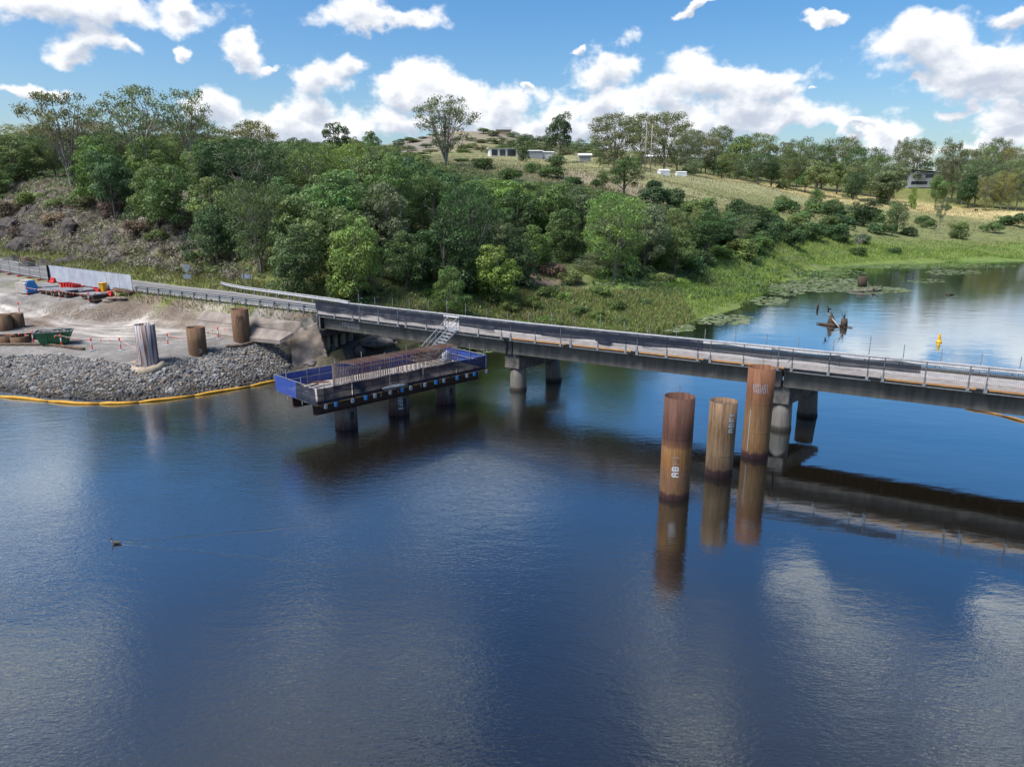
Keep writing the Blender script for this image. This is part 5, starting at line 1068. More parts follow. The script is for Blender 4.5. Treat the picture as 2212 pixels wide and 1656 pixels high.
# temporary fence along the road edge
def fence():
    f = empty('temporary_fence', RD(47, -.5), label='temporary mesh fence along the road, right part covered in white cloth', cat='fence'); t = 28.6; k = 0
    while t < 76:
        t1 = t + 2.4; a, c = RD(t, -.45), RD(t1, -.45); a.z = th(a.x, a.y) + .05; c.z = th(c.x, c.y) + .05; H = Vector((0, 0, 2.0))
        mb = MB()
        for p_ in (a, c): mb.tube([p_, p_ + H], .022, 6)
        mb.tube([a + H, c + H], .02, 6); mb.tube([a + Vector((0, 0, .1)), c + Vector((0, 0, .1))], .02, 6); wp(mb, 'fence_frame', MT['galv'], f)
        if t < 44.5:
            n = 6; P = []; rg = random.Random(k)
            for i in range(n + 1):
                for j in range(4): q = a.lerp(c, i / n) + Vector((0, 0, .06 + 1.92 * j / 3)) - NX * (.05 + .03 * math.sin(i * 1.7 + k) * (j < 3)); P.append(q)
            mb = MB(); mb._add(P, [(i * 4 + j, i * 4 + j + 1, (i + 1) * 4 + j + 1, (i + 1) * 4 + j) for i in range(n) for j in range(3)]); wp(mb, 'white_cover', MT['white'], f, smooth=True)
        else:
            mb = MB()
            for i in range(1, 17): q = a.lerp(c, i / 17); mb.bar(q + Vector((0, 0, .1)), q + H, .008)
            for j in range(1, 9): mb.bar(a + Vector((0, 0, .22 * j)), c + Vector((0, 0, .22 * j)), .008)
            wp(mb, 'fence_mesh', MT['galv'], f)
        b_ = a - NX * .05; mb = MB(); mb.box((b_.x, b_.y, b_.z + .02), (.75, .28, .15), math.atan2(NX.y, NX.x)); wp(mb, 'fence_foot', MT['red'], f); t = t1; k += 1
    a = RD(45.5, -.5); a.z = th(a.x, a.y); mb = MB(); mb.bar(a - NX * .06, a - NX * .06 + Vector((0, 0, 2.05)), .5, .02); wp(mb, 'dark_cloth_end', MT['net'], f)
fence()
# road-side guard rails
def guard(name, pts, label, side, post_mat, rail_mat):
    o = empty(name, pts[0], label=label, cat='guard rail', group='steel guard rails of the approach road'); mb = MB(); 
    for i in range(0, len(pts) - 1): mb = MB(); wbeam(mb, [pts[i], pts[i + 1]], side); a, c = pts[i], pts[i + 1]; mb.bar(a + Vector((0, 0, .16)), c + Vector((0, 0, .16)), .03, .012); wp(mb, 'rail', rail_mat, o)
    for p_ in pts: mb = MB(); g = th(p_.x, p_.y); mb.box((p_.x - side.x * .10, p_.y - side.y * .10, (g + p_.z + .16) / 2 - .05), (.10, .15, p_.z + .16 - g + .1), math.atan2(NX.y, NX.x)); wp(mb, 'post', post_mat, o)
    return o
guard('guard_rail', [RD(t, -.30, .58) for t in [i * 2.0 + .1 for i in range(0, 15)]], 'weathered steel guard rail on the site side of the approach road', NX, MT['galv'], MT['galv'])
fp = []
for t in [i * 2.0 + .1 for i in range(0, 13)]: fp.append(RD(t, (3.5 if t < 1 else road_w(t) + .15) + (max(0, t - 17) ** 2) * .028, .60))
guard('guard_rail', fp, 'bright steel guard rail on the forest side, curving away at its end', -NX, MT['galv'], MT['steelrail'])
# road signs seen from behind
b = at(405, 598, 86); b.z = th(b.x, b.y); o = empty('give_way_sign', b, label='back of a triangular give way sign with a plate below on one post', cat='road sign'); H = at(405, 573, 86).z - b.z
mb = MB(); mb.tube([(0, 0, -.2), (0, 0, H + .1)], .04, 8); mb.build('post', MT['galv'], o); mb = MB(); mb._add([(-.58, -.05, H + .05), (.58, -.05, H + .05), (0, -.05, H - 1.0), (-.58, -.03, H + .05), (.58, -.03, H + .05), (0, -.03, H - 1.0)], [(0, 2, 1), (3, 4, 5), (0, 1, 4, 3), (1, 2, 5, 4), (2, 0, 3, 5)]); mb.build('triangle_plate', MT['signback'], o)
mb = MB(); mb.box((0, -.05, H - 1.32), (.95, .02, .55)); mb.build('lower_plate', MT['signback'], o)
b = at(534, 614, 80); b.z = th(b.x, b.y); o = empty('board_sign', b, -.25, label='back of a rectangular road sign on two thin posts before the trees', cat='road sign'); H = at(534, 591, 80).z - b.z
for x in (-.42, .42): mb = MB(); mb.tube([(x, 0, -.2), (x, 0, H)], .035, 8); mb.build('post', MT['galv'], o)
mb = MB(); mb.box((0, .05, H - .32), (1.35, .02, .5)); mb.build('sign_plate', MT['signback'], o)
for z in (-.18, -.46): mb = MB(); mb.box((0, .03, H + z), (1.3, .02, .05)); mb.build('back_rail', MT['galv'], o)
# floating silt boom
def boom(pxs, label, r=.13, seed=0, mat='boom'):
    o = empty('silt_boom', gp(*pxs[0]), label=label, cat='boom', group='yellow silt booms'); P = [gp(x, y, .05) for x, y in pxs]; pts = []
    for i in range(len(P) - 1):
        n = max(2, int((P[i + 1] - P[i]).length / .9))
        for k in range(n): pts.append(P[i].lerp(P[i + 1], k / n))
    pts.append(P[-1]); rg = random.Random(seed); seg = 4
    for i in range(0, len(pts) - 1, seg):
        q = pts[i:i + seg + 1]; 
        if len(q) < 2: continue
        q = [p_ + Vector((0, 0, .02 * math.sin(k * 1.5))) for k, p_ in enumerate(q)]; ra = [r * .55] + [r] * (len(q) - 2) + [r * .55] if len(q) > 2 else [r * .7, r * .7]; mb = MB(); mb.tube(q, ra, 9); wp(mb, 'float_section', MT[mat], o, smooth=True)
boom([(-160, 842), (0, 856), (60, 861), (105, 866), (165, 871), (215, 871), (255, 871), (300, 868), (360, 862), (420, 854), (480, 844), (540, 834), (606, 820)], 'yellow floating silt boom along the foot of the stone bank')
boom([(2085, 881), (2130, 888), (2170, 898), (2212, 909), (2300, 935)], 'tan floating boom emerging from under the bridge at the right', .10, 3, 'boomtan')
# ------------------------------------------------------------------ vegetation
def leaf_material(name, trans=.38):
    mt = bpy.data.materials.new(name); mt.use_nodes = True; nt = mt.node_tree; N, L = nt.nodes, nt.links; N.clear()
    out = N.new('ShaderNodeOutputMaterial'); oi = N.new('ShaderNodeObjectInfo'); a = N.new('ShaderNodeAttribute'); a.attribute_name = 'tint'
    mul = N.new('ShaderNodeMix'); mul.data_type = 'RGBA'; mul.blend_type = 'MULTIPLY'; mul.inputs[0].default_value = 1; L.new(a.outputs['Color'], mul.inputs[6]); L.new(oi.outputs['Color'], mul.inputs[7])
    geo = N.new('ShaderNodeNewGeometry'); n = N.new('ShaderNodeTexNoise'); n.inputs['Scale'].default_value = .22; n.inputs['Detail'].default_value = 3; L.new(geo.outputs['Position'], n.inputs['Vector'])
    hs = N.new('ShaderNodeHueSaturation'); L.new(mul.outputs[2], hs.inputs['Color']); mr = N.new('ShaderNodeMapRange'); L.new(n.outputs['Fac'], mr.inputs[0]); mr.inputs[1].default_value = .3; mr.inputs[2].default_value = .7; mr.inputs[3].default_value = .488; mr.inputs[4].default_value = .515; L.new(mr.outputs[0], hs.inputs['Hue'])
    d = N.new('ShaderNodeBsdfPrincipled'); d.inputs['Roughness'].default_value = .55; d.inputs['Specular IOR Level'].default_value = .35; L.new(hs.outputs[0], d.inputs['Base Color'])
    t = N.new('ShaderNodeBsdfTranslucent'); L.new(hs.outputs[0], t.inputs[0]); m = N.new('ShaderNodeMixShader'); m.inputs[0].default_value = trans; L.new(d.outputs[0], m.inputs[1]); L.new(t.outputs[0], m.inputs[2]); L.new(m.outputs[0], out.inputs[0]); return mt
MT['leaf'] = leaf_material('foliage'); MT['grass'] = leaf_material('grass_blades', .35)
def cards(c, nrm, size, asp, rot, cols, name, mat, bend=.0):
    """diamond leaves: centres, normals, length, aspect, spin"""
    n = len(c); nrm = nrm / np.linalg.norm(nrm, axis=1, keepdims=True); ref = np.where(np.abs(nrm[:, 2:3]) < .9, np.array([[0, 0, 1.0]]), np.array([[1.0, 0, 0]])); u = np.cross(ref, nrm); u /= np.linalg.norm(u, axis=1, keepdims=True); w = np.cross(nrm, u)
    cu, su = np.cos(rot)[:, None], np.sin(rot)[:, None]; a = u * cu + w * su; b = -u * su + w * cu; L = (size / 2)[:, None]; W = (size * asp / 2)[:, None]
    V = np.stack([c - a * L, c - b * W + nrm * L * bend, c + a * L, c + b * W + nrm * L * bend], 1).reshape(-1, 3); return quads(V, n, np.repeat(cols, 4, 0), name, mat)
def quads(V, n, C, name, mat):
    me = bpy.data.meshes.new(name); me.vertices.add(4 * n); me.vertices.foreach_set('co', V.astype(np.float32).ravel()); me.loops.add(4 * n); me.loops.foreach_set('vertex_index', np.arange(4 * n, dtype=np.int32)); me.polygons.add(n)
    me.polygons.foreach_set('loop_start', np.arange(0, 4 * n, 4, dtype=np.int32)); me.polygons.foreach_set('loop_total', np.full(n, 4, np.int32)); me.update(calc_edges=True); me.materials.append(mat); set_tint(me, C); return me
def crown_cards(blobs, per, leaf, asp, seed, name, upbias=.25, var=.35, hang=0.0, fill=.62):
    """blobs: (centre, radii) in unit-tree space -> leaf cards on and inside each clump"""
    rg = np.random.RandomState(seed); C, Nn, S, T = [], [], [], []
    for bc, br_ in blobs:
        k = max(12, int(per * (np.prod(br_) ** (1 / 3) / .16) ** 2)); d = rg.normal(size=(k, 3)); d /= np.linalg.norm(d, axis=1, keepdims=True); d[:, 2] = np.where((d[:, 2] < -.35) & (rg.rand(k) < .6), -d[:, 2], d[:, 2])
        r = fill + (1.05 - fill) * rg.rand(k, 1) ** .6; C.append(np.array(bc) + d * r * np.array(br_)); nn = d + rg.normal(size=(k, 3)) * .55 + [0, 0, upbias]; nn[:, 2] -= hang; Nn.append(nn)
        S.append(leaf * rg.uniform(.6, 1.4, k)); T.append(np.clip(1 + rg.normal() * var * .55 + rg.normal(size=k) * var * .5, .35, 1.9))
    C, Nn, S, T = map(np.concatenate, (C, Nn, S, T)); yel = rg.rand(len(T)); cols = np.stack([T * (1 + .25 * (yel > .8)), T, T * (.9 + .2 * (yel < .2))], 1)
    return cards(C, Nn, S, asp, rg.uniform(0, 6.28, len(C)), cols, name, MT['leaf'], .25)
def limb(mb, p, q, r0, r1, sag, rg, n=4, sides=5):
    p, q = np.array(p), np.array(q); pts = [];
    for i in range(n + 1):
        f = i / n; x = p + (q - p) * f; x[2] += sag * math.sin(math.pi * f); 
        if 0 < i < n: x += rg.normal(size=3) * .012
        pts.append(tuple(x))
    mb.tube(pts, [r0 + (r1 - r0) * i / n for i in range(n + 1)], sides, caps=False); return pts
def broad_tree(seed, low=.16, n=26, rx=.50, top=.98, per=42, leaf=.045, mat='bark', conic=0.0, rblob=(.11, .19), asp=.55, flatc=.8):
    """dense rounded crown on a short trunk; height 1, crown width 1"""
    rg = np.random.RandomState(seed); blobs = []; zc = (low + top) / 2; tries = 0
    subs = [(np.array([0, 0, zc]), np.array([rx * .80, rx * .80, (top - low) / 2 - .04]))]           # a main dome and lopsided side domes
    for k in range(rg.randint(2, 5)): a = rg.uniform(0, 6.28); q = rg.uniform(.16, .30); rr = rg.uniform(.20, .30); zt = rg.uniform(low + .35, top - .04); subs.append((np.array([math.cos(a) * q, math.sin(a) * q, zt - rr * .9]), np.array([rr, rr, rr * .9])))
    while len(blobs) < n and tries < 6000:
        tries += 1; d = rg.normal(size=3); d /= np.linalg.norm(d)
        if d[2] < -.75: continue
        sc_, sr_ = subs[rg.randint(len(subs)) if rg.rand() < .6 else 0]; k = rg.uniform(.62, .95); c = sc_ + d * sr_ * k; tap = 1 - conic * np.clip((c[2] - low) / (top - low), 0, 1); c[:2] *= tap; r = rg.uniform(*rblob)
        if c[2] < low * .6 or any(np.linalg.norm(c - b[0]) < .50 * (r + b[1][0]) for b in blobs): continue
        blobs.append((c, (r * rg.uniform(.8, 1.25), r * rg.uniform(.8, 1.25), r * flatc * rg.uniform(.75, 1.1))))
    mb = MB(); lean = rg.normal(size=2) * .02; trunk = [(0, 0, -.03), (lean[0] * .5, lean[1] * .5, low * .8), (lean[0], lean[1], zc), (lean[0] * 1.5, lean[1] * 1.5, top * .85)]; mb.tube(trunk, [.030, .024, .016, .005], 7, caps=False)
    for b, r in blobs[:12]: z0 = rg.uniform(low * .7, zc); limb(mb, (lean[0] * z0, lean[1] * z0, z0), b, .011, .003, -.01, rg)
    return mb.mesh('trunk', MT[mat], True), crown_cards(blobs, per, leaf, asp, seed + 1, 'crown')
def gum_tree(seed, fork=.30, n=20, spread=.46, sparse=1.0, leaf=.032, per=260, base=.42, mat='barkpale', rbl=(.07, .13), multi=3):
    """open-crowned eucalypt: long pale limbs rising to separate leaf clumps"""
    rg = np.random.RandomState(seed); mb = MB(); blobs = []; stems = []
    for m_ in range(multi):
        a = 6.28 * m_ / multi + rg.uniform(-.5, .5); e = rg.uniform(.10, .30) * (1 if multi > 1 else .3); z1 = rg.uniform(.66, .84); p0 = (0, 0, -.03); p1 = (math.cos(a) * .02, math.sin(a) * .02, fork * rg.uniform(.6, 1.1)); p2 = (math.cos(a) * e, math.sin(a) * e, z1)
        pts = [p0, p1, tuple((np.array(p1) + p2) / 2 + rg.normal(size=3) * .02), p2]; mb.tube(pts, [.014, .011, .008, .004], 7, caps=False); stems.append(pts)
    k = 0
    while len(blobs) < n and k < 3000:
        k += 1; a = rg.uniform(0, 6.28); rr = spread * rg.rand() ** .5; z = rg.uniform(base, .96); lim = spread * math.sqrt(max(0.05, 1 - ((z - .66) / .34) ** 2)) if z > .66 else spread * (.55 + .45 * (z - base) / max(.01, .66 - base))
        if rr > lim: continue
        c = np.array([math.cos(a) * rr, math.sin(a) * rr, z]); r = rg.uniform(*rbl)
        if any(np.linalg.norm(c - b[0]) < .62 * (r + b[1][0]) for b in blobs): continue
        blobs.append((c, (r, r, r * .62)))
    for b, r in blobs:
        st = min(stems, key=lambda s: (s[3][0] - b[0]) ** 2 + (s[3][1] - b[1]) ** 2); zq = min(b[2] - .08, rg.uniform(fork, .72)); f = np.clip((zq - st[1][2]) / max(.01, st[3][2] - st[1][2]), 0, 1); o = np.array(st[1]) * (1 - f) + np.array(st[3]) * f
        pts = limb(mb, o, b, .0055, .0016, .02, rg, 4, 4)
        for _ in range(3): e = b + rg.normal(size=3) * np.array(r) * .8; limb(mb, pts[3], e, .0028, .0010, 0, rg, 2, 3)
    return mb.mesh('trunk', MT[mat], True), crown_cards(blobs, per * sparse, leaf, .4, seed + 1, 'crown', .1, .3, .3, .1)
def dead_tree(seed, mat='barkdead'):
    rg = np.random.RandomState(seed); mb = MB(); mb.tube([(0, 0, -.03), (.01, 0, .35), (.02, .01, .7)], [.022, .016, .008], 6, caps=False)
    for i in range(16):
        z = rg.uniform(.18, .68); a = rg.uniform(0, 6.28); e = np.array([math.cos(a) * rg.uniform(.2, .5), math.sin(a) * rg.uniform(.2, .5), z + rg.uniform(.12, .34)]); pts = limb(mb, (.01, 0, z), e, .009, .003, .02, rg, 4, 4)
        for _ in range(4): q = np.array(pts[rg.randint(2, 5)]); limb(mb, q, q + rg.normal(size=3) * .09 + [0, 0, .05], .0035, .001, 0, rg, 2, 3)
    return mb.mesh('trunk', MT[mat], True), None
def sheoak(seed):
    rg = np.random.RandomState(seed); blobs = []; mb = MB(); mb.tube([(0, 0, -.03), (0, .005, .4), (0, 0, .92)], [.028, .018, .004], 7, caps=False)
    for i in range(34):
        z = .22 + .72 * (i / 34) + rg.uniform(-.03, .03); R = .46 * (1 - ((z - .35) / .68) ** 2 if z > .35 else .75 + .25 * (z - .2) / .15); a = rg.uniform(0, 6.28); rr = R * rg.uniform(.35, 1); c = np.array([math.cos(a) * rr, math.sin(a) * rr, z]); blobs.append((c, (.10, .10, .12))); limb(mb, (0, 0, z - .08), c, .006, .002, .01, rg, 3, 4)
    return mb.mesh('trunk', MT['bark'], True), crown_cards(blobs, 240, .055, .16, seed + 1, 'crown', .0, .3, .4, .1)
def bush(seed, n=14, per=120, leaf=.07, rz=.5):
    rg = np.random.RandomState(seed); blobs = []
    for i in range(n): a = rg.uniform(0, 6.28); rr = .36 * rg.rand() ** .5; z = rg.uniform(.12, .75) * (1 - rr * .9); r = rg.uniform(.14, .22); blobs.append((np.array([math.cos(a) * rr, math.sin(a) * rr, z]), (r, r, r * 1.05)))
    return crown_cards(blobs, per, leaf, .5, seed + 1, 'foliage')
PROTO = dict(broad=[broad_tree(100 + i, low=l, n=n_ + 26, conic=c, leaf=.034, per=400, rblob=(.065, .135)) for i, (l, n_, c) in enumerate([(.03, 34, .1), (.06, 30, .25), (.02, 36, .0), (.05, 28, .35), (.03, 38, .15), (.04, 32, .2), (.02, 30, .3)])],
             fine=[broad_tree(130 + i, low=.04, n=60, conic=.3, leaf=.030, per=520, rblob=(.06, .12), asp=.38) for i in range(3)],
             gum=[gum_tree(200, spread=.47, n=46, multi=6, fork=.2), gum_tree(201, spread=.45, n=44, multi=4, base=.36), gum_tree(202, spread=.40, n=38, multi=3, base=.45), gum_tree(203, spread=.46, n=56, multi=8, base=.24, fork=.12)],
             gumfull=[gum_tree(210 + i, spread=.44, n=44, multi=3, base=.10 + .05 * i, rbl=(.11, .19), per=330, leaf=.032) for i in range(4)],
             dead=[dead_tree(300 + i) for i in range(2)], oak=[sheoak(310)], bush=[bush(400 + i) for i in range(4)], tight=[broad_tree(160, low=.20, n=44, leaf=.034, per=420, rx=.46, rblob=(.09, .14)), broad_tree(161, low=.12, n=44, leaf=.034, per=420, rx=.46, rblob=(.08, .13))])
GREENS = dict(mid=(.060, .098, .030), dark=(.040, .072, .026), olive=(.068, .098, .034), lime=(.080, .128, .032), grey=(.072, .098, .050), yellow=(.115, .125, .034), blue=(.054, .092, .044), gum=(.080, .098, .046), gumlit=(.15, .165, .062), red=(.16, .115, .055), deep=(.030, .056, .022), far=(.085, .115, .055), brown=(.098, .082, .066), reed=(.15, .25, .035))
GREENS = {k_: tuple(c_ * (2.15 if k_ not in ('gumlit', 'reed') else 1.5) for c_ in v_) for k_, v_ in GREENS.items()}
NT = 0
def place(kind, i, X, Y, w, h, tint, label, cat='tree', group=None, name=None, z=None, sink=.0, rot=None):
    global NT; NT += 1; rg = random.Random(NT * 7 + 1); z = th(X, Y) if z is None else z; names = dict(broad='broadleaf_tree', fine='fine_leaved_tree', gum='gum_tree', gumfull='gum_tree', dead='dead_tree', oak='she_oak', tight='dense_tree', bush='shrub')
    pr = PROTO[kind][i % len(PROTO[kind])]; tc = GREENS[tint]; j = rg.uniform(.82, 1.2); c = (tc[0] * j * rg.uniform(.9, 1.12), tc[1] * j, tc[2] * j * rg.uniform(.85, 1.15), 1); rz = rg.uniform(0, 6.28) if rot is None else rot
    if kind == 'bush':
        o = link(name or 'shrub', pr, None, (X, Y, z - sink)); o.scale = (w, w, h); o.rotation_euler = (0, 0, rz); o.color = c; return tag(o, label, cat, group)
    o = empty(name or names[kind], (X, Y, z - sink), rz, label, cat, group); o.scale = (w, w * rg.uniform(.9, 1.05), h)
    link('trunk', pr[0], o)
    if pr[1] is not None: q = link('crown', pr[1], o); q.color = c
    return o
def px_tree(kind, i, x, ytop, wpx, Y, tint, label, cat='tree', group=None, base=None, name=None, rot=None):
    """tree whose top stands at the photo point (x, ytop), crown wpx wide, at distance Y"""
    t = at(x, ytop, Y); g = th(t.x, t.y); w = wpx / FPX * (t.y * math.cos(PITCH) + 2); return place(kind, i, t.x, t.y, w, max(1.5, t.z - g), tint, label, cat, group, name, rot=rot)
# standouts the photograph lets one point at
ST = [('gum', 0, 125, 196, 175, 128, 'gum', 'tall open many-stemmed gum at the far left above the rock cutting'), ('gum', 1, 280, 183, 185, 132, 'gum', 'tall spreading gum, second from the left on the skyline'), ('gum', 2, 395, 180, 120, 138, 'gum', 'slender tall gum, third from the left on the skyline, before a cloud'),
      ('gum', 3, 960, 202, 150, 197, 'gum', 'big lone vase-shaped gum with pale stems in the middle of the hillside'), ('tight', 0, 1210, 244, 66, 262, 'deep', 'tall dark dense tree standing alone beside the white house'), ('tight', 1, 722, 256, 75, 186, 'deep', 'dark upright tree pair on the skyline right of the grey roof'), ('tight', 1, 638, 292, 62, 190, 'dark', 'round dark tree on the skyline left of the grey roof'),
      ('gumfull', 0, 1330, 247, 120, 250, 'gum', 'tall grey-green gum left of the two power poles'), ('gumfull', 1, 1440, 244, 110, 255, 'gum', 'tall grey-green gum right behind the two power poles'), ('gumfull', 2, 1390, 246, 70, 262, 'gum', 'gum crown between and behind the two power poles'), ('gumfull', 3, 1490, 275, 70, 262, 'gum', 'gum just right of the tall ones by the poles'),
      ('fine', 0, 1350, 335, 105, 172, 'dark', 'dark spreading tree with a pale stem at the near edge of the paddock'), ('broad', 0, 1203, 330, 55, 205, 'dark', 'dark round tree standing on the paddock below the dark lone tree'), ('broad', 1, 1128, 290, 44, 262, 'grey', 'grey-green tree in front of the white house'),
      ('fine', 1, 1300, 362, 36, 170, 'dark', 'narrow vine-covered dark tree on the brown paddock edge'), ('oak', 0, 1290, 545, 120, 103, 'grey', 'feathery grey-green she-oak on the bank behind the bridge'), ('broad', 3, 880, 598, 150, 87, 'blue', 'low blue-green dome of a tree just behind the bridge rail'),
      ('broad', 1, 880, 326, 56, 238, 'mid', 'bushy tree on the hill just left of the lone vase-shaped gum'), ('fine', 0, 915, 334, 50, 232, 'olive', 'small olive tree at the left foot of the lone vase-shaped gum'), ('broad', 5, 1000, 342, 46, 214, 'dark', 'dark bushy tree at the right foot of the lone vase-shaped gum'), ('broad', 6, 1036, 350, 50, 206, 'mid', 'second bushy tree right of the lone vase-shaped gum'), ('tight', 0, 845, 312, 60, 236, 'dark', 'dark dense tree on the skyline before the far hill'), ('broad', 3, 765, 300, 56, 232, 'olive', 'round tree just right of the dark skyline pair'),
      ('dead', 0, 1085, 455, 60, 116, 'grey', 'bare white dead tree in the middle of the slope'), ('dead', 1, 1330, 440, 70, 135, 'grey', 'bare pale fallen-limbed dead tree right of the slope centre'), ('dead', 0, 445, 290, 120, 152, 'grey', 'grey leafless tree among the left-hand forest'), ('dead', 1, 505, 300, 100, 150, 'grey', 'second grey leafless tree among the left-hand forest'),
      ('dead', 1, 600, 340, 60, 150, 'grey', 'bare grey tree standing among the upper forest left of the grey roof'), ('dead', 0, 760, 345, 60, 158, 'grey', 'bare grey tree below the dark skyline pair'), ('dead', 1, 1240, 470, 56, 128, 'grey', 'bare grey tree above the she-oak'), ('dead', 0, 345, 400, 60, 124, 'grey', 'bare pale tree at the top of the brushy cutting'), ('dead', 1, 870, 470, 50, 112, 'grey', 'bare thin tree in the lower forest behind the bridge end'),
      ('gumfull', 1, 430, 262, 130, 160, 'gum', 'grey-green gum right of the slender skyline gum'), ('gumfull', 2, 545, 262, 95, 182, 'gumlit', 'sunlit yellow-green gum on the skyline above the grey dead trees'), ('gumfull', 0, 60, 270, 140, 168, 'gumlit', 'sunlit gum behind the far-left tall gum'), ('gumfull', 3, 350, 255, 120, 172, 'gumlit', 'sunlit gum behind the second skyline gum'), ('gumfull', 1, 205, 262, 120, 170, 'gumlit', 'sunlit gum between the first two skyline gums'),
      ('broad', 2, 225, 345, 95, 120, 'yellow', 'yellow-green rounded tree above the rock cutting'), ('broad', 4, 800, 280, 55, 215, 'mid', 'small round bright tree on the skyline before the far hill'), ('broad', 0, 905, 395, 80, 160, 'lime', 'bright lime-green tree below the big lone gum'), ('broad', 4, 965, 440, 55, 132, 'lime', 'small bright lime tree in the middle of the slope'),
      ('fine', 2, 1040, 465, 110, 106, 'olive', 'tall olive weeping tree rising behind the stair'), ('fine', 0, 965, 500, 100, 110, 'olive', 'olive drooping tree left of the weeping one'), ('fine', 1, 1165, 478, 110, 118, 'dark', 'dark tree with pale stems above the dry brown scrub'), ('broad', 1, 690, 455, 95, 112, 'yellow', 'yellowish-tinged tree in the lower forest'), ('broad', 2, 770, 430, 90, 118, 'yellow', 'second yellowish-tinged tree, right of the other'),
      ('oak', 0, 800, 545, 90, 92, 'grey', 'grey-green feathery tree behind the far guard rail'), ('fine', 2, 645, 505, 120, 96, 'grey', 'grey vine-draped tree with brown dead vines'), ('broad', 0, 520, 495, 120, 97, 'dark', 'dark broad tree behind the rectangular road sign'), ('broad', 3, 450, 470, 90, 104, 'dark', 'dark leaning tree above the give way sign'),
      ('fine', 1, 1550, 495, 66, 150, 'mid', 'upright mid-green tree at the right end of the thicket'), ('broad', 0, 1520, 440, 90, 163, 'deep', 'dark low tree at the lower edge of the paddock'), ('broad', 2, 1620, 440, 120, 178, 'deep', 'wide dark tree clump between the paddock and the pond'), ('broad', 1, 1870, 425, 90, 215, 'deep', 'dark twin-domed tree below the sunlit field'), ('broad', 4, 1800, 428, 60, 222, 'dark', 'dark bushy tree left of the twin-domed one'), ('fine', 0, 1945, 430, 70, 212, 'grey', 'grey-green open tree right of the twin-domed one'), ('gum', 2, 2039, 425, 36, 215, 'olive', 'small lone open tree in the grassland below the field'),
      ('dead', 0, 1858, 500, 50, 190, 'brown', 'low bare brownish bush tree near the pond bank'), ('broad', 3, 1765, 405, 46, 238, 'mid', 'small round tree at the corner of the sunlit field'), ('broad', 2, 1690, 420, 40, 225, 'mid', 'small bush tree left of the sunlit field'), ('gum', 0, 2420 / 1.2075 * 1.02, 392, 28, 262, 'lime', 'tiny lime-green sapling in the sunlit field'), ('broad', 1, 1975, 400, 24, 262, 'lime', 'tiny rounded shrub tree beside the lime sapling')]
for s in ST: px_tree(*s)
# gum woodland along the right-hand ridge, individually placed
RIDGE = [(1520, 285, 75, 275), (1560, 272, 60, 285), (1600, 292, 80, 280), (1645, 288, 80, 290), (1690, 298, 75, 290), (1730, 300, 80, 285), (1500, 345, 40, 250), (1640, 330, 90, 262), (1580, 330, 60, 268), (1775, 312, 70, 290), (1820, 296, 85, 292), (1870, 318, 90, 285), (1850, 340, 70, 270), (1770, 345, 70, 266), (1905, 335, 70, 275), (1955, 300, 40, 310), (1985, 300, 75, 300), (1930, 350, 90, 268), (2030, 340, 60, 300),
         (2062, 302, 62, 278), (2100, 322, 70, 290), (2137, 312, 60, 300), (2165, 298, 55, 315), (2190, 318, 60, 300), (2090, 355, 50, 275), (2035, 375, 40, 285), (2120, 345, 70, 272), (2160, 355, 60, 270), (2195, 345, 70, 268), (2140, 380, 45, 262), (2175, 370, 55, 262), (2210, 362, 60, 265), (2240, 330, 80, 290), (2280, 340, 90, 280), (1712, 330, 70, 272), (1465, 320, 60, 272), (1545, 320, 50, 275)]
ORD = ['first', 'second', 'third', 'fourth', 'fifth', 'sixth', 'seventh', 'eighth', 'ninth', 'tenth', 'eleventh', 'twelfth', 'thirteenth', 'fourteenth', 'fifteenth', 'sixteenth', 'seventeenth', 'eighteenth', 'nineteenth', 'twentieth'] + ['twenty-' + w for w in ('first', 'second', 'third', 'fourth', 'fifth', 'sixth', 'seventh', 'eighth', 'ninth')] + ['thirtieth'] + ['thirty-' + w for w in ('first', 'second', 'third', 'fourth', 'fifth', 'sixth', 'seventh', 'eighth', 'ninth')] + ['fortieth'] + ['forty-' + w for w in ('first', 'second', 'third', 'fourth', 'fifth', 'sixth', 'seventh', 'eighth', 'ninth')]
for i, (x, y, w, Y) in enumerate(sorted(RIDGE)):
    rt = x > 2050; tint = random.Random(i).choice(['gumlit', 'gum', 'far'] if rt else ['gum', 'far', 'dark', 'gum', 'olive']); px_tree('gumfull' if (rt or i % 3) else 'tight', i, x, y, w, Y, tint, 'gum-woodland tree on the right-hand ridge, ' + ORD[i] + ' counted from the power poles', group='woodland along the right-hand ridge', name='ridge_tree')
# lower wood under the gums on the ridge
UN = [(1310 + 36 * k, 338 + 14 * math.sin(k * 1.7) + k * 1.6, 46 + 14 * ((k * 5) % 4) / 3, 262 + 7 * ((k * 3) % 5)) for k in range(25) if not (1395 < 1310 + 36 * k < 1490 or 1950 < 1310 + 36 * k < 2030)]
for i, (x, y, w, Y) in enumerate(UN): px_tree(['broad', 'tight', 'fine'][i % 3], i, x, y, w, Y, ['dark', 'olive', 'mid', 'deep', 'gum'][i % 5], 'bushy understorey tree along the right-hand ridge, ' + ORD[i] + ' counted from the white-roofed shed', group='understorey along the right-hand ridge', name='understorey_tree')
def proj(X, Y, Z):
    d = Vector((X, Y, Z - CAM_H)); f = d.y * math.cos(PITCH) - d.z * math.sin(PITCH); u = d.y * math.sin(PITCH) + d.z * math.cos(PITCH); return 1106 + d.x / f * FPX, 828 - u / f * FPX
def raydir_z(x, y, Y): d = raydir(x, y); return CAM_H + d.z * Y / d.y
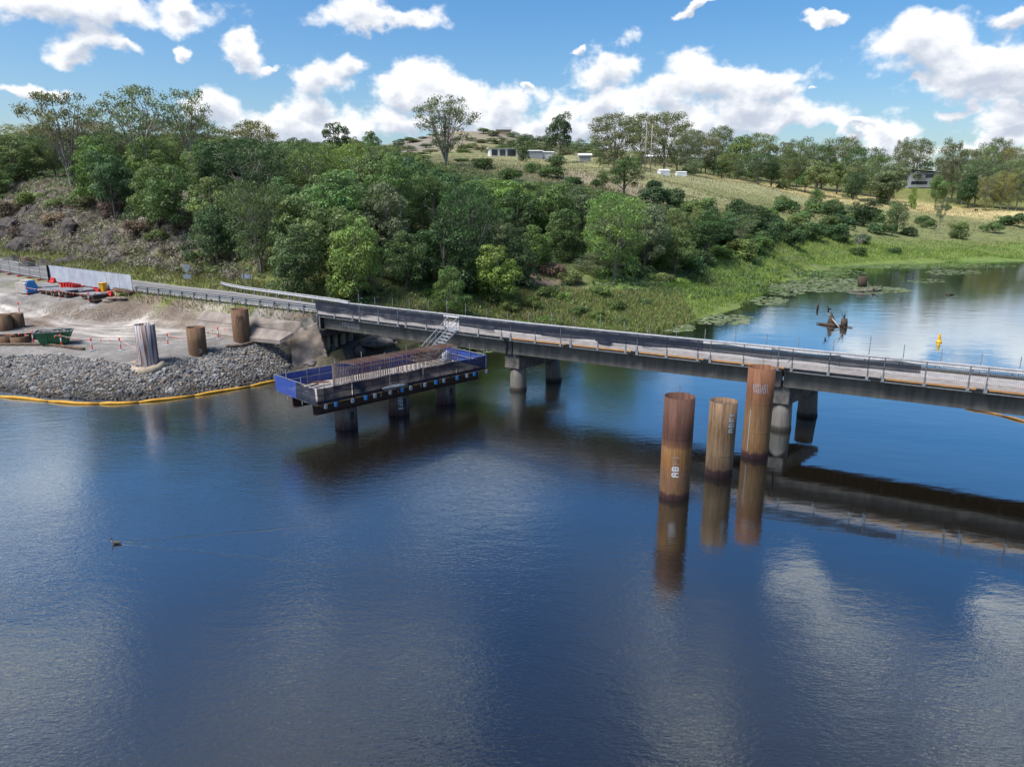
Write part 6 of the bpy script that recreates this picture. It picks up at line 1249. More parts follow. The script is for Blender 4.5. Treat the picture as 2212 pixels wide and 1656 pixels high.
# closed forest on the slope
def forest():
    rg = np.random.RandomState(21); pts = []
    def ok(X, Y):
        dx, dy = X - N0.x, Y - N0.y; t = -(dx * EX.x + dy * EX.y); off = dx * NX.x + dy * NX.y
        if t > -2:
            lo = np.interp(t, [-2, 8, 20, 30, 40, 60, 130], [9.0, 8.5, 10, 12, 15, 17, 18.5])
            if off < lo: return False
        elif Y < np.interp(X, [-20, -5, 8, 18, 26, 40, 60], [80, 83, 92, 99, 105, 121, 150]): return False
        return Y < np.interp(X, [-140, -40, -20, 0, 20, 35, 50, 60], [215, 212, 205, 186, 168, 158, 156, 150])
    for _ in range(14000):
        X = rg.uniform(-135, 58); Y = rg.uniform(78, 214); d = 4.7 + .022 * (Y - 80)
        if abs(X / (Y * .97 + 2)) > .80 or not ok(X, Y) or any((X - p[0]) ** 2 + (Y - p[1]) ** 2 < d * d for p in pts): continue
        pts.append((X, Y))
    pts = [(X * far(Y) / Y, far(Y)) for X, Y in pts]; pts.sort(key=lambda p: p[1]); pal = ['mid', 'dark', 'mid', 'olive', 'mid', 'blue', 'mid', 'olive', 'lime', 'dark', 'grey', 'deep', 'mid', 'olive', 'mid', 'olive', 'grey', 'mid']; words = dict(mid='mid-green', dark='dark green', olive='olive-green', blue='bluish green', lime='bright green', grey='grey-green', deep='very dark', yellow='yellowish')
    seen = {}
    for k, (X, Y) in enumerate(pts):
        r = random.Random(k * 13 + 5); tint = r.choice(pal); kind = r.choice(['broad', 'broad', 'broad', 'fine', 'tight', 'broad', 'gumfull']) if Y < 150 else r.choice(['broad', 'fine', 'gumfull', 'broad', 'gum']); big = r.uniform(.8, 1.35)
        w = r.uniform(5.8, 9.2) * big * (1 + (Y - 100) * .0012); h = w * r.uniform(.95, 1.38) + (2.5 if kind == 'gumfull' else 0)
        if Y > 185: h = min(h, 9.5)
        g_ = th(X, Y); bx_, by_ = proj(X, Y, g_)
        if Y < 142 and any(abs(bx_ - cx_) < 42 for cx_ in (128, 282, 395)) and by_ < 470: continue
        if by_ > np.interp(bx_, [0, 940, 1060, 1100, 1180, 1250, 1350, 1450, 1560, 1640, 1720], [900, 900, 690, 640, 600, 598, 606, 598, 566, 548, 536]): continue
        xx = 1106 + X / (Y * math.cos(PITCH) + 2) * FPX
        if 610 < xx < 800 and Y > 160: h = min(h, 7.5)
        h = min(h, raydir_z(bx_, float(np.interp(bx_, [0, 200, 480, 620, 700, 800, 880, 930, 1000, 1200, 1290, 1400, 1500, 1600, 1700], [282, 280, 290, 302, 306, 305, 322, 345, 378, 388, 400, 436, 446, 462, 480])), Y) - g_)
        if h < 2.2: continue
        w = min(w, h * 1.7)
        rowi = 0 if Y < 103 else 1 if Y < 128 else 2 if Y < 160 else 3; row = ['forest front', 'lower slope', 'upper slope', 'forest ridge'][rowi]
        zones = ['above the rock cutting', 'above the give way sign', 'behind the two-post sign', 'behind the bridge end', 'behind the stair', 'behind the bridge pier', 'near the reeds']; edges = [330, 480, 620, 820, 1050, 1250]; zi = sum(xx > e for e in edges)
        shape = dict(broad='broad-crowned', fine='fine-leaved', tight='dense', gumfull='open-crowned', gum='sparse long-limbed')[kind]; key = f'{words[tint]} {shape} tree, {row} {zones[zi]}'
        o = place(kind, k, X, Y, w, h, tint, key, group='forest trees on the ' + row, sink=.3); seen.setdefault(key, []).append((xx, o))
    for key, lst in seen.items():
        if len(lst) < 2: continue
        lst.sort(key=lambda q: q[0])
        for n_, (_, o) in enumerate(lst): o['label'] = ('leftmost ' if n_ == 0 else 'rightmost ' if n_ == len(lst) - 1 else ['', 'second', 'third', 'fourth', 'fifth', 'sixth', 'seventh', 'eighth'][min(7, n_)] + ' from left ') + key
forest()
# shrubs scattered on the bank and grassland
SH = [(1690, 495, 60, 185, 'dark'), (1740, 505, 55, 190, 'deep'), (1800, 500, 70, 196, 'deep'), (1640, 520, 60, 165, 'deep'), (1590, 540, 60, 150, 'dark'), (1700, 525, 50, 176, 'dark'), (1590, 485, 60, 170, 'dark'), (1730, 475, 45, 205, 'mid'), (1660, 470, 45, 200, 'mid'), (1895, 478, 50, 222, 'dark'), (2000, 490, 40, 222, 'olive'), (2070, 497, 46, 222, 'olive'), (2140, 505, 50, 220, 'olive'), (1960, 512, 46, 212, 'dark'), (1850, 555, 40, 187, 'dark'), (1930, 556, 34, 192, 'dark'), (2200, 478, 60, 235, 'deep'), (2170, 480, 50, 236, 'dark'),
      (1480, 570, 56, 132, 'dark'), (1530, 575, 40, 135, 'mid'), (1500, 560, 60, 138, 'deep'), (1430, 560, 70, 122, 'mid'), (1440, 600, 50, 112, 'olive'), (1380, 590, 70, 110, 'deep'), (1150, 655, 60, 88, 'olive'), (1215, 640, 46, 92, 'lime'), (1100, 660, 60, 86, 'olive'), (1180, 680, 44, 84, 'mid'), (1250, 672, 50, 87, 'mid'), (1330, 668, 60, 90, 'olive'), (1390, 650, 36, 93, 'dark'), (1050, 625, 80, 90, 'olive'), (980, 640, 70, 87, 'olive'), (930, 650, 50, 84, 'lime'), (775, 618, 60, 82, 'lime'), (740, 625, 50, 80, 'yellow'), (1160, 575, 70, 102, 'brown'), (1120, 590, 60, 98, 'brown'), (1200, 590, 70, 100, 'brown'),
      (1560, 560, 50, 142, 'mid'), (1610, 565, 46, 144, 'mid'), (1470, 620, 50, 112, 'lime'), (1830, 470, 46, 215, 'olive'), (1690, 380, 34, 262, 'mid'), (1410, 395, 44, 195, 'deep'), (1290, 395, 40, 180, 'dark'), (1240, 405, 46, 172, 'dark'), (1190, 385, 60, 185, 'dark'), (1100, 395, 60, 175, 'dark'), (1150, 375, 50, 192, 'mid'), (1040, 372, 50, 196, 'dark'), (1460, 428, 40, 178, 'dark'), (2050, 430, 18, 262, 'lime'), (1930, 425, 20, 262, 'mid'),
      (60, 545, 36, 101, 'brown'), (120, 470, 60, 114, 'brown'), (180, 455, 70, 116, 'brown'), (240, 470, 70, 112, 'brown'), (300, 500, 70, 104, 'brown'), (280, 545, 50, 99, 'brown'), (340, 520, 60, 100, 'olive'), (370, 555, 50, 96, 'brown'), (200, 420, 70, 120, 'olive'), (120, 430, 60, 119, 'olive'), (300, 450, 70, 112, 'olive'), (360, 480, 60, 106, 'grey'), (420, 575, 50, 93, 'olive'), (460, 590, 44, 89, 'olive'), (330, 430, 60, 116, 'mid'), (60, 405, 70, 124, 'olive'), (10, 420, 70, 122, 'brown'), (90, 505, 50, 109, 'brown'), (30, 480, 44, 113, 'brown'), (400, 520, 50, 100, 'brown'), (250, 400, 60, 122, 'grey'), (960, 690, 50, 80, 'olive'), (1010, 676, 60, 82, 'mid'), (1060, 690, 50, 81, 'olive'), (1120, 700, 46, 82, 'mid'), (1200, 698, 50, 83, 'olive'), (1290, 688, 50, 86, 'lime'), (1340, 696, 40, 85, 'mid'), (1000, 645, 76, 88, 'dark'), (1070, 650, 66, 88, 'olive'), (1130, 622, 70, 94, 'grey'), (1180, 636, 60, 92, 'mid'), (1230, 606, 60, 98, 'olive'), (1300, 636, 60, 95, 'mid'), (1090, 596, 76, 99, 'dark'), (1030, 600, 70, 96, 'mid')]
def near_what(x, y):
    L_ = [('the give way sign', 405, 590), ('the rock cutting', 150, 510), ('the rectangular road sign', 534, 600), ('the stair', 960, 650), ('the she-oak', 1290, 600), ('the pond bend', 1650, 600), ('the sunlit field', 1950, 450), ('the brown paddock', 1480, 420), ('the far pond shore', 2050, 560), ('the lone vase-shaped gum', 960, 350), ('the bare brown bush tree', 1858, 510), ('the wide dark clump', 1620, 480)]
    return min(L_, key=lambda q: (q[1] - x) ** 2 + (q[2] - y) ** 2)
cnt = {}
for i, (x, y, w, Y, t) in enumerate(SH):
    q = near_what(x, y); cl = dict(dark='dark green', deep='very dark', mid='mid-green', olive='olive', lime='bright green', brown='dry brown', yellow='yellowish', grey='grey-green')[t]; side = ('left of' if x < q[1] - 25 else 'right of' if x > q[1] + 25 else 'by'); ud = ('above' if y < q[2] - 25 else 'below' if y > q[2] + 25 else 'level with'); key = f'{cl} shrub {side} and {ud} {q[0]}'; cnt[key] = cnt.get(key, 0) + 1
    if cnt[key] > 1: key = key + ', ' + ['', '', 'next one', 'one further', 'outer one', 'outermost one'][min(5, cnt[key])]
    p = at(x, y, Y); g = th(p.x, p.y); ww = w / FPX * (p.y * .97 + 2); place('bush', i, p.x, p.y, ww, max(ww * .62, min(p.z - g + .2, ww * .95)), t, key, 'shrub', 'shrubs on the slopes and banks', sink=.15)
# dark thicket of shrubs between the paddock and the pond
def thicket():
    rg = np.random.RandomState(77); pts = []
    for _ in range(6000):
        X = rg.uniform(30, 135); Y = rg.uniform(118, 236); px = 1106 + X / (Y * .97 + 2.5) * FPX; lo = np.interp(X, [30, 40, 51, 62, 75, 93, 115, 139], [112, 122, 146, 168, 182, 196, 205, 212]); hi = np.interp(X, [30, 60, 90, 135], [165, 190, 226, 234]); dens = np.interp(px, [1400, 1600, 1850, 2000], [1, .8, .55, .12])
        d = rg.uniform(4.5, 8) / max(.25, dens)
        if proj(X * far(Y) / Y, far(Y), th(X * far(Y) / Y, far(Y)))[1] > np.interp(px, [1400, 1450, 1560, 1640, 1720, 1900, 2100], [600, 598, 566, 548, 540, 528, 530]) or not (1400 < px < 2100 and lo < Y < hi) or any((X - p[0]) ** 2 + (Y - p[1]) ** 2 < d * d for p in pts): continue
        pts.append((X, Y, px))
    pts = [(X * far(Y) / Y, far(Y), q) for X, Y, q in pts]; pts.sort(key=lambda p: p[2])
    for k, (X, Y, px) in enumerate(pts[:len(ORD)] if len(pts) > len(ORD) else pts):
        r = random.Random(k + 900); w = r.uniform(3.5, 8.5) * max(1, Y / 190); t = r.choice(['dark', 'deep', 'dark', 'mid', 'olive', 'deep']); place('bush', k, X, Y, w, w * r.uniform(.6, .85), t, 'thicket shrub above the pond bend, ' + ORD[k] + ' counted from the left', 'shrub', 'thicket above the pond bend', name='thicket_shrub', sink=.3)
thicket()
# ground cover: undergrowth, dry brush, reeds, verge grass (nobody could count these)
def clumps(name, P, size, per, leaf, asp, base, var, seed, label, up=.4, kind='leaf'):
    rg = np.random.RandomState(seed); n = len(P); k = per; d = rg.normal(size=(n, k, 3)); d /= np.linalg.norm(d, axis=2, keepdims=True); d[:, :, 2] = np.abs(d[:, :, 2]); s = (size * rg.uniform(.5, 1.5, n))[:, None, None]
    C = (P[:, None, :] + d * s * np.array([1, 1, .75]) * rg.uniform(.4, 1, (n, k, 1))).reshape(-1, 3); Nn = (d + rg.normal(size=d.shape) * .5 + [0, 0, up]).reshape(-1, 3)
    b = np.array(base)[rg.randint(0, len(base), n)] * np.clip(1 + rg.normal(size=(n, 1)) * var, .5, 1.7); c = np.repeat(b, k, 0) * np.clip(1 + rg.normal(size=(n * k, 1)) * .22, .5, 1.6); o = link(name, cards(C, Nn, leaf * rg.uniform(.6, 1.4, n * k), asp, rg.uniform(0, 6.28, n * k), c, name, MT['leaf'], .2)); o.color = (1, 1, 1, 1); return tag(o, label, name.replace('_', ' '), kind='stuff')
def sample(n, x0, x1, y0, y1, test, seed):
    rg = np.random.RandomState(seed); x = rg.uniform(x0, x1, n); y = rg.uniform(y0, y1, n); k = test(x, y); x, y = x[k], y[k]; s_ = np.interp(y, *FARW) / y; x, y = x * s_, y * s_; z = TH(x, y); return np.stack([x, y, z], 1)
def road_uv(x, y): dx, dy = x - N0.x, y - N0.y; return -(dx * EX.x + dy * EX.y), dx * NX.x + dy * NX.y
def forest_zone(x, y):
    t, off = road_uv(x, y); a = (t > -2) & (off > np.interp(t, [-2, 10, 30, 60, 130], [7.5, 8.5, 11, 18, 20])); b = (t <= -2) & (y > np.interp(x, [-20, -5, 8, 18, 26, 40, 60], [78, 81, 88, 95, 102, 118, 146])); return (a | b) & (y < np.interp(x, [-140, -40, -20, 0, 20, 35, 70], [215, 212, 200, 182, 164, 154, 160])) & (np.abs(x) < .82 * (y + 3))
G = GREENS
clumps('undergrowth', sample(11000, -140, 70, 76, 214, forest_zone, 31), .9, 22, .40, .5, [G['mid'], G['dark'], G['olive'], G['deep'], G['grey']], .25, 32, 'tangled green undergrowth covering the forest floor')
def cut_zone(x, y): t, off = road_uv(x, y); return (t > 22) & (t < 110) & (off > 9.3 + 0 * t) & (off < np.interp(t, [22, 40, 110], [13, 27, 27])) & (np.abs(x) < .80 * (y + 3))
clumps('dry_brush', sample(9000, -110, -30, 85, 150, cut_zone, 33), 1.05, 34, .45, .24, [(.28, .25, .225), (.22, .19, .165), (.17, .145, .125), (.25, .24, .15), (.32, .29, .26), (.19, .20, .09), (.16, .19, .07)], .30, 34, 'dry grey-brown brush over the rock cutting', .2)
def scrub_zone(x, y): return ((x / (y + 2.5) > (1640 - 1106) / FPX * .97) | (y > 175)) & (x / (y + 2.5) < .80) & (y > np.interp(x, [50, 62, 93, 139, 200], [150, 168, 190, 203, 212])) & (y < np.interp(x, [50, 90, 150, 220], [215, 232, 240, 245]))
clumps('rank_grassland', sample(5200, 45, 215, 140, 248, scrub_zone, 35), .55, 10, .42, .2, [(.15, .17, .06), (.20, .195, .085), (.12, .15, .05), (.25, .22, .125), (.18, .16, .10)], .25, 36, 'rank olive grass and low weeds between the pond and the field', .3)
def blades(name, P, h, w, base, seed, label, lean=.35):
    rg = np.random.RandomState(seed); n = len(P); a = rg.uniform(0, 6.28, n); hh = h * rg.uniform(.5, 1.35, n); l = rg.normal(size=(n, 2)) * lean * hh[:, None]; ww = w * rg.uniform(.7, 1.3, n); dx = np.stack([np.cos(a) * ww, np.sin(a) * ww, np.zeros(n)], 1); top = P + np.stack([l[:, 0], l[:, 1], hh], 1); midp = P + np.stack([l[:, 0] * .35, l[:, 1] * .35, hh * .55], 1)
    V = np.stack([P - dx * .5, midp - dx * .45, top, midp + dx * .45], 1).reshape(-1, 3); V = V.copy(); V.reshape(-1, 4, 3)[:, 0, 2] -= .05
    b = np.array(base)[rg.randint(0, len(base), n)] * np.clip(1 + rg.normal(size=(n, 1)) * .2, .5, 1.6); o = link(name, quads(V, n, np.repeat(b, 4, 0), name, MT['grass'])); o.color = (1, 1, 1, 1); return tag(o, label, name.replace('_', ' '), kind='stuff')
def shore_y(x): return np.interp(x, [-14, -5, 0, 8, 14, 19, 27, 40, 51, 62, 75, 93, 115, 139, 200, 300], [76, 78, 79.5, 79.5, 81, 84.5, 97, 115, 136, 157, 172, 183, 190, 195, 200, 205])
def reed_zone(x, y): s = shore_y(x); return (y > s - .6) & (y < s + np.interp(x, [10, 19, 40, 62, 93, 140, 250], [5, 16, 25, 24, 18, 15, 15])) & (x > 8)
rz = sample(300000, 8, 240, 78, 232, reed_zone, 37); rz = rz[(rz[:, 2] > -.15)]
blades('reeds', rz, .62, .13, [(.185, .285, .045), (.22, .31, .06), (.15, .25, .038), (.26, .30, .09), (.14, .22, .05)], 38, 'bright green reedy grass fringing the pond')
def bank_zone(x, y): s = shore_y(x); return (y > s - .4) & (y < s + 16) & (x > -14) & (x < 24)
blades('bank_grass', sample(60000, -14, 24, 76, 104, bank_zone, 39), .55, .10, [(.20, .245, .07), (.25, .25, .11), (.17, .25, .05), (.30, .26, .14)], 40, 'mixed green and straw grass on the bank behind the bridge')
def verge_zone(x, y): t, off = road_uv(x, y); w = np.interp(t, RT, RW); return (t > -1) & (t < 80) & (((off > w + .5) & (off < w + 4.0)) | ((off > -1.5) & (off < -.1) & (t < 32) & (((x * 7.3 + y * 3.1) % 1.9) < 1.1)))
blades('verge_grass', sample(160000, -80, -12, 60, 118, verge_zone, 41), .42, .09, [(.15, .175, .05), (.20, .195, .08), (.12, .16, .04), (.24, .21, .11)], 42, 'rough yellow-green verge grass beside the approach road')
def pad_zone(x, y): return ((x / (y + 2.5) > (940 - 1106) / FPX) & (y > 165) & (y < 330) & (x / (y + 2.5) < .76)) & (y > np.interp(x, [0, 20, 35, 60, 100, 220], [186, 168, 158, 172, 222, 240]))
blades('paddock_grass', sample(60000, -30, 230, 160, 320, pad_zone, 43), .5, .30, [(.25, .24, .11), (.29, .255, .13), (.21, .22, .085), (.36, .30, .16)], 44, 'grazed grass over the hillside paddock', .5)
# lily pads
def lilies(name, patches, seed, label):
    rg = np.random.RandomState(seed); V, F, C = [], [], []; b0 = 0
    for (x, y, rx, ry, n) in patches:
        for k in range(n):
            a = rg.uniform(0, 6.28); r = rg.rand() ** .6; p = gp(x + math.cos(a) * rx * r, y + math.sin(a) * ry * r, .012 + .004 * (k % 4)); s = rg.uniform(.18, .5); m_ = 8; e = rg.uniform(0, 6.28)
            V += [(p.x + math.cos(e + 5.6 * j / (m_ - 1)) * s, p.y + math.sin(e + 5.6 * j / (m_ - 1)) * s, p.z) for j in range(m_)] + [(p.x, p.y, p.z)]; F += [tuple(range(b0, b0 + m_ + 1))]; c = np.array([(.20, .26, .10), (.26, .30, .16), (.14, .20, .06), (.30, .33, .2)][rg.randint(4)]) * rg.uniform(.8, 1.2); C += [c] * (m_ + 1); b0 += m_ + 1
    me = bpy.data.meshes.new(name); me.from_pydata(V, [], F); me.materials.append(MT['grass']); set_tint(me, np.array(C)); o = link(name, me); o.color = (1, 1, 1, 1); tag(o, label, 'lily pads', kind='stuff')
lilies('lily_pads', [(1790, 615, 90, 16, 700), (1880, 626, 80, 7, 600), (1700, 625, 45, 14, 200), (1660, 650, 40, 10, 120), (1560, 690, 70, 12, 220), (1460, 708, 40, 8, 120), (1780, 590, 90, 10, 200), (1930, 628, 40, 4, 120), (2060, 588, 60, 6, 160), (1950, 575, 250, 5, 400), (2000, 607, 40, 4, 40)], 51, 'floating lily pads in the far bend of the pond')
lilies('lily_mat', [(1000, 752, 22, 3, 90), (1025, 758, 30, 3.5, 160)], 52, 'small bright lily mat on the water behind the work platform')
# ------------------------------------------------------------------ stumps, birds and marker in the pond
def woody(pts, rad, name, mat, parent, n=9): mb = MB(); mb.tube(pts, rad, n); return wp(mb, name, mat, parent, smooth=True)
def spike(x0, y0, y1, w0, w1, Y=None, lean=0.0):
    b = gp(x0, y0, 0); t = at(x0 + lean, y1, b.y); return b, t
sn = empty('dead_snag', gp(1797, 703), label='dark pointed snag with trailing branches in the pond behind the bridge', cat='snag'); b, t = spike(1796, 702, 673, 0, 0)
woody([b - Vector((0, 0, .3)), b + (t - b) * .35, b + (t - b) * .7, t], [.62, .42, .20, .03], 'pointed_stump', MT['driftwood'], sn); woody([gp(1764, 697, .12), gp(1780, 700, .10), gp(1800, 703, .1), gp(1820, 704, .05)], [.06, .16, .24, .12], 'trailing_branch', MT['driftwood'], sn)
woody([t + (b - t) * .45, gp(1812, 706, .2), gp(1816, 709, .02)], [.10, .08, .04], 'broken_limb', MT['barkdead'], sn); woody([gp(1822, 700, .15), gp(1832, 705, .08), gp(1842, 707, .02)], [.08, .05, .02], 'trailing_branch', MT['driftwood'], sn); woody([gp(1822, 706, .06), gp(1834, 708, .05), gp(1842, 710, .02)], [.05, .04, .02], 'trailing_branch', MT['driftwood'], sn)
sp_ = empty('dead_stump', gp(1824, 705), label='broken square stump carrying a few twigs beside the pointed snag', cat='stump'); b = gp(1823, 705); t = at(1824, 688, b.y)
woody([b - Vector((0, 0, .3)), b + (t - b) * .5, t], [.42, .40, .36], 'stump_body', MT['driftwood'], sp_); rg = random.Random(3)
for k in range(9): e = t + Vector((rg.uniform(-1.3, .6), rg.uniform(-.3, .3), rg.uniform(.4, 1.3))); m_ = t.lerp(e, .5) + Vector((0, 0, rg.uniform(-.1, .2))); woody([t, m_, e], [.03, .02, .008], 'twig', MT['driftwood'], sp_, 4)
mb = MB(); b = gp(1766, 668); t = at(1767, 655, b.y)
mb.tube([b - Vector((0, 0, .3)), b + (t - b) * .6, t], [.16, .15, .11], 8); mb.tube([b + (t - b) * .5 + Vector((.12, 0, 0)), t + Vector((.14, 0, .15))], [.06, .02], 5); mb.tube([b + (t - b) * .5 - Vector((.1, 0, 0)), t + Vector((-.12, 0, -.1))], [.05, .02], 5); tag(mb.build('snapped_post', MT['driftwood'], smooth=True), 'short split post standing alone in the pond', 'post')
b = gp(1863, 619); t = at(1863, 597, b.y); mb = MB(); mb.tube([b - Vector((0, 0, .3)), b + (t - b) * .5, t], [.80, .76, .72], 12); o = empty('old_stump', b, label='thick cylindrical stump rising from the lily pads', cat='stump'); wp(mb, 'stump_body', MT['driftwood'], o, smooth=True)
lg = empty('floating_log', gp(1880, 628), label='floating log with an upturned root end beside the lilies', cat='log'); woody([gp(1832, 628, .15), gp(1860, 628, .2), gp(1885, 628, .2), gp(1905, 626, .15)], [.10, .22, .26, .12], 'log_body', MT['bark'], lg); rg = random.Random(8)
for k in range(7): p = gp(1886, 627, .3); woody([p, p + Vector((rg.uniform(-.6, 1.4), rg.uniform(-.3, .3), rg.uniform(.5, 1.2)))], [.10, .04], 'root_stub', MT['bark'], lg, 5)
mb = MB(); p = gp(2050, 637)
mb.tube([p + Vector((-.6, 0, .02)), p + Vector((-.1, 0, .22)), p + Vector((.5, 0, .10)), p + Vector((.9, 0, .0))], [.05, .14, .12, .04], 7); tag(mb.build('drift_branch', MT['driftwood'], smooth=True), 'small dark drift branch on open pond water', 'branch')
p = gp(2129, 577); mb = MB(); t = at(2131, 567, p.y); mb.tube([p - Vector((0, 0, .2)), p.lerp(t, .6), t + Vector((.2, 0, .3))], [.10, .08, .05], 6); tag(mb.build('bank_post', MT['driftwood'], smooth=True), 'dark thin post at the far shore on the right', 'post')
by = empty('channel_buoy', gp(2028, 739), label='yellow cone-shaped channel buoy floating on the pond', cat='buoy'); by.scale = (.68, .68, .78); mb = MB(); mb.lathe([(.001, -.25), (.40, -.2), (.46, .0), (.46, .12), (.34, .2), (.26, .34)], n=18); mb.build('float_ring', MT['buoy'], by, smooth=True); mb = MB(); mb.lathe([(.26, .34), (.20, .8), (.13, 1.15), (.11, 1.22), (.001, 1.24)], n=18); mb.build('cone', MT['buoy'], by, smooth=True); mb = MB(); mb.lathe([(.465, -.08), (.475, -.02), (.465, .02)], n=18); mb.build('waterline_band', MT['darksteel'], by)
# birds: a body grown as one skin, plumage colour by part
def skin_body(name, verts, edges, radii, mat, parent=None, sub=2):
    me = bpy.data.meshes.new(name); me.from_pydata(verts, edges, []); me.materials.append(mat); o = link(name, me, parent); md = o.modifiers.new('skin', 'SKIN'); 
    for v, r in zip(me.skin_vertices[0].data, radii): v.radius = r if hasattr(r, '__len__') else (r, r)
    me.skin_vertices[0].data[0].use_root = True; s = o.modifiers.new('smooth', 'SUBSURF'); s.levels = sub; s.render_levels = sub; return o
dk = gp(250, 1174); o = skin_body('duck', [(.18, 0, .06), (.05, 0, .08), (-.10, 0, .09), (-.17, 0, .17), (-.19, 0, .27), (-.215, 0, .315), (-.27, 0, .305), (.30, 0, .11)], [(0, 1), (1, 2), (2, 3), (3, 4), (4, 5), (5, 6), (0, 7)], [(.07, .07), (.095, .09), (.085, .08), .04, .032, .042, .014, (.03, .015)], MT['feather'])
o.location = dk; o.scale = (.85, .85, .85); tag(o, 'small brown duck swimming left on the open water, trailing a wake', 'duck'); q = skin_body('breast_patch', [(-.155, 0, .10), (-.175, 0, .18), (-.193, 0, .24)], [(0, 1), (1, 2)], [.05, .042, .036], MT['featherwhite'], o)
b = gp(1796, 702); t = at(1793, 672, b.y); c = skin_body('cormorant', [(.0, 0, .30), (.05, 0, .52), (-.02, 0, .70), (-.10, 0, .82), (-.22, 0, .80), (-.34, 0, .76), (.14, 0, .12), (.30, 0, .55), (.40, 0, .42), (0, 0, .06)], [(0, 1), (1, 2), (2, 3), (3, 4), (4, 5), (0, 6), (1, 7), (7, 8), (0, 9)], [.11, .10, .05, .05, .045, .015, .04, .07, .03, .03], MT['featherblack'])
c.location = (t.x - .25, t.y, t.z - .25); tag(c, 'black cormorant perched on a stub of the pointed snag', 'bird'); mb = MB(); mb.tube([t + (b - t) * .30, Vector((t.x - .30, t.y, t.z - .42)), Vector((t.x - .26, t.y, t.z - .20))], [.07, .05, .03], 6); o = wp(mb, 'perch_stub', MT['barkdead'], sn)
# a dark horse grazing on the sunlit field
p = at(2109, 455, 253); p.z = th(p.x, p.y); hz = skin_body('horse', [(0, 0, 1.15), (.55, 0, 1.15), (-.55, 0, 1.2), (-.85, 0, 1.25), (-1.15, 0, .85), (-1.35, 0, .45), (.5, .16, .65), (.52, .16, .05), (.5, -.16, .65), (.45, -.16, .05), (-.5, .16, .65), (-.5, .16, .05), (-.5, -.16, .65), (-.62, -.16, .05), (.75, 0, 1.1), (.9, 0, .6)],
               [(0, 1), (0, 2), (2, 3), (3, 4), (4, 5), (1, 6), (6, 7), (1, 8), (8, 9), (2, 10), (10, 11), (2, 12), (12, 13), (1, 14), (14, 15)], [(.30, .32), (.30, .32), (.28, .32), .2, .15, .10, .10, .05, .10, .05, .10, .05, .10, .05, .06, .04], MT['horse'], sub=1)
hz.location = p; hz.rotation_euler = (0, 0, .2); tag(hz, 'dark horse grazing on the sunlit yellow field', 'horse')
# ------------------------------------------------------------------ houses, sheds and poles on the hill
def house(name, x, y, Y, size, walls, roof, label, rz=0.0, pitch=.0, openings=(), over=.4, cat='house', skill=False, high=0.0):
    over, pitch, high = over * far(Y) / Y, pitch * far(Y) / Y, high * far(Y) / Y; p = at(x, y, Y); g = th(p.x, p.y); o = empty(name, (p.x, p.y, min(g, p.z) if abs(g - p.z) < 4 else g), rz, label, cat); W, D, H = (v * p.y / Y for v in size); openings = [tuple(v * p.y / Y for v in q) for q in openings]; mb = MB(); mb.box((0, 0, H / 2 - .5), (W, D, H + 1)); mb.build('wall', walls, o); mb = MB()
    if skill: vs = [(-W / 2 - over, -D / 2 - over, H + high), (W / 2 + over, -D / 2 - over, H + .25), (W / 2 + over, D / 2 + over, H + .25), (-W / 2 - over, D / 2 + over, H + high)]; mb._add(vs + [(a, b_, c_ - .22) for a, b_, c_ in vs], [(0, 1, 2, 3), (7, 6, 5, 4), (0, 4, 5, 1), (1, 5, 6, 2), (2, 6, 7, 3), (3, 7, 4, 0)])
    else:
        a, b_, r_ = W / 2 + over, D / 2 + over, H + pitch; vs = [(-a, -b_, H + .02), (a, -b_, H + .02), (a, b_, H + .02), (-a, b_, H + .02), (-a, 0, r_ + .05), (a, 0, r_ + .05)]; mb._add(vs, [(0, 1, 5, 4), (2, 3, 4, 5), (1, 2, 5), (3, 0, 4), (3, 2, 1, 0)])
    mb.build('roof', roof, o)
    for (cx, cz, w_, h_) in openings:
        mb = MB(); mb.box((cx, -D / 2 - .03, cz), (w_, .06, h_)); f = mb.build('window', MT['glass'], o); mb = MB(); mb.box((cx, -D / 2 - .07, cz + h_ / 2 + .04), (w_ + .2, .06, .1)); mb.box((cx, -D / 2 - .07, cz - h_ / 2 - .04), (w_ + .2, .06, .1)); mb.build('frame', MT['wallwhite'], f)
    return o
house('white_house', 1086, 336, 285, (10.5, 8, 3.2), MT['wallwhite'], MT['roofwhite'], 'white flat-roofed house with dark windows on the hilltop', .15, .3, [(-3.6, 1.5, 2.2, 2.2), (-.6, 1.5, 2.2, 2.2), (2.8, 1.4, 3.2, 2.6)], .6)
house('shed', 1145, 339, 283, (9, 5, 2.4), MT['roofgrey'], MT['roofwhite'], 'long low grey shed right of the white house', .1, .4, [], .3, 'shed')
house('shed', 1178, 340, 286, (6, 5, 2.6), MT['wallwhite'], MT['roofwhite'], 'pale shed left of the dark lone tree', .1, .4, [], .3, 'shed')
house('shed', 1263, 349, 270, (4.0, 4, 2.2), MT['roofgrey'], MT['roofwhite'], 'small shed with a bright white roof near the gums', 0, .8, [], .5, 'shed')
house('garden_shed', 1433, 377, 238, (3.2, 2.6, 1.4), MT['roofwhite'], MT['roofwhite'], 'small white shed on the paddock slope', .2, .45, [], .1, 'shed')
house('water_tank_shed', 1471, 377, 245, (3.2, 2.4, 1.2), MT['roofwhite'], MT['roofwhite'], 'low white shed beside a shrub on the paddock top', .1, .3, [], .1, 'shed')
house('grey_roofed_house', 672, 312, 232, (9, 8, 2.8), MT['wallwhite'], MT['roofgrey'], 'house with a plain grey roof showing over the forest ridge', .5, 1.6, [(1, 1.4, 1.6, 1.2)], .5)
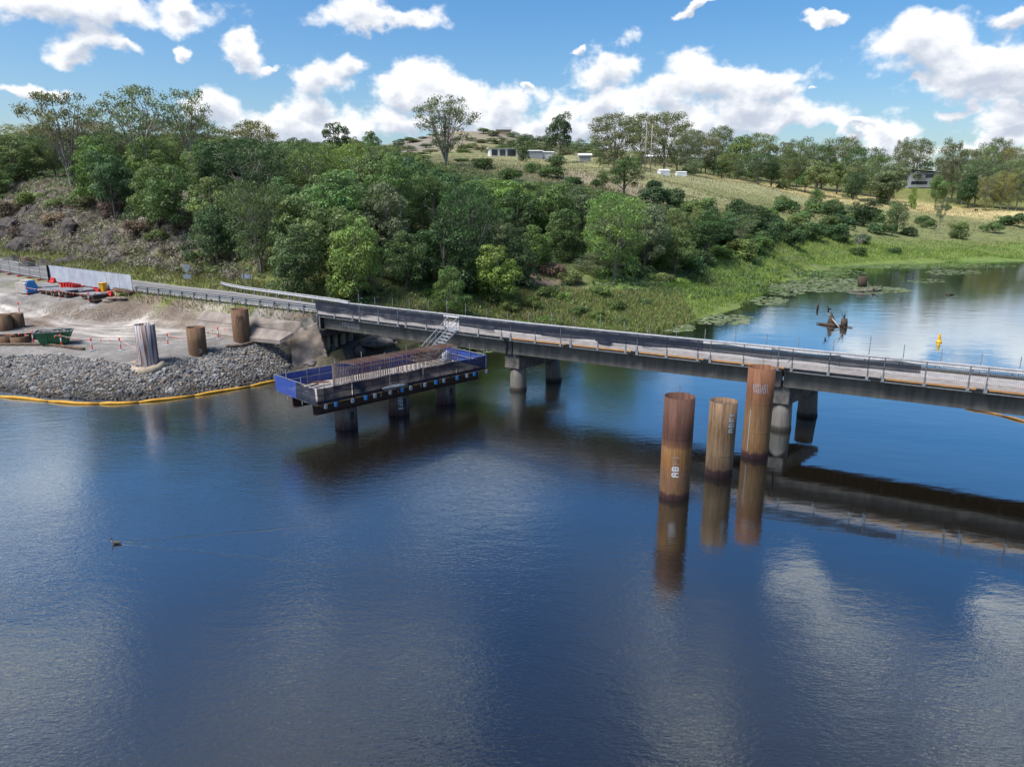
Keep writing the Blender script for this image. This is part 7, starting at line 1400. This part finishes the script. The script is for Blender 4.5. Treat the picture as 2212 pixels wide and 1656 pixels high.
house('hill_house', 1990, 396, 300, (11, 8, 5.2), MT['roofgrey'], MT['roofwhite'], 'two-storey pale house among trees on the right ridge', -.2, 0, [(-3, 3.8, 3, 1.6), (1.5, 3.8, 3, 1.6), (-2, 1.2, 6, 1.4)], .8, skill=True, high=1.5)
house('carport', 1420, 350, 285, (12, 7, 2.6), MT['walltan'], MT['roofwhite'], 'long pale-roofed building half hidden behind the power poles', 0, .8, [(-2, 1.3, 1.5, 1.2)], .6)
house('far_house', 1088, 289, 800, (15, 10, 4), MT['walltan'], MT['roofgrey'], 'tiny tan house on the crest of the far hill', 0, 3, [], 1)
house('far_shed', 870, 338, 300, (3, 3, 1.6), MT['roofwhite'], MT['roofwhite'], 'small white roof among trees left of the lone vase-shaped gum', 0, .4, [], .2, 'shed')
for x, y0, y1, Y, lab in [(1393, 366, 262, 240, 'left one of the two tall pale power poles on the paddock'), (1405, 364, 268, 243, 'right one of the two tall pale power poles on the paddock')]:
    b = at(x, y0, Y); b.z = th(b.x, b.y); t = at(x, y1, Y); mb = MB(); mb.tube([b - Vector((0, 0, .3)), Vector((b.x, b.y, t.z))], [.22, .14], 8); tag(mb.build('power_pole', MT['barkdead'], smooth=True), lab, 'power pole', 'power poles')
b = at(1096, 330, 330); g = th(b.x, b.y); t = at(1096, 293, 330); mb = MB(); mb.tube([(b.x, b.y, g), (b.x, b.y, t.z)], .16, 6); mb.bar((b.x - 1.1, b.y, t.z - .4), (b.x + 1.1, b.y, t.z - .4), .14); mb.bar((b.x - 1.1, b.y, t.z - 3.4), (b.x + 1.1, b.y, t.z - 3.4), .14); tag(mb.build('line_pole', MT['bark']), 'wooden line pole with crossarms behind the white house', 'power pole', 'power poles')
# paddock fence posts
for k in range(14):
    x, y = 1290 + k * 9, 357 + k * .8; b = at(x, y, 262 - k); z = th(b.x, b.y); mb = MB(); mb.tube([(b.x, b.y, z - .2), (b.x, b.y, z + 1.3)], .09, 5); tag(mb.build('fence_post', MT['barkdead']), ORD[k] + ' thin wooden fence post in the paddock row left of the power poles', 'fence post', 'paddock fence posts')
# trees far off: hill cover beyond the houses
FH = [(860, 302, 26, 700), (885, 296, 22, 740), (915, 296, 24, 760), (1045, 277, 26, 790), (1065, 281, 30, 770), (1110, 283, 30, 780), (1135, 288, 34, 760), (1160, 292, 36, 740), (1020, 296, 22, 720), (1075, 296, 36, 690), (1110, 302, 36, 640), (1150, 303, 40, 620), (880, 312, 36, 600), (850, 318, 36, 560), (920, 310, 28, 640), (1190, 300, 40, 640), (1230, 302, 44, 560), (1255, 296, 36, 620), (1285, 300, 46, 520), (1270, 312, 44, 460), (1170, 312, 40, 520), (825, 312, 46, 440), (780, 305, 50, 420), (760, 292, 44, 420), (1020, 308, 22, 640), (945, 302, 22, 700), (1040, 312, 36, 560), (1065, 318, 40, 470), (1000, 322, 30, 500), (905, 328, 40, 400), (850, 330, 44, 380), (1285, 320, 40, 330), (1225, 318, 36, 340), (1180, 325, 34, 330), (1150, 318, 40, 350), (870, 300, 22, 780), (900, 303, 26, 740), (930, 292, 20, 800), (960, 284, 18, 820), (985, 300, 24, 720), (1005, 312, 30, 600), (960, 312, 30, 620), (930, 322, 34, 520), (970, 328, 34, 440), (1040, 300, 26, 700), (1090, 310, 34, 560), (1130, 296, 28, 720)]
for i, (x, y, w, Y) in enumerate(sorted(FH)): px_tree(['broad', 'fine', 'tight'][i % 3], i, x, y, w * 1.45, Y, random.Random(i).choice(['far', 'mid', 'olive', 'gum', 'dark']), 'small distant tree on the far hill behind the houses, ' + ORD[i] + ' counted from the left', group='distant trees on the far hill', name='distant_tree')
# skyline filler woodland right behind the ridge (reads as one mass)
def fz(x, y): a = x / (y + 2.5); return (np.abs(a) < .85) & ~((a > -.17) & (a < .16) & (y < 900))
P_ = sample(5000, -600, 620, 330, 640, fz, 61); 
clumps('far_woodland', P_, 6.0, 22, 3.0, .6, [G['far'], G['gum'], G['olive'], G['dark']], .2, 62, 'mass of far woodland behind the ridges')
